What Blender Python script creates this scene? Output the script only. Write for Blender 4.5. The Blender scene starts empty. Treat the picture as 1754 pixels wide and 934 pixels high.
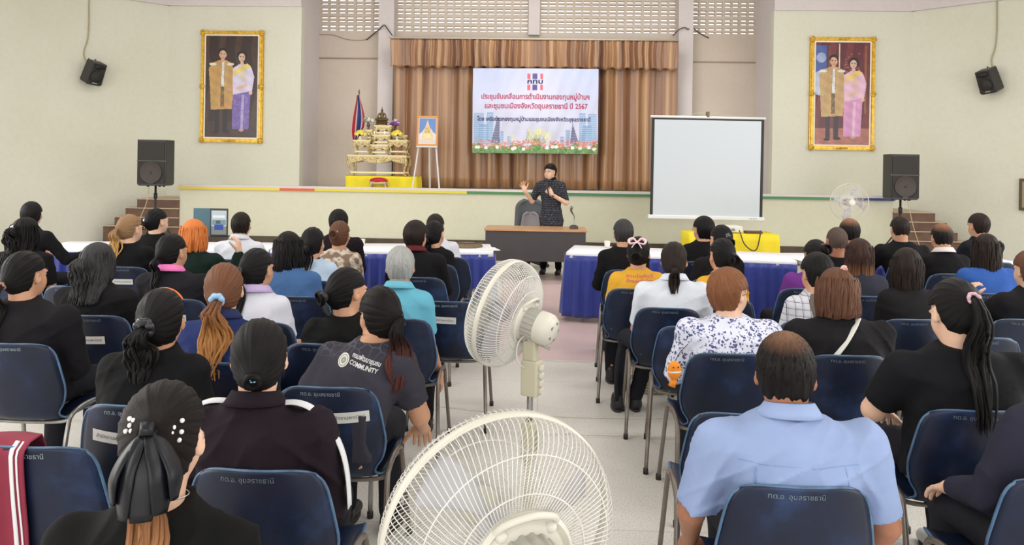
import bpy, math, random
import numpy as np
from mathutils import Vector, Matrix
PI = math.pi
SC = bpy.context.scene
COL = SC.collection
rnd = random.Random(7)

# ------------------------------------------------------------------ camera
F_PX, CX, HY = 1300.0, 877.0, 278.0
YAW, ROLL, CAMZ = math.radians(2.2), 0.0155, 1.72
_Rz = Matrix.Rotation(YAW, 3, 'Z')
RIGHT = _Rz @ Vector((math.cos(ROLL), 0, math.sin(ROLL)))
UP = _Rz @ Vector((-math.sin(ROLL), 0, math.cos(ROLL)))
FWD = _Rz @ Vector((0, 1, 0))
CAM = Vector((0, 0, CAMZ))
cd = bpy.data.cameras.new('camera'); cam = bpy.data.objects.new('camera', cd); COL.objects.link(cam)
cd.sensor_width = 36.0; cd.lens = F_PX / 1754 * 36.0
cd.shift_x = 0.0; cd.shift_y = -(467 - HY) / 1754.0
cd.clip_start = 0.05; cd.clip_end = 200
M4 = Matrix((RIGHT, UP, -FWD)).transposed().to_4x4(); M4.translation = CAM
cam.matrix_world = M4
SC.camera = cam

# ------------------------------------------------------------------ view + daylight
SC.view_settings.view_transform = 'Standard'
try: SC.view_settings.look = 'None'
except Exception: pass
SC.view_settings.exposure = 0.0
SC.view_settings.gamma = 1.0
SC.view_settings.use_curve_mapping = False
SC.cycles.max_bounces = 6
SC.cycles.diffuse_bounces = 3
SC.cycles.glossy_bounces = 2
SC.cycles.transparent_max_bounces = 8
SC.cycles.sample_clamp_indirect = 4.0
w = bpy.data.worlds.new('sky'); SC.world = w; w.use_nodes = True
bg = w.node_tree.nodes['Background']; bg.inputs[0].default_value = (1.0, 0.985, 0.95, 1); bg.inputs[1].default_value = 1.75

def area(name, loc, target, sx, sy, power, color=(1, 1, 1)):
    l = bpy.data.lights.new(name, 'AREA'); l.shape = 'RECTANGLE'; l.size = sx; l.size_y = sy
    l.energy = power; l.color = color
    o = bpy.data.objects.new(name, l); COL.objects.link(o); o.location = loc
    o.rotation_euler = (Vector(target) - Vector(loc)).to_track_quat('-Z', 'Y').to_euler()
    return o
# daylight coming in by the open sides of the hall, plus unseen overhead area lights added as soft fill
area('daylight_left', (-8.2, 3.5, 2.6), (0, 4.5, 1.2), 9.0, 2.6, 330, (1.0, 0.99, 0.96))
area('daylight_right', (8.2, 3.5, 2.6), (0, 4.5, 1.2), 9.0, 2.6, 330, (1.0, 0.99, 0.96))
area('daylight_rear', (0, -4.6, 2.7), (0, 6, 1.4), 10.0, 2.6, 260, (0.97, 0.98, 1.0))
for _x, _y in ((-4, 3.0), (4, 3.0), (-4, 8.5), (4, 8.5), (0, 12.3)):
    area('overhead_fill_light', (_x, _y, 5.75), (_x, _y + 0.6, 0), 3.2, 1.6, 105, (1.0, 0.985, 0.95))

# ------------------------------------------------------------------ photo geometry helpers
def ray(px, py):
    return RIGHT * ((px - CX) / F_PX) + UP * ((HY - py) / F_PX) + FWD
def W(px, py, D):                     # point at camera depth D
    return CAM + ray(px, py) * D
def PY(px, py, Y):                    # point on the plane y = Y
    r = ray(px, py); return CAM + r * (Y / r.y)
def PZ(px, py, z):                    # point on the plane z
    r = ray(px, py); return CAM + r * ((z - CAMZ) / r.z)
def XZ(px, Y, z):                     # x so that (x, Y, z) falls in column px
    k = (px - CX) / F_PX
    v = RIGHT - FWD * k               # v . (P - CAM) = 0
    return -(v.y * Y + v.z * (z - CAMZ)) / v.x
def hor(px): return HY + 0.0155 * (px - CX)

# ------------------------------------------------------------------ materials
MATS = {}
def mat(name, col=(.5, .5, .5), rough=.6, metal=0.0, bump=0.0, bscale=60, var=0.0, vscale=6, spec=.5, alpha=1.0, emit=0, sheen=0, noisecol=None, trans=0, coat=0):
    if name in MATS: return MATS[name]
    m = bpy.data.materials.new(name); m.use_nodes = True; MATS[name] = m
    nt = m.node_tree; b = nt.nodes['Principled BSDF']
    c4 = (*col, 1)
    b.inputs['Base Color'].default_value = c4; b.inputs['Roughness'].default_value = rough
    b.inputs['Metallic'].default_value = metal; b.inputs['Specular IOR Level'].default_value = spec
    if alpha < 1: b.inputs['Alpha'].default_value = alpha
    if emit: b.inputs['Emission Color'].default_value = c4; b.inputs['Emission Strength'].default_value = emit
    if sheen: b.inputs['Sheen Weight'].default_value = sheen
    if trans: b.inputs['Transmission Weight'].default_value = trans
    if coat: b.inputs['Coat Weight'].default_value = coat
    tc = nt.nodes.new('ShaderNodeTexCoord')
    if var or noisecol:
        n = nt.nodes.new('ShaderNodeTexNoise'); n.inputs['Scale'].default_value = vscale; n.inputs['Detail'].default_value = 5
        nt.links.new(tc.outputs['Object'], n.inputs['Vector'])
        r = nt.nodes.new('ShaderNodeValToRGB'); r.color_ramp.elements[0].position = .3; r.color_ramp.elements[1].position = .7
        if noisecol: r.color_ramp.elements[0].color = c4; r.color_ramp.elements[1].color = (*noisecol, 1)
        else:
            r.color_ramp.elements[0].color = (*[max(0, x * (1 - var)) for x in col], 1)
            r.color_ramp.elements[1].color = (*[min(1, x * (1 + var)) for x in col], 1)
        nt.links.new(n.outputs['Fac'], r.inputs['Fac']); nt.links.new(r.outputs['Color'], b.inputs['Base Color'])
    if bump:
        n2 = nt.nodes.new('ShaderNodeTexNoise'); n2.inputs['Scale'].default_value = bscale; n2.inputs['Detail'].default_value = 4
        nt.links.new(tc.outputs['Object'], n2.inputs['Vector'])
        bp = nt.nodes.new('ShaderNodeBump'); bp.inputs['Strength'].default_value = bump; bp.inputs['Distance'].default_value = .01
        nt.links.new(n2.outputs['Fac'], bp.inputs['Height']); nt.links.new(bp.outputs['Normal'], b.inputs['Normal'])
    return m
def N(m, t, **k):
    n = m.node_tree.nodes.new(t)
    for a, v in k.items():
        if a in n.inputs: n.inputs[a].default_value = v
        else: setattr(n, a, v)
    return n
def L(m, a, b): m.node_tree.links.new(a, b)
def ramp(m, stops, interp='LINEAR'):
    r = N(m, 'ShaderNodeValToRGB'); cr = r.color_ramp; cr.interpolation = interp
    while len(cr.elements) < len(stops): cr.elements.new(.5)
    for e, (p, c) in zip(cr.elements, stops): e.position = p; e.color = (*c, 1)
    return r
def s2l(r, g, b):
    f = lambda c: (c / 255) / 12.92 if c <= 10 else ((c / 255 + .055) / 1.055) ** 2.4
    return (f(r), f(g), f(b))

# ------------------------------------------------------------------ mesh builder
class MB:
    def __init__(s): s.v = []; s.f = []; s.n = 0
    def add(s, V, F):
        V = np.asarray(V, dtype=float).reshape(-1, 3)
        s.v.append(V); s.f += [tuple(int(i) + s.n for i in f) for f in F]; s.n += len(V); return s
    def box(s, lo, hi, M=None):
        x0, y0, z0 = lo; x1, y1, z1 = hi
        V = np.array([(x0,y0,z0),(x1,y0,z0),(x1,y1,z0),(x0,y1,z0),(x0,y0,z1),(x1,y0,z1),(x1,y1,z1),(x0,y1,z1)], float)
        if M is not None: V = xf(V, M)
        return s.add(V, [(0,3,2,1),(4,5,6,7),(0,1,5,4),(1,2,6,5),(2,3,7,6),(3,0,4,7)])
    def cyl(s, a, b, r0, r1=None, n=16, cap=True):
        return s.tube([a, b], [r0, r0 if r1 is None else r1], n, cap)
    def tube(s, P, R, n=8, cap=True, closed=False, flat=1.0):
        V, F = sweep(P, R, n, cap, closed, flat); return s.add(V, F)
    def lathe(s, prof, c=(0, 0, 0), n=24, M=None, sx=1, sy=1):
        V = []; F = []; m = len(prof)
        for r, z in prof:
            for k in range(n):
                a = 2 * PI * k / n; V.append((r * math.cos(a) * sx, r * math.sin(a) * sy, z))
        for i in range(m - 1):
            for k in range(n):
                k2 = (k + 1) % n; F.append((i*n+k, i*n+k2, (i+1)*n+k2, (i+1)*n+k))
        F.append(tuple(range(n-1, -1, -1))); F.append(tuple((m-1)*n + k for k in range(n)))
        V = np.array(V)
        if M is not None: V = xf(V, M)
        return s.add(V + np.array(c), F)
    def sphere(s, c, r, n=12, M=None):
        r = (r, r, r) if not hasattr(r, '__len__') else r
        V = [(0, 0, -1)]; F = []
        for i in range(1, n):
            t = PI * i / n - PI / 2
            for k in range(2 * n): a = PI * k / n; V.append((math.cos(t) * math.cos(a), math.cos(t) * math.sin(a), math.sin(t)))
        V.append((0, 0, 1)); m = 2 * n
        for k in range(m): F.append((0, 1 + (k + 1) % m, 1 + k)); F.append((len(V)-1, 1+(n-2)*m+k, 1+(n-2)*m+(k+1) % m))
        for i in range(n - 2):
            for k in range(m): k2 = (k+1) % m; F.append((1+i*m+k, 1+i*m+k2, 1+(i+1)*m+k2, 1+(i+1)*m+k))
        V = np.array(V) * np.array(r)
        if M is not None: V = xf(V, M)
        return s.add(V + np.array(c), F)
    def prism(s, poly, y0, y1, M=None):       # polygon in x,z extruded along y
        n = len(poly); V = [(x, y0, z) for x, z in poly] + [(x, y1, z) for x, z in poly]
        F = [tuple(range(n)), tuple(range(2*n-1, n-1, -1))] + [(i, i + n, (i+1) % n + n, (i+1) % n) for i in range(n)]
        V = np.array(V, float)
        if M is not None: V = xf(V, M)
        return s.add(V, F)
    def grid(s, P):                           # P[i][j] points
        P = np.asarray(P); a, b = P.shape[:2]
        F = [(i*b+j, i*b+j+1, (i+1)*b+j+1, (i+1)*b+j) for i in range(a-1) for j in range(b-1)]
        return s.add(P.reshape(-1, 3), F)
    def build(s, name, m, parent=None, smooth=False, bevel=0, M=None, solid=0, sub=0):
        V = np.concatenate(s.v) if s.v else np.zeros((0, 3))
        if M is not None: V = xf(V, M)
        me = bpy.data.meshes.new(name); me.from_pydata(V.tolist(), [], s.f); me.validate(); me.update()
        return link(name, me, m, parent, smooth, bevel, solid, sub)
def link(name, me, m, parent=None, smooth=False, bevel=0, solid=0, sub=0):
    o = bpy.data.objects.new(name, me); COL.objects.link(o)
    if m is not None: me.materials.append(m)
    if parent is not None: o.parent = parent
    if smooth and len(me.polygons):
        me.polygons.foreach_set('use_smooth', [True] * len(me.polygons))
        if smooth == 'auto':
            try: me.set_sharp_from_angle(angle=math.radians(40))
            except Exception: pass
    if solid: md = o.modifiers.new('solid', 'SOLIDIFY'); md.thickness = solid; md.offset = 0
    if bevel: md = o.modifiers.new('bevel', 'BEVEL'); md.width = bevel; md.segments = 2; md.limit_method = 'ANGLE'
    if sub: md = o.modifiers.new('sub', 'SUBSURF'); md.levels = sub; md.render_levels = sub
    return o
def xf(V, M):
    M = np.array(M); V = np.asarray(V, float)
    return V @ M[:3, :3].T + (M[:3, 3] if M.shape[0] > 3 or M.shape[1] > 3 else 0)
def TR(x, y, z, rz=0, rx=0, ry=0):
    return Matrix.Translation((x, y, z)) @ Matrix.Rotation(rz, 4, 'Z') @ Matrix.Rotation(rx, 4, 'X') @ Matrix.Rotation(ry, 4, 'Y')
def spline(P, n=6):
    P = [np.array(p, float) for p in P]
    if len(P) < 3: return P
    Q = [2*P[0]-P[1]] + P + [2*P[-1]-P[-2]]; out = []
    for i in range(1, len(Q) - 2):
        a, b, c, d = Q[i-1], Q[i], Q[i+1], Q[i+2]
        for k in range(n):
            t = k / n; out.append(.5*((2*b)+(-a+c)*t+(2*a-5*b+4*c-d)*t*t+(-a+3*b-3*c+d)*t**3))
    out.append(P[-1]); return out
def sweep(P, R, n=8, cap=True, closed=False, flat=1.0):
    P = np.array([np.array(p, float) for p in P]); m = len(P)
    R = np.full(m, R, float) if not hasattr(R, '__len__') else np.interp(np.linspace(0, 1, m), np.linspace(0, 1, len(R)), R)
    T = np.roll(P, -1, 0) - np.roll(P, 1, 0) if closed else np.gradient(P, axis=0)
    T /= np.linalg.norm(T, axis=1)[:, None] + 1e-12
    u = np.cross(T[0], (0, 0, 1.0))
    if np.linalg.norm(u) < 1e-3: u = np.cross(T[0], (1.0, 0, 0))
    u /= np.linalg.norm(u); V = []
    ang = np.arange(n) * 2 * PI / n
    for i in range(m):
        u = u - T[i] * np.dot(u, T[i]); u /= np.linalg.norm(u) + 1e-12; v = np.cross(T[i], u)
        V.append(P[i] + R[i] * (np.cos(ang)[:, None] * u + flat * np.sin(ang)[:, None] * v))
    V = np.concatenate(V); F = []
    for i in range(m if closed else m - 1):
        i2 = (i + 1) % m
        for k in range(n): k2 = (k+1) % n; F.append((i*n+k, i*n+k2, i2*n+k2, i2*n+k))
    if cap and not closed: F.append(tuple(range(n-1, -1, -1))); F.append(tuple((m-1)*n+k for k in range(n)))
    return V, F

# ------------------------------------------------------------------ object helpers
def tag(o, label=None, cat=None, group=None, kind=None):
    if label: o['label'] = label
    if cat: o['category'] = cat
    if group: o['group'] = group
    if kind: o['kind'] = kind
    return o
def thing(name, label, cat, loc=(0, 0, 0), rz=0, group=None):
    o = bpy.data.objects.new(name, None); COL.objects.link(o); o.location = loc; o.rotation_euler = (0, 0, rz)
    o.empty_display_size = .1
    return tag(o, label, cat, group)
def struct(name, mb, m, **k):
    o = mb.build(name, m, **k); o['kind'] = 'structure'; return o
def copy_tree(o, parent=None):
    c = o.copy(); COL.objects.link(c)
    if parent is not None: c.parent = parent; c.matrix_parent_inverse = o.matrix_parent_inverse.copy()
    for ch in list(o.children): copy_tree(ch, c)
    return c
def text_mesh(s, size, depth=.0, align='CENTER', shear=0, bold=0):
    cu = bpy.data.curves.new('lettering', 'FONT'); cu.body = s; cu.size = size; cu.align_x = align; cu.align_y = 'CENTER'
    cu.extrude = depth; cu.shear = shear; cu.offset = bold; cu.resolution_u = 2
    o = bpy.data.objects.new('lettering', cu); COL.objects.link(o)
    dg = bpy.context.evaluated_depsgraph_get(); dg.update()
    me = bpy.data.meshes.new_from_object(o.evaluated_get(dg))
    bpy.data.objects.remove(o)
    V = np.zeros(len(me.vertices) * 3); me.vertices.foreach_get('co', V)
    F = [tuple(p.vertices) for p in me.polygons]; bpy.data.meshes.remove(me)
    return V.reshape(-1, 3), F
def text_part(s, size, M, m, parent, name='lettering', width=None, **k):
    V, F = text_mesh(s, size, **k)       # text lies in local xy; M maps it into the parent frame
    if width and len(V):
        V[:, 0] *= width / (np.ptp(V[:, 0]) + 1e-9)
    return MB().add(V, F).build(name, m, parent, M=M)

# ------------------------------------------------------------------ painted grids (prints, pictures)
class Canvas:
    def __init__(s, w, h, col=(0, 0, 0)):
        s.w, s.h = w, h; s.a = np.zeros((h, w, 3)); s.a[:] = s2l(*col)
        s.X, s.Y = np.meshgrid((np.arange(w) + .5) / w, 1 - (np.arange(h) + .5) / h)
    def put(s, mask, col, op=1.0):
        c = np.array(s2l(*col)); mm = (mask.astype(float) * op)[..., None]; s.a = s.a * (1 - mm) + c * mm; return s
    def ell(s, x, y, rx, ry, col, op=1.0, ang=0):
        dx, dy = (s.X - x), (s.Y - y) * s.h / s.w; c, n = math.cos(ang), math.sin(ang)
        u, v = dx*c+dy*n, -dx*n+dy*c
        return s.put((u/rx)**2 + (v/(ry*s.h/s.w))**2 < 1, col, op)
    def rect(s, x0, y0, x1, y1, col, op=1.0): return s.put((s.X > x0) & (s.X < x1) & (s.Y > y0) & (s.Y < y1), col, op)
    def poly(s, P, col, op=1.0):
        ins = np.zeros_like(s.X, bool); n = len(P)
        for i in range(n):
            x0, y0 = P[i]; x1, y1 = P[(i+1) % n]
            c = ((y0 > s.Y) != (y1 > s.Y)) & (s.X < (x1-x0)*(s.Y-y0)/((y1-y0) or 1e-9)+x0); ins ^= c
        return s.put(ins, col, op)
    def mesh(s, name, Wd, Ht, m, parent, M, wav=None):
        xs = np.linspace(-Wd/2, Wd/2, s.w+1); zs = np.linspace(Ht, 0, s.h+1)
        XX, ZZ = np.meshgrid(xs, zs); YY = np.zeros_like(XX) if wav is None else wav(XX, ZZ)
        V = np.stack([XX, YY, ZZ], -1).reshape(-1, 3); V = xf(V, M); b = s.w+1
        i, j = np.meshgrid(np.arange(s.h), np.arange(s.w), indexing='ij'); a0 = (i*b+j).ravel()
        Q = np.stack([a0, a0+b, a0+b+1, a0+1], 1)
        me = np_mesh(name, V, Q, smooth=wav is not None)
        at = me.color_attributes.new('Col', 'FLOAT_COLOR', 'CORNER')
        col = np.ones((s.h*s.w, 4, 4)); col[:, :, :3] = s.a.reshape(-1, 1, 3); at.data.foreach_set('color', col.ravel())
        return link(name, me, m, parent)
def np_mesh(name, V, Q, smooth=True, attr=None):
    me = bpy.data.meshes.new(name); n = len(Q); k = Q.shape[1]
    me.vertices.add(len(V)); me.vertices.foreach_set('co', np.ascontiguousarray(V, dtype=np.float32).ravel())
    me.loops.add(n * k); me.loops.foreach_set('vertex_index', np.ascontiguousarray(Q, dtype=np.int32).ravel())
    me.polygons.add(n); me.polygons.foreach_set('loop_start', np.arange(0, n*k, k, dtype=np.int32))
    try: me.polygons.foreach_set('loop_total', np.full(n, k, dtype=np.int32))
    except Exception: pass
    me.update(calc_edges=True)
    if smooth: me.polygons.foreach_set('use_smooth', np.ones(n, bool))
    if attr is not None:
        a = me.attributes.new('st', 'FLOAT_VECTOR', 'POINT'); a.data.foreach_set('vector', np.ascontiguousarray(attr, dtype=np.float32).ravel())
    me.validate(); return me
def print_mat(name, rough=.5, sheen=0):
    m = mat(name, rough=rough); b = m.node_tree.nodes['Principled BSDF']
    a = N(m, 'ShaderNodeVertexColor'); a.layer_name = 'Col'; L(m, a.outputs['Color'], b.inputs['Base Color']); return m

# ------------------------------------------------------------------ implicit surfaces (bodies, clothes, hair)
class Vol:
    def __init__(s, lo, hi, h):
        s.h = h; s.lo = np.array(lo, float); s.n = np.maximum(3, np.ceil((np.array(hi) - s.lo) / h).astype(int) + 1)
        s.F = np.full(tuple(s.n), 1.0, np.float32)
        s.ax = [(s.lo[i] + h * np.arange(s.n[i])).astype(np.float32) for i in range(3)]
    def _sl(s, lo, hi):
        a = np.clip(np.floor((np.array(lo) - s.lo) / s.h).astype(int), 0, s.n); b = np.clip(np.ceil((np.array(hi) - s.lo) / s.h).astype(int) + 1, 0, s.n)
        if (b <= a).any(): return None
        sl = tuple(slice(int(a[i]), int(b[i])) for i in range(3))
        return sl, s.ax[0][sl[0]][:, None, None], s.ax[1][sl[1]][None, :, None], s.ax[2][sl[2]][None, None, :]
    def uni(s, fn, lo, hi, k=.02):
        mg = k + 2.5 * s.h; q = s._sl(np.array(lo) - mg, np.array(hi) + mg)
        if q is None: return s
        sl, X, Y, Z = q; d = fn(X, Y, Z); a = s.F[sl]
        if k > 0:
            hh = np.maximum(k - np.abs(a - d), 0) / k; s.F[sl] = np.minimum(a, d) - hh*hh*k*.25
        else: s.F[sl] = np.minimum(a, d)
        return s
    def cap(s, a, b, ra, rb, k=.02, sy=1.0):
        a = np.array(a, float); b = np.array(b, float); ab = b - a; L2 = max(1e-9, (ab*ab).sum()); r = max(ra, rb)
        def fn(X, Y, Z):
            t = np.clip(((X-a[0])*ab[0] + (Y-a[1])*ab[1] + (Z-a[2])*ab[2]) / L2, 0, 1)
            d = np.sqrt((X-a[0]-t*ab[0])**2 + ((Y-a[1]-t*ab[1])/sy)**2 + (Z-a[2]-t*ab[2])**2)
            return (d - (ra + (rb-ra)*t)) * min(1, sy)
        return s.uni(fn, np.minimum(a, b) - r*max(1, sy), np.maximum(a, b) + r*max(1, sy), k)
    def ell(s, c, r, k=.02, R=None, sub=False):
        c = np.array(c, float); r = np.array(r, float); m = r.max(); Ri = None if R is None else np.array(R)[:3, :3].T
        def fn(X, Y, Z):
            x, y, z = X-c[0], Y-c[1], Z-c[2]
            if Ri is not None: x, y, z = (Ri[i][0]*x + Ri[i][1]*y + Ri[i][2]*z for i in range(3))
            return (np.sqrt((x/r[0])**2 + (y/r[1])**2 + (z/r[2])**2) - 1) * r.min()
        if sub:
            q = s._sl(c-m-.02, c+m+.02)
            if q is None: return s
            sl, X, Y, Z = q; s.F[sl] = np.maximum(s.F[sl], -fn(X, Y, Z)); return s
        return s.uni(fn, c - m, c + m, k)
    def cut(s, fn):                       # keep where fn < 0
        s.F = np.maximum(s.F, fn(s.ax[0][:, None, None], s.ax[1][None, :, None], s.ax[2][None, None, :]).astype(np.float32)); return s
    def disp(s, fn):
        s.F = s.F + fn(s.ax[0][:, None, None], s.ax[1][None, :, None], s.ax[2][None, None, :]).astype(np.float32); return s
    def nets(s):
        F = s.F; nx, ny, nz = F.shape
        F[0], F[-1], F[:, 0], F[:, -1], F[:, :, 0], F[:, :, -1] = (1,)*6
        I = (F < 0); c = np.zeros((nx-1, ny-1, nz-1), np.int8)
        for dx in (0, 1):
            for dy in (0, 1):
                for dz in (0, 1): c += I[dx:nx-1+dx, dy:ny-1+dy, dz:nz-1+dz]
        act = (c > 0) & (c < 8); ci = np.argwhere(act); idx = np.full(act.shape, -1, np.int64); idx[act] = np.arange(len(ci))
        S = np.zeros((len(ci), 3)); C = np.zeros(len(ci))
        for ax in range(3):
            o1, o2 = [i for i in range(3) if i != ax]
            for p in (0, 1):
                for q in (0, 1):
                    e = ci.copy(); e[:, o1] += p; e[:, o2] += q; g = e.copy(); g[:, ax] += 1
                    a = F[e[:, 0], e[:, 1], e[:, 2]]; b = F[g[:, 0], g[:, 1], g[:, 2]]; x = (a < 0) != (b < 0)
                    t = np.where(x, a / np.where(x, a - b, 1), 0); P = e.astype(float); P[:, ax] += t
                    S[x] += P[x]; C[x] += 1
        V = s.lo + s.h * S / np.maximum(C, 1)[:, None]; Q = []
        for ax in range(3):
            o1, o2 = (ax+1) % 3, (ax+2) % 3; sl0 = [slice(None)]*3; sl1 = [slice(None)]*3; sl0[ax] = slice(0, -1); sl1[ax] = slice(1, None)
            A = I[tuple(sl0)]; B = I[tuple(sl1)]; e = np.argwhere(A != B)
            ok = (e[:, o1] > 0) & (e[:, o2] > 0) & (e[:, o1] < F.shape[o1]-1) & (e[:, o2] < F.shape[o2]-1); e = e[ok]
            def cell(d1, d2): g = e.copy(); g[:, o1] -= d1; g[:, o2] -= d2; return idx[g[:, 0], g[:, 1], g[:, 2]]
            q = np.stack([cell(1, 1), cell(0, 1), cell(0, 0), cell(1, 0)], 1)
            flip = ~A[e[:, 0], e[:, 1], e[:, 2]]; q[flip] = q[flip][:, ::-1]; Q.append(q)
        Q = np.concatenate(Q); return V, Q[(Q >= 0).all(1)]
def join(parts):
    V = []; Q = []; n = 0
    for v, q in parts: V.append(v); Q.append(q + n); n += len(v)
    return np.concatenate(V), np.concatenate(Q)
# ================================================================== SETTING
YS, YW, YB = 13.4, 14.5, 15.7          # stage front, portrait walls, back wall
ZST = 1.235
def wall_material(name, col, blotch, var=.5):
    m = mat(name, col, rough=.75); b = m.node_tree.nodes['Principled BSDF']
    tc = N(m, 'ShaderNodeTexCoord'); n = N(m, 'ShaderNodeTexNoise', Scale=.55, Detail=3.0); L(m, tc.outputs['Object'], n.inputs['Vector'])
    r = ramp(m, [(.35, col), (.68, blotch)]); L(m, n.outputs['Fac'], r.inputs['Fac'])
    n3 = N(m, 'ShaderNodeTexNoise', Scale=14.0, Detail=6.0); L(m, tc.outputs['Object'], n3.inputs['Vector'])
    r3 = ramp(m, [(.3, (.93, .93, .92)), (.6, (1, 1, 1))]); L(m, n3.outputs['Fac'], r3.inputs['Fac'])
    mx = N(m, 'ShaderNodeMixRGB', blend_type='MULTIPLY'); mx.inputs[0].default_value = .5
    L(m, r.outputs['Color'], mx.inputs[1]); L(m, r3.outputs['Color'], mx.inputs[2]); L(m, mx.outputs[0], b.inputs['Base Color'])
    bp = N(m, 'ShaderNodeBump', Strength=.12, Distance=.01); L(m, n3.outputs['Fac'], bp.inputs['Height']); L(m, bp.outputs['Normal'], b.inputs['Normal'])
    return m
M_wall = wall_material('cream_wall_paint', s2l(217, 216, 202), s2l(211, 211, 193))
M_front = wall_material('stage_front_paint', s2l(211, 209, 188), s2l(207, 205, 181))
M_back = wall_material('aged_beige_plaster', s2l(206, 193, 181), s2l(195, 181, 167))
M_white = wall_material('pale_beam_paint', s2l(214, 206, 206), s2l(206, 198, 198))
M_dark = mat('dark_brown_skirting', s2l(70, 58, 42), rough=.5, var=.3, vscale=3)

# floor: terrazzo slabs, pink tiled centre band, painted court lines
M_floor = mat('terrazzo_floor', rough=.38)
def floor_mat():
    m = M_floor; b = m.node_tree.nodes['Principled BSDF']; tc = N(m, 'ShaderNodeTexCoord')
    v = N(m, 'ShaderNodeTexVoronoi', Scale=55.0); L(m, tc.outputs['Object'], v.inputs['Vector'])
    n = N(m, 'ShaderNodeTexNoise', Scale=140.0, Detail=3.0); L(m, tc.outputs['Object'], n.inputs['Vector'])
    n2 = N(m, 'ShaderNodeTexNoise', Scale=1.1, Detail=6.0, Roughness=.65); L(m, tc.outputs['Object'], n2.inputs['Vector'])
    def terr(base, dark, light):
        r = ramp(m, [(.36, dark), (.47, base), (.6, base), (.72, light)]); L(m, n.outputs['Fac'], r.inputs['Fac']); return r
    g = terr(s2l(216, 212, 206), s2l(178, 172, 164), s2l(232, 230, 224)); p = terr(s2l(208, 184, 184), s2l(170, 140, 140), s2l(224, 208, 206))
    sx = N(m, 'ShaderNodeSeparateXYZ'); L(m, tc.outputs['Object'], sx.inputs[0])
    gt = N(m, 'ShaderNodeMath', operation='GREATER_THAN'); gt.inputs[1].default_value = 6.62; L(m, sx.outputs['Y'], gt.inputs[0])
    lt = N(m, 'ShaderNodeMath', operation='LESS_THAN'); lt.inputs[1].default_value = 11.6; L(m, sx.outputs['Y'], lt.inputs[0])
    an = N(m, 'ShaderNodeMath', operation='MULTIPLY'); L(m, gt.outputs[0], an.inputs[0]); L(m, lt.outputs[0], an.inputs[1])
    mx = N(m, 'ShaderNodeMixRGB'); L(m, an.outputs[0], mx.inputs[0]); L(m, g.outputs[0], mx.inputs[1]); L(m, p.outputs[0], mx.inputs[2])
    r2 = ramp(m, [(.33, (.8, .79, .77)), (.5, (1, 1, 1))]); L(m, n2.outputs['Fac'], r2.inputs['Fac'])
    m2 = N(m, 'ShaderNodeMixRGB', blend_type='MULTIPLY'); m2.inputs[0].default_value = .45; L(m, mx.outputs[0], m2.inputs[1]); L(m, r2.outputs[0], m2.inputs[2])
    # slab joints every 1.2 m
    mp = N(m, 'ShaderNodeMapping'); mp.inputs['Location'].default_value = (.0, 0.02, 0); L(m, tc.outputs['Object'], mp.inputs[0])
    br = N(m, 'ShaderNodeTexBrick', offset=0.0); br.inputs['Scale'].default_value = 1.0; br.inputs['Mortar Size'].default_value = .004
    br.inputs['Brick Width'].default_value = 1.2; br.inputs['Row Height'].default_value = 1.2
    br.inputs['Color1'].default_value = (1, 1, 1, 1); br.inputs['Color2'].default_value = (.97, .97, .97, 1); br.inputs['Mortar'].default_value = (.72, .7, .66, 1)
    L(m, mp.outputs[0], br.inputs['Vector'])
    m3 = N(m, 'ShaderNodeMixRGB', blend_type='MULTIPLY'); m3.inputs[0].default_value = .8; L(m, m2.outputs[0], m3.inputs[1]); L(m, br.outputs[0], m3.inputs[2])
    L(m, m3.outputs[0], b.inputs['Base Color'])
    rr = ramp(m, [(.3, (.5, .5, .5)), (.7, (.3, .3, .3))]); L(m, n2.outputs['Fac'], rr.inputs['Fac']); L(m, rr.outputs[0], b.inputs['Roughness'])
floor_mat()
struct('floor', MB().box((-13, -6, -.2), (13, 17, 0)), M_floor)
M_line = mat('worn_white_line_paint', s2l(206, 202, 190), rough=.5, var=.12, vscale=9)
lm = MB()
def strip(P, wd, z=.0015):
    P = [np.array(p) for p in P]; rows = []
    for i, p in enumerate(P):
        d = P[min(i+1, len(P)-1)] - P[max(i-1, 0)]; n = np.array((-d[1], d[0])) / (np.linalg.norm(d)+1e-9) * wd/2
        rows.append([(p[0]-n[0], p[1]-n[1], z), (p[0]+n[0], p[1]+n[1], z)])
    lm.grid(rows)
strip([(-8, 6.6), (9, 6.6)], .035); strip([(-8, 4.83), (9, 4.83)], .035)
strip([(.35 + 3.6*math.sin(a), 8.75 - 3.6*math.cos(a)) for a in np.linspace(-1.2, 1.2, 40)], .035)
strip([(-8, 11.6), (9, 11.6)], .04)
lm.build('trim_1', M_line)['kind'] = 'structure'

# stage
xL, xR = XZ(308, YS, ZST), XZ(1530, YS, ZST)
struct('stage', MB().box((xL, YS, 0), (xR, YB, ZST-.06)), M_front, bevel=.004)
struct('trim_2', MB().box((xL-.01, YS-.03, ZST-.045), (xR+.01, YS+.07, ZST)), M_white)
M_strp = {}
def stripe(px0, px1, col, k):
    x0, x1 = XZ(px0, YS, ZST), XZ(px1, YS, ZST); struct('trim_%d' % k, MB().box((x0, YS-.036, ZST-.085), (x1, YS+.0, ZST-.04)), mat('stripe_paint_%d' % (k-2), s2l(*col), rough=.5))
stripe(306, 480, (222, 200, 70), 3); stripe(480, 540, (205, 95, 50), 4); stripe(540, 800, (214, 200, 62), 5)
stripe(800, 1440, (70, 130, 78), 6); stripe(1440, 1532, (45, 66, 120), 7)
struct('baseboard_stage', MB().box((xL, YS-.02, 0), (xR, YS, .33)), M_dark)
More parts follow.
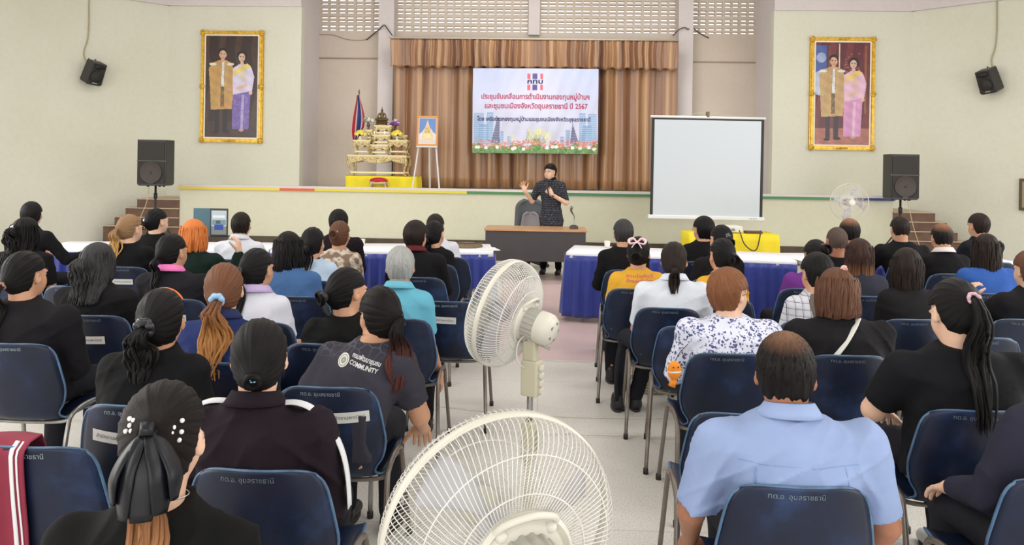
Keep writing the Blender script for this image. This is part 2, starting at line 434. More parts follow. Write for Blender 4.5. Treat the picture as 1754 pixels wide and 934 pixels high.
# portrait walls and recess returns
cxL = XZ(287, YW, 2.5); cxR = XZ(1560, YW, 2.5); oL = XZ(514, YW, 2.5); oR = XZ(1323, YW, 2.5); ZB = 4.66
struct('wall_front_left', MB().box((cxL-.2, YW, 0), (oL, YW+.2, ZB)), M_wall)
struct('wall_front_right', MB().box((oR, YW, 0), (cxR+.2, YW+.2, ZB)), M_wall)
struct('trim_8', MB().box((cxL-.3, YW-.04, ZB), (oL, YB, 5.9)).box((oR, YW-.04, ZB), (cxR+.3, YB, 5.9)), M_white)
rL = XZ(532, YB, 2.5); rR = XZ(1303, YB, 2.5)
struct('wall_recess_left', MB().box((oL-.2, YW+.2, 0), (oL, YB, ZB)).box((oL-.05, YB-.45, 0), (rL, YB, XZ(0,1,1)*0+4.15)), M_white)
struct('wall_recess_right', MB().box((oR, YW+.2, 0), (oR+.2, YB, ZB)).box((rR, YB-.45, 0), (oR+.05, YB, 4.15)), M_white)
# back wall under the vents, pillars, ledges
zv = PY(590, 58, YB).z
bw = MB().box((oL-.2, YB, 0), (oR+.2, YB+.15, zv)); struct('wall_back', bw, M_back)
pl = MB(); zc = 5.9
p1a, p1b, p2a, p2b = (XZ(p, YB-.2, 2.5) for p in (646, 672, 1160, 1185))
struct('trim_9', MB().box((p1a, YB-.2, 0), (p1b, YB+.1, zc)), M_white); struct('trim_10', MB().box((p2a, YB-.2, 0), (p2b, YB+.1, zc)), M_white)
zl = PY(590, 100, YB).z
struct('trim_11', MB().box((rL, YB-.02, zl-.012), (p1a, YB+.01, zl+.012)).box((p2b, YB-.02, zl-.012), (rR, YB+.01, zl+.012)), mat('dark_joint', s2l(150, 132, 112)))  # darker horizontal line on the back wall, both sides
pm0, pm1 = XZ(905, YB-.1, 4.2), XZ(924, YB-.1, 4.2)
struct('trim_12', MB().box((pm0, YB-.1, zv), (pm1, YB+.1, zc)), M_white)
# vent block lattice: stacked precast blocks, each with two long slots
def lattice(name, x0, x1, z0, z1):
    s = MB(); cw = 14.35 / 1300 * YB; period = 14.9 / 1300 * YB; y0, y1 = YB, YB+.10
    n = max(2, int(round((x1-x0)/cw))); cw = (x1-x0)/n; z = z0; k = 0
    while z < z1:                     # one block row: web, slot, thin bar, slot
        zs = [(z, z+period*.40), (z+period*.58, z+period*.80)]
        for a, b in zs: s.box((x0, y0, a), (x1, y1, b))
        z += period
    for i in range(n+1):
        wd = .038 if i % 2 else .055
        s.box((x0+i*cw-wd/2, y0+.002, z0), (x0+i*cw+wd/2, y1-.002, z1))
    return struct(name, s, M_back)
lattice('wall_vent_left', oL, p1a, zv, zc); lattice('wall_vent_middle_left', p1b, pm0, zv, zc)
lattice('wall_vent_middle_right', pm1, p2a, zv, zc); lattice('wall_vent_right', p2b, oR, zv, zc)
# splayed side walls then the long sides with their window openings
def wall_between(name, a, b, z0, z1, m, th=.15):
    a = Vector(a); b = Vector(b); d = (b-a); ln = d.length; ang = math.atan2(d.y, d.x)
    return struct(name, MB().box((0, 0, z0), (ln, th, z1)), m, M=TR(a.x, a.y, 0, ang))
aL = (cxL, YW); bL = (cxL-2.9, YW-2.9); aR = (cxR, YW); bR = (cxR+2.9, YW-2.9)
wall_between('wall_left', bL, aL, 0, ZB, M_wall); wall_between('wall_right', aR, bR, 0, ZB, M_wall)
wall_between('trim_13', (bL[0]+.04, bL[1]-.04), (aL[0]+.04, aL[1]-.04), ZB, 5.9, M_white); wall_between('trim_14', (aR[0]-.04, aR[1]-.04), (bR[0]-.04, bR[1]-.04), ZB, 5.9, M_white)
for side, bx in (('left', bL[0]), ('right', bR[0])):
    sg = -1 if side == 'left' else 1; s = MB()
    x0, x1 = sorted((bx, bx+sg*.15))
    s.box((x0, -5.5, 0), (x1, YW-2.9, .95)).box((x0, -5.5, 3.9), (x1, YW-2.9, 5.9))
    for y in (-5.5, -2.2, 1.1, 4.4, 7.7, 11.0): s.box((x0, y, .95), (x1, y+.5, 3.9))
    struct('wall_side_' + side, s, M_wall)
struct('wall_rear', MB().box((bL[0], -5.6, 0), (bR[0], -5.45, .95)).box((bL[0], -5.6, 3.9), (bR[0], -5.45, 5.9)), M_wall)
struct('ceiling', MB().box((bL[0]-.2, -5.6, 5.9), (bR[0]+.2, YB+.2, 6.0)), mat('ceiling_board', s2l(226, 224, 218), rough=.8))

# stairs to the stage, both ends
M_step = mat('brown_step_face', s2l(88, 62, 48), rough=.5, noisecol=s2l(112, 82, 62), vscale=5)
M_tread = mat('worn_step_tread', s2l(190, 174, 150), rough=.6)
def stairs(name, px, sg):
    s = MB(); t = MB(); x_in = xL if sg < 0 else xR; y0 = YS-.02; y1 = YW
    for k, p in enumerate(px):
        zt = .965 - .165*k; xo = XZ(p, y0, zt); a, b = sorted((x_in, xo))
        y0k = y0+.004*k; s.box((a, y0k, 0 if k > 2 else zt-.2), (b, y1, zt-.015)); t.box((a-.01, y0-.015, zt-.015), (b+.01, y1, zt))
    s.box(*[(min(x_in, XZ(px[0], y0, 1)), y0+.03, 0), (max(x_in, XZ(px[0], y0, 1)), y1, .5)])
    o = struct(name, s, M_step); c = t.build('tread', M_tread, o)
stairs('stairs_left', (235, 215, 196, 176), -1); stairs('stairs_right', (1602, 1622, 1641, 1660), 1)
# framed notice on the right wall (only its edge shows)
fr = thing('picture_frame', 'dark wooden framed notice at the right edge of the hall wall', 'picture frame', (0, 0, 0))
ang = math.atan2(-1, 1)
def on_wall_right(px, py):
    r = ray(px, py); t = (aR[0]+YW - CAM.x) / (r.x + r.y); return CAM + r*t
q = on_wall_right(1747, 333); fr.location = q + Vector((-.03, -.03, 0)); fr.rotation_euler = (0, 0, ang)
MB().box((0, -.03, -.27), (.8, .015, .27)).build('frame', mat('dark_frame_wood', s2l(84, 70, 44)), fr, bevel=.01)
MB().box((.05, -.036, -.22), (.75, -.03, .22)).build('notice', mat('notice_paper', s2l(150, 140, 110)), fr)

# ================================================================== STAGE CURTAIN, BANNER, PICTURES
M_curt = mat('brown_satin', s2l(150, 106, 70), rough=.32, spec=.8, sheen=.2)
def curt_mat():
    m = M_curt; b = m.node_tree.nodes['Principled BSDF']; tc = N(m, 'ShaderNodeTexCoord'); mp = N(m, 'ShaderNodeMapping'); mp.inputs['Scale'].default_value = (9, 1, .12)
    L(m, tc.outputs['Object'], mp.inputs[0]); n = N(m, 'ShaderNodeTexNoise', Scale=1.0, Detail=4.0); L(m, mp.outputs[0], n.inputs['Vector'])
    r = ramp(m, [(.32, s2l(110, 70, 48)), (.5, s2l(150, 106, 70)), (.68, s2l(182, 142, 100))]); L(m, n.outputs['Fac'], r.inputs['Fac']); L(m, r.outputs[0], b.inputs['Base Color'])  # tan and dark streaks put the satin's sheen into the colour
curt_mat()
def pleats(x0, x1, z0, z1, Y, amp, freq, seed, nz=10, flare=0, gather=1.0):
    rg = np.random.RandomState(seed); n = int((x1-x0)/.008); xs = np.linspace(x0, x1, n); ph = np.cumsum(freq*(1+.45*rg.randn(n).cumsum()*.02)*(xs[1]-xs[0])*2*PI)
    am = amp*(.65+.35*np.sin(xs*2.3+seed)+.2*np.sin(xs*7.1)); rows = []
    for j in range(nz+1):
        t = j/nz; z = z0+(z1-z0)*t
        f = (1-t)*flare+(1-flare) if flare else 1
        y = Y - am*f*(np.abs(np.sin(ph/2+.15*np.sin(3*t)))**.6*1.6-.8) - .15*am*np.sin(ph*1.7)
        zz = z + (0 if j else 1)*(.025*np.sin(ph*.5))*(1 if flare else .2)
        rows.append(np.stack([xs + .008*np.sin(5*t+xs*4), y, zz*np.ones(n)], -1))
    return rows
cx0, cx1 = XZ(673, 15.3, 2.5), XZ(1160, 15.3, 2.5); zt = PY(900, 66, 15.1).z; zb = PY(900, 116, 15.1).z
cur = thing('stage_curtain', 'brown pleated satin curtain with a gathered valance behind the stage', 'curtain', (0, 15.3, ZST-.06))
OFF = np.array((0, 15.3, ZST-.06))
for a, b, sd in ((cx0, (cx0+cx1)/2+.05, 3), ((cx0+cx1)/2-.05, cx1, 5)):
    MB().grid(np.array(pleats(a, b, ZST-.05, zt-.1, 15.34, .085, 3.4, sd, 14)) - OFF).build('curtain_panel', M_curt, cur, smooth=True, solid=.004)
MB().grid(np.array(pleats(XZ(668, 15.1, 4), XZ(1163, 15.1, 4), zb, zt, 15.18, .075, 7.6, 11, 12, flare=.45)) - OFF).build('valance', M_curt, cur, smooth=True, solid=.004)
MB().cyl((XZ(666, 15.12, 4), 15.14, zt+.0), (XZ(1164, 15.12, 4), 15.14, zt+.0), .016).build('curtain_rail', mat('pale_rail', s2l(205, 196, 180)), cur, M=Matrix.Translation(-Vector(OFF)), smooth=True)
def cable(name, label, pts, r, col, cat='cable'):
    o = MB().tube(spline(pts, 6), r, 6).build(name, mat(name+'_%d%d%d' % col, s2l(*col), rough=.6), smooth=True); return tag(o, label, cat)
cable('electric_cable', 'black cable bent over the pillar left of the curtain rail', [PY(628, 68, YB-.05), PY(640, 58, YB-.05), PY(650, 50, YB-.25), PY(658, 43, YB-.25), PY(664, 50, YB-.25), PY(672, 61, YB-.3)], .012, (70, 58, 50))
cable('electric_cable', 'black cable rising from the right end of the curtain rail', [PY(1153, 61, YB-.3), PY(1163, 51, YB-.25), PY(1173, 47, YB-.25), PY(1178, 50, YB-.25), PY(1187, 49, YB-.05), PY(1204, 60, YB-.02), PY(1214, 65, YB-.02)], .012, (80, 68, 60))
cable('electric_cable', 'thin grey wire sagging on the wall left of the curtain', [PY(535, 59, YB-.02), PY(570, 60, YB-.02), PY(592, 67, YB-.02), PY(615, 69, YB-.02), PY(630, 67, YB-.03)], .006, (140, 128, 116))

# banner
M_print = print_mat('printed_vinyl', .35)
def banner():
    c = Canvas(290, 200, (206, 208, 232)); X, Y = c.X, c.Y
    rg = np.random.RandomState(4)
    g = np.clip((Y-.35)/.65, 0, 1)[..., None]; c.a = c.a*(1-g*.5) + np.array(s2l(168, 190, 232))*g*.5
    g = np.exp(-((X-.5)/.22)**2 - ((Y-.7)/.3)**2)[..., None]; c.a = c.a*(1-g*.6)+np.array(s2l(226, 222, 240))*g*.6
    for x0, x1, h in ((.01, .09, .47), (.05, .13, .34), (.115, .165, .48), (.225, .25, .26), (.28, .31, .2), (.85, .9, .48), (.92, .99, .47), (.88, .95, .33), (.745, .775, .28), (.70, .73, .2)):
        c.rect(x0, .1, x1, h, (120, 160, 205), .75)
        for k in range(14):
            yy = .12+k*.025
            if yy < h-.02: c.rect(x0+.004, yy, x1-.004, yy+.011, (190, 212, 235), .6)
    for sx, q in ((.185, 1), (.815, -1)):
        c.poly([(sx-.035, .12), (sx+.035, .12), (sx+.03*q, .42), (sx+.012*q, .42)], (58, 62, 110), .8)
        for k in range(9): c.rect(sx-.03, .13+.03*k, sx+.03, .137+.03*k, (180, 190, 220), .5)
    for k in range(26):
        x = .5+rg.randn()*.05; y = .2+rg.rand()*.12; c.poly([(x-.004, .12), (x+.004, .12), (x+rg.randn()*.03, y)], (120, 140, 60), .8)
    for k in range(10): c.ell(.3+.45*rg.rand(), .17+.1*rg.rand(), .025, .04, (236, 232, 150), .35)
    c.put(Y < .10+.02*np.sin(X*40), (110, 150, 92))
    for k in range(240):
        x, y = rg.rand(), .06+rg.rand()*.09; c.ell(x, y, .008, .012, [(226, 140, 120), (214, 110, 110), (236, 170, 150)][k % 3], .8)
    for k in range(150): x, y = rg.rand(), rg.rand()*.07; c.ell(x, y, .006, .01, [(84, 130, 74), (150, 180, 120), (70, 110, 66)][k % 3], .7)
    for x in (.035, .05, .11, .2, .325, .34, .41, .6, .64, .67, .8, .86, .93, .97): c.ell(x, .05+.03*rg.rand(), .015, .02, (240, 240, 244), .9)
    for k, (a, b, cl) in enumerate(((.435, .458, (222, 70, 84)), (.475, .515, (62, 52, 130)), (.538, .56, (222, 70, 84)))):
        c.rect(a, .875, b, .94, cl, .9); c.rect(a, .745, b, .81, cl, .9)
    return c
p0, p1 = PY(811, 116, 14.96), PY(1026, 119, 14.96); pb = PY(918, 263, 14.96)
bw_, bh = p1.x-p0.x, (p0.z+p1.z)/2-pb.z
ban = thing('banner', 'pale blue and pink vinyl banner with red Thai headline hung on the curtain', 'banner', ((p0.x+p1.x)/2, 14.96, pb.z), 0)
ban.rotation_euler = (0, -.004, 0)
wv = lambda X, Z: .012*np.sin(X*9+Z*3)+.008*np.sin(X*23-Z*9)+.01*np.sin(Z*7+X*2)
banner().mesh('banner_sheet', bw_, bh, M_print, ban, Matrix.Identity(4), wav=wv)
def ban_text(s, u, v, w_, h_, m, name='lettering', bold=.003):
    V, F = text_mesh(s, h_*bh, bold=bold)
    if not len(V): return
    V[:, 0] *= w_*bw_/np.ptp(V[:, 0]); x = V[:, 0]+u*bw_; z = V[:, 1]+v*bh
    MB().add(np.stack([x, wv(x, z)-.004, z], -1), F).build(name, m, ban)
for sx in (-1, 1): MB().tube([(sx*bw_*.48, .0, bh-.01), (sx*bw_*.48, .19, zt-pb.z)], .004, 5).build('hanging_cord', mat('cord_white', s2l(200, 196, 190)), ban)
M_red = mat('red_print', s2l(178, 30, 78), rough=.4); M_navy = mat('navy_print', s2l(48, 40, 96), rough=.4)
ban_text('ประชุมขับเคลื่อนการดำเนินงานกองทุนหมู่บ้านฯ', .0, .665, .86, .085, M_red)
ban_text('และชุมชนเมืองจังหวัดอุบลราชธานี ปี 2567', .005, .555, .82, .085, M_red)
ban_text('โดย เครือข่ายกองทุนหมู่บ้านและชุมชนเมืองจังหวัดอุบลราชธานี', -.01, .40, .90, .062, M_navy)
ban_text('กทบ', -.003, .845, .125, .075, M_navy, bold=.004)

# framed portraits: a plain generic couple in formal dress
M_gold = mat('gilt_frame', s2l(206, 164, 58), rough=.35, metal=.55, var=.3, vscale=20, bump=.3, bscale=40)
def portrait(px0, py0, px1, py1, label, painter, inner=(236, 232, 220)):
    a, b = PY(px0, py0, YW), PY(px1, py1, YW); wd = b.x-a.x; ht = a.z-b.z
    o = thing('framed_portrait', label, 'framed picture', ((a.x+b.x)/2, YW, b.z))
    s = MB(); t = .085
    for (x0, x1, z0, z1) in ((-wd/2, wd/2, 0, t), (-wd/2, wd/2, ht-t, ht), (-wd/2, -wd/2+t, t, ht-t), (wd/2-t, wd/2, t, ht-t)):
        s.box((x0, -.055, z0), (x1, 0, z1)); 
        s.box((x0+.022, -.075, z0+.022), (x1-.022, -.05, z1-.022))
    for sx in (-1, 1):
        for z in (0.04, ht/2, ht-.04):
            for k in range(5): s.sphere((sx*(wd/2-.035)+.03*math.cos(k*1.26), -.07, z+.035*math.sin(k*1.26)), (.028, .02, .028), 5)
            s.sphere((sx*(wd/2-.035), -.08, z), (.03, .02, .03), 6)
    for z in (.035, ht-.035):
        for k in (-2, -1, 0, 1, 2): s.sphere((k*.04, -.072, z), (.03, .018, .022), 5)
    s.build('frame', M_gold, o, smooth='auto')
    MB().box((-wd/2+t-.012, -.058, t-.012), (wd/2-t+.012, -.04, ht-t+.012)).build('mount', mat('cream_mount', s2l(*inner)), o)
    c = painter(); c.mesh('picture', wd-2*t-.03, ht-2*t-.03, M_print, o, TR(0, -.061, t+.015))
def couple(bgc, robe, dress, sash, hair2, men_leg, floorc):
    def f():
        c = Canvas(130, 262, bgc[0]); X, Y = c.X, c.Y; rg = np.random.RandomState(2)
        c.put((X+.06*np.sin(Y*9)) % .31 < .12, bgc[1], .6); c.put(Y < .16, floorc, .9)
        if len(bgc) > 2:
            c.rect(0, .5, .2, .97, (70, 100, 170), .9); c.ell(.08, .6, .16, .12, (196, 206, 230), .9); c.ell(.1, .85, .09, .05, (190, 205, 235), .6)
            c.rect(.23, .1, .27, .97, (120, 70, 60)); c.rect(.9, .3, .94, .97, (150, 90, 60)); c.rect(.42, .7, .45, .99, (226, 214, 180))
            for k in range(40): c.ell(.5+.3*rg.rand(), .6+.3*rg.rand(), .02, .008, (180, 120, 90), .5)
            for k in range(60): c.ell(rg.rand(), .16*rg.rand(), .05, .004, (196, 130, 100), .5)
        # man
        x = .31
        c.rect(x-.12, .06, x-.03, .3, men_leg); c.rect(x+.03, .06, x+.12, .3, men_leg); c.ell(x-.09, .05, .06, .014, (30, 24, 22)); c.ell(x+.1, .06, .07, .014, (30, 24, 22))
        c.poly([(x-.2, .27), (x-.22, .5), (x-.25, .68), (x-.17, .735), (x-.05, .76), (x+.08, .76), (x+.2, .73), (x+.24, .6), (x+.23, .42), (x+.2, .28)], robe)
        c.poly([(x-.02, .3), (x-.01, .74), (x+.06, .74), (x+.05, .3)], tuple(int(v*.55) for v in robe)); c.poly([(x-.01, .5), (x, .76), (x+.05, .76), (x+.05, .5)], (222, 222, 222))
        for k in range(260): c.ell(x-.2+.42*rg.rand(), .28+.45*rg.rand(), .008, .006, tuple(min(255, int(v*(.75+.5*rg.rand()))) for v in robe), .5)
        for sx in (-.17, .17): c.ell(x+sx, .72, .07, .014, (224, 220, 206))
        c.ell(x+.02, .765, .035, .03, (206, 160, 130)); c.ell(x+.02, .82, .075, .047, (214, 168, 140)); c.put(((X-x-.02)/.083)**2+((Y-.84)/.043)**2 < 1, (30, 22, 22), 1.0)
        c.ell(x+.02, .815, .066, .04, (214, 168, 140)); c.ell(x+.02, .787, .018, .004, (170, 90, 84))
        for e in (-.028, .028): c.ell(x+.02+e, .822, .014, .005, (60, 40, 36))
        c.ell(x+.14, .47, .05, .02, (206, 160, 130))
        # woman
        x = .7
        c.poly([(x-.18, .08), (x-.17, .45), (x+.17, .45), (x+.14, .08)], dress[1]); c.poly([(x-.02, .08), (x+.0, .42), (x+.05, .42), (x+.03, .08)], dress[2], .7)
        c.poly([(x-.17, .42), (x-.18, .68), (x-.06, .72), (x+.06, .72), (x+.18, .69), (x+.24, .6), (x+.2, .46)], dress[0])
        c.poly([(x-.16, .6), (x-.15, .66), (x+.1, .73), (x+.17, .70)], sash); c.ell(x+.02, .6, .05, .05, sash, .5)
        c.ell(x, .735, .03, .03, (220, 180, 160)); c.ell(x, .80, .105, .056, hair2); c.ell(x-.005, .787, .062, .042, (226, 186, 168)); c.ell(x-.005, .762, .018, .004, (180, 60, 70))
        for e in (-.025, .022): c.ell(x-.005+e, .795, .013, .005, (50, 34, 34))
        c.poly([(x-.12, .46), (x+.1, .5), (x+.1, .53), (x-.12, .49)], (224, 184, 164)); c.ell(x+.17, .44, .035, .02, (224, 184, 164)); c.ell(x, .07, .05, .012, (200, 160, 140))
        for k in range(120): c.ell(x-.15+.3*rg.rand(), .1+.55*rg.rand(), .006, .006, tuple(min(255, int(v*(.9+.2*rg.rand()))) for v in dress[0]), .3)
        fx = .5+.5*np.sin(c.X*2*PI*4+1.5*np.sin(c.Y*7)); c.a *= (.84+.22*fx*rg.rand(c.h, c.w)+.06*np.sin(c.Y*60+c.X*20))[..., None]; c.a = np.clip(c.a, 0, 1)
        return c
    return f
portrait(347, 53, 450, 245, 'gilt framed portrait of a couple on a dark background, left of the stage', couple(((52, 34, 34), (84, 62, 48)), (196, 154, 92), ((214, 206, 232), (118, 96, 172), (190, 176, 224)), (232, 208, 110), (26, 20, 22), (34, 24, 28), (70, 50, 44)))
portrait(1387, 64, 1495, 258, 'gilt framed portrait of a couple with a bright palace-like backdrop, right of the stage', couple(((98, 40, 52), (128, 60, 60), 1), (196, 162, 112), ((226, 186, 210), (214, 150, 196), (232, 196, 222)), (232, 200, 110), (40, 28, 34), (50, 40, 50), (176, 110, 100)))
# ================================================================== ON THE STAGE
ZF = ZST - .06                               # stage floor
M_yel = mat('yellow_cloth', s2l(226, 206, 30), rough=.7, bump=.2, bscale=30)
M_cream = mat('cream_gold_carving', s2l(132, 100, 48), rough=.45, metal=.1, noisecol=s2l(226, 210, 156), vscale=38, bump=.5, bscale=60)
M_redl = mat('red_lacquer', s2l(120, 26, 30), rough=.4)
M_red = mat('red_velvet', s2l(176, 28, 52), rough=.8)
M_gld = mat('cream_trim', s2l(232, 216, 166), rough=.4)
def YX(px, Y=14.0, z=2.0): return XZ(px, Y, z)
YA = 14.0
def ZP(py, px=650, Y=YA): return PY(px, py, Y).z
def skirt_cloth(name, label, x0, x1, y0, y1, z0, z1, m, pl=.03, fr=6, amp=.012, group=None, cat='cloth', drop=0):
    # box-like cloth skirt with pleats on all four sides and a flat top
    P = []; per = [(x0, y0, x1, y0), (x1, y0, x1, y1), (x1, y1, x0, y1), (x0, y1, x0, y0)]; nrm = [(0, -1), (1, 0), (0, 1), (-1, 0)]
    rows = []
    for (a, b, c, d), n in zip(per, nrm):
        ln = math.hypot(c-a, d-b); k = max(8, int(ln/.02))
        for i in range(k): t = i/k; P.append((a+(c-a)*t, b+(d-b)*t, n[0], n[1], ln*t))
    P.append(P[0]); P = np.array(P); s_ = np.arange(len(P))*.02
    w_ = np.sin(s_*2*PI*fr+1.5*np.sin(s_*3)); nz = 7
    for j in range(nz+1):
        t = j/nz; o = amp*(w_*min(1, t*3)+.8*t)
        rows.append(np.stack([P[:, 2]*o+P[:, 0], P[:, 3]*o+P[:, 1], np.full(len(P), z1+(z0-z1)*t)], -1))
    rows = np.array(rows); off = np.array(((x0+x1)/2, (y0+y1)/2, z0))
    s = MB().grid(rows-off)
    s.add(np.array([(x0, y0, z1), (x1, y0, z1), (x1, y1, z1), (x0, y1, z1)])-off, [(0, 1, 2, 3)])
    o = s.build(name, m, smooth='auto', solid=.003); o.location = off; return tag(o, label, cat, group)
# platform under yellow cloth
xa, xb = XZ(589, 13.75, ZF), XZ(714, 13.75, ZF); zp = ZP(302)
plt_ = thing('low_platform', 'low wooden platform under the yellow cloth of the altar', 'platform', ((xa+xb)/2, 14.05, ZF))
MB().box((xa-plt_.location.x+.04, -.24, 0), (xb-plt_.location.x-.04, .30, zp-ZF-.006)).build('deck', mat('platform_wood', s2l(110, 80, 56)), plt_)
skirt_cloth('platform_cloth', 'yellow pleated cloth covering the low altar platform on the stage', xa+.02, xb-.02, 13.77, 14.38, ZF+.002, zp, M_yel, fr=4, amp=.012)
def altar_table(px0, px1, py0, py1, yc, dep, label, bar=True, pxr=650):
    x0, x1 = XZ(px0, yc-dep/2, 2), XZ(px1, yc-dep/2, 2); z0, z1 = ZP(py1, px0, yc-dep/2), ZP(py0, px0, yc-dep/2); w_ = x1-x0; h = z1-z0
    o = thing('altar_table', label, 'altar table', ((x0+x1)/2, yc, z0), 0, 'carved cream and gold altar tables')
    hw = w_/2; hd = dep/2; ap = min(.11, h*.34)
    MB().box((-hw, -hd, h-.025), (hw, hd, h)).box((-hw+.01, -hd+.01, h-.045), (hw-.01, hd-.01, h-.025)).build('tabletop', M_gld, o, bevel=.006)
    n = 24; lo = [(-hw+.02+(2*hw-.04)*i/n, h-.04-ap*(.55+.45*abs(math.cos(PI*2*i/n)))) for i in range(n+1)]
    poly = [(-hw+.02, h-.04)] + lo + [(hw-.02, h-.04)]
    for yy in (-hd+.005, hd-.02): MB().prism(poly, yy, yy+.015).build('apron', M_cream, o)
    MB().box((-hw+.03, -hd+.02, h-.04-ap*.5), (hw-.03, hd-.02, h-.04)).build('carcass', M_redl, o)
    for sx in (-1, 1):
        for sy in (-1, 1):
            P = [(sx*(hw-.03), sy*(hd-.02), h-.04), (sx*(hw-.012), sy*(hd-.012), h*.62), (sx*(hw-.045), sy*(hd-.025), h*.3), (sx*(hw-.03), sy*(hd-.015), h*.06), (sx*(hw-.01), sy*(hd-.005), .012)]
            MB().tube(spline(P, 5), [.03, .028, .016, .014, .022] if h > .3 else [.02, .018, .012, .012, .016], 8).build('leg', M_cream, o, smooth=True)
    if bar:
        for sy in (-1, 1): MB().box((-hw+.03, sy*(hd-.03)-.012, h*.14), (hw-.03, sy*(hd-.03)+.012, h*.14+.03)).build('stretcher', M_gld, o, bevel=.004)
    return o, (x0+x1)/2, z1
zt_ = lambda o: o.location.z
A = {}
A['base'] = altar_table(595, 697, 265, 301.5, 14.1, .42, 'widest carved altar table standing on the yellow cloth')
for k, a in dict(left=(604, 634, 239.5, 264.5, 14.08, .26, 'left of the two equal carved altar tables beside the small middle one'),
                 mid=(634, 665, 247.5, 264.5, 14.02, .2, 'smallest carved altar table in the centre of the lower tier'),
                 right=(665, 698, 239.5, 264.5, 14.08, .26, 'right carved altar table of the middle tier next to the easel'),
                 c2=(637, 668, 230.5, 247, 14.12, .22, 'carved altar table holding the candles under the top stand'),
                 c3=(640, 670, 214.5, 231, 14.16, .24, 'topmost carved altar table carrying the seated statue'),
                 l2=(625, 638, 222, 239.5, 14.14, .14, 'small carved side stand under the left flower vase'),
                 r2=(671, 697, 231.5, 239.5, 14.16, .12, 'small carved side stand under the right flower vase')).items():
    A[k] = altar_table(*a, bar=a[3]-a[2] > 16)
# kneeling stool
xs, zs = XZ(650, 13.66, 1.4), ZF
st_ = thing('kneeling_stool', 'small carved stool with a red cushion in front of the altar', 'stool', (xs, 13.60, zs)); hh = PY(650, 307, 13.6).z - ZF
MB().box((-.15, -.11, hh*.55), (.15, .11, hh*.78)).build('apron', M_cream, st_, bevel=.01)
for sx in (-1, 1):
    for sy in (-1, 1): MB().tube([(sx*.13, sy*.09, hh*.6), (sx*.145, sy*.1, hh*.3), (sx*.13, sy*.09, 0)], [.022, .015, .018], 8).build('leg', M_cream, st_, smooth=True)
MB().sphere((0, 0, hh*.86), (.165, .12, .06), 10).build('cushion', M_red, st_, smooth=True)
# statue
xb_, zb_ = XZ(654, 14.16, 2.4), ZP(214.5, 655, 14.04)
M_brz = mat('antique_bronze', s2l(104, 86, 58), rough=.35, metal=.75, var=.3, vscale=40)
bud = thing('seated_statue', 'bronze seated meditating statue on the top altar table', 'statue', (xb_, 14.16, zb_)); k = 1.0
s = MB().lathe([(.115, 0), (.115, .02), (.1, .03), (.105, .045), (.12, .06), (.1, .075), (.085, .09)], n=24, sy=.7)
s.build('pedestal', M_brz, bud, smooth='auto')
v = Vol((-.15, -.12, .06), (.15, .12, .40), .0035)
v.cap((-.100, -.01, .112), (.03, -.06, .102), .026, .022, .008).cap((.100, -.01, .112), (-.03, -.05, .118), .026, .020, .008)
v.cap((0, .01, .12), (0, .012, .19), .036, .034, .012).cap((-.036, .01, .218), (.036, .01, .218), .022, .022, .012)
for sx in (-1, 1): v.cap((sx*.058, .01, .215), (sx*.080, -.005, .155), .014, .012, .006).cap((sx*.080, -.005, .155), (sx*.02, -.05, .138), .012, .010, .006)
v.cap((0, .01, .22), (0, .008, .25), .016, .016, .008).ell((0, .005, .278), (.023, .026, .030), .004).ell((0, .01, .306), (.013, .013, .012), .004).cap((0, .01, .315), (0, .01, .355), .007, .0035, .003)
V, Q = v.nets(); link('figure', np_mesh('figure', V, Q), M_brz, bud)
# vases and flowers
M_vase = mat('dark_bronze_vase', s2l(82, 70, 62), rough=.4, metal=.4)
def vase(px, Y, z, label, cols, h=.16, nf=14, spread=.085, vm=None, vh=.13, grp='flower vases on the altar'):
    o = thing('flower_vase', label, 'vase', (XZ(px, Y, z), Y, z), 0, grp)
    MB().lathe([(.028, 0), (.03, .01), (.014, .03), (.03, vh*.5), (.034, vh*.7), (.016, vh*.88), (.026, vh)], n=16).build('vase', vm or M_vase, o, smooth=True)
    rg = random.Random(int(px)); hs = [MB() for _ in cols]; g = MB()
    for i in range(nf):
        a = rg.uniform(0, 2*PI); r = spread*math.sqrt(rg.random()); zz = vh+h*(.35+.65*(1-(r/spread)**2))*rg.uniform(.8, 1)
        p = (r*math.cos(a), r*.6*math.sin(a), zz); g.tube([(0, 0, vh*.9), p], .003, 5)
        hb = hs[i % len(cols)]
        for q in range(7): b = q*2*PI/6; rr = .017 if q < 6 else 0; hb.sphere((p[0]+rr*math.cos(b), p[1]-.006, p[2]+rr*math.sin(b)), (.014, .009, .014), 4)
    g.build('stems', mat('leaf_green', s2l(66, 84, 50)), o)
    for hb, cl in zip(hs, cols): hb.build('blossoms', mat('petal_%d_%d_%d' % cl, s2l(*cl), rough=.7), o, smooth=True)
vase(631, 14.14, ZP(222, 631, 14.07), 'dark vase of white lotus flowers left of the statue', [(214, 208, 200), (120, 128, 104)], .11)
vase(677, 14.16, ZP(231.5, 677, 14.1), 'dark vase of purple orchids right of the statue', [(120, 52, 128), (196, 188, 196)], .15, vh=.15)
M_cv = mat('white_china', s2l(220, 214, 204), rough=.3)
vase(617, 14.06, ZP(239.5, 617, 13.95), 'white vase of yellow flowers at the left end of the altar', [(222, 200, 60), (232, 216, 100)], .10, 26, .10, M_cv, .07)
vase(680, 14.03, ZP(239.5, 680, 13.95), 'white vase of yellow flowers in front of the right altar stand', [(222, 200, 60), (232, 216, 100)], .10, 26, .09, M_cv, .07)
M_flame = mat('candle_flame', (1.0, .62, .25), emit=9)
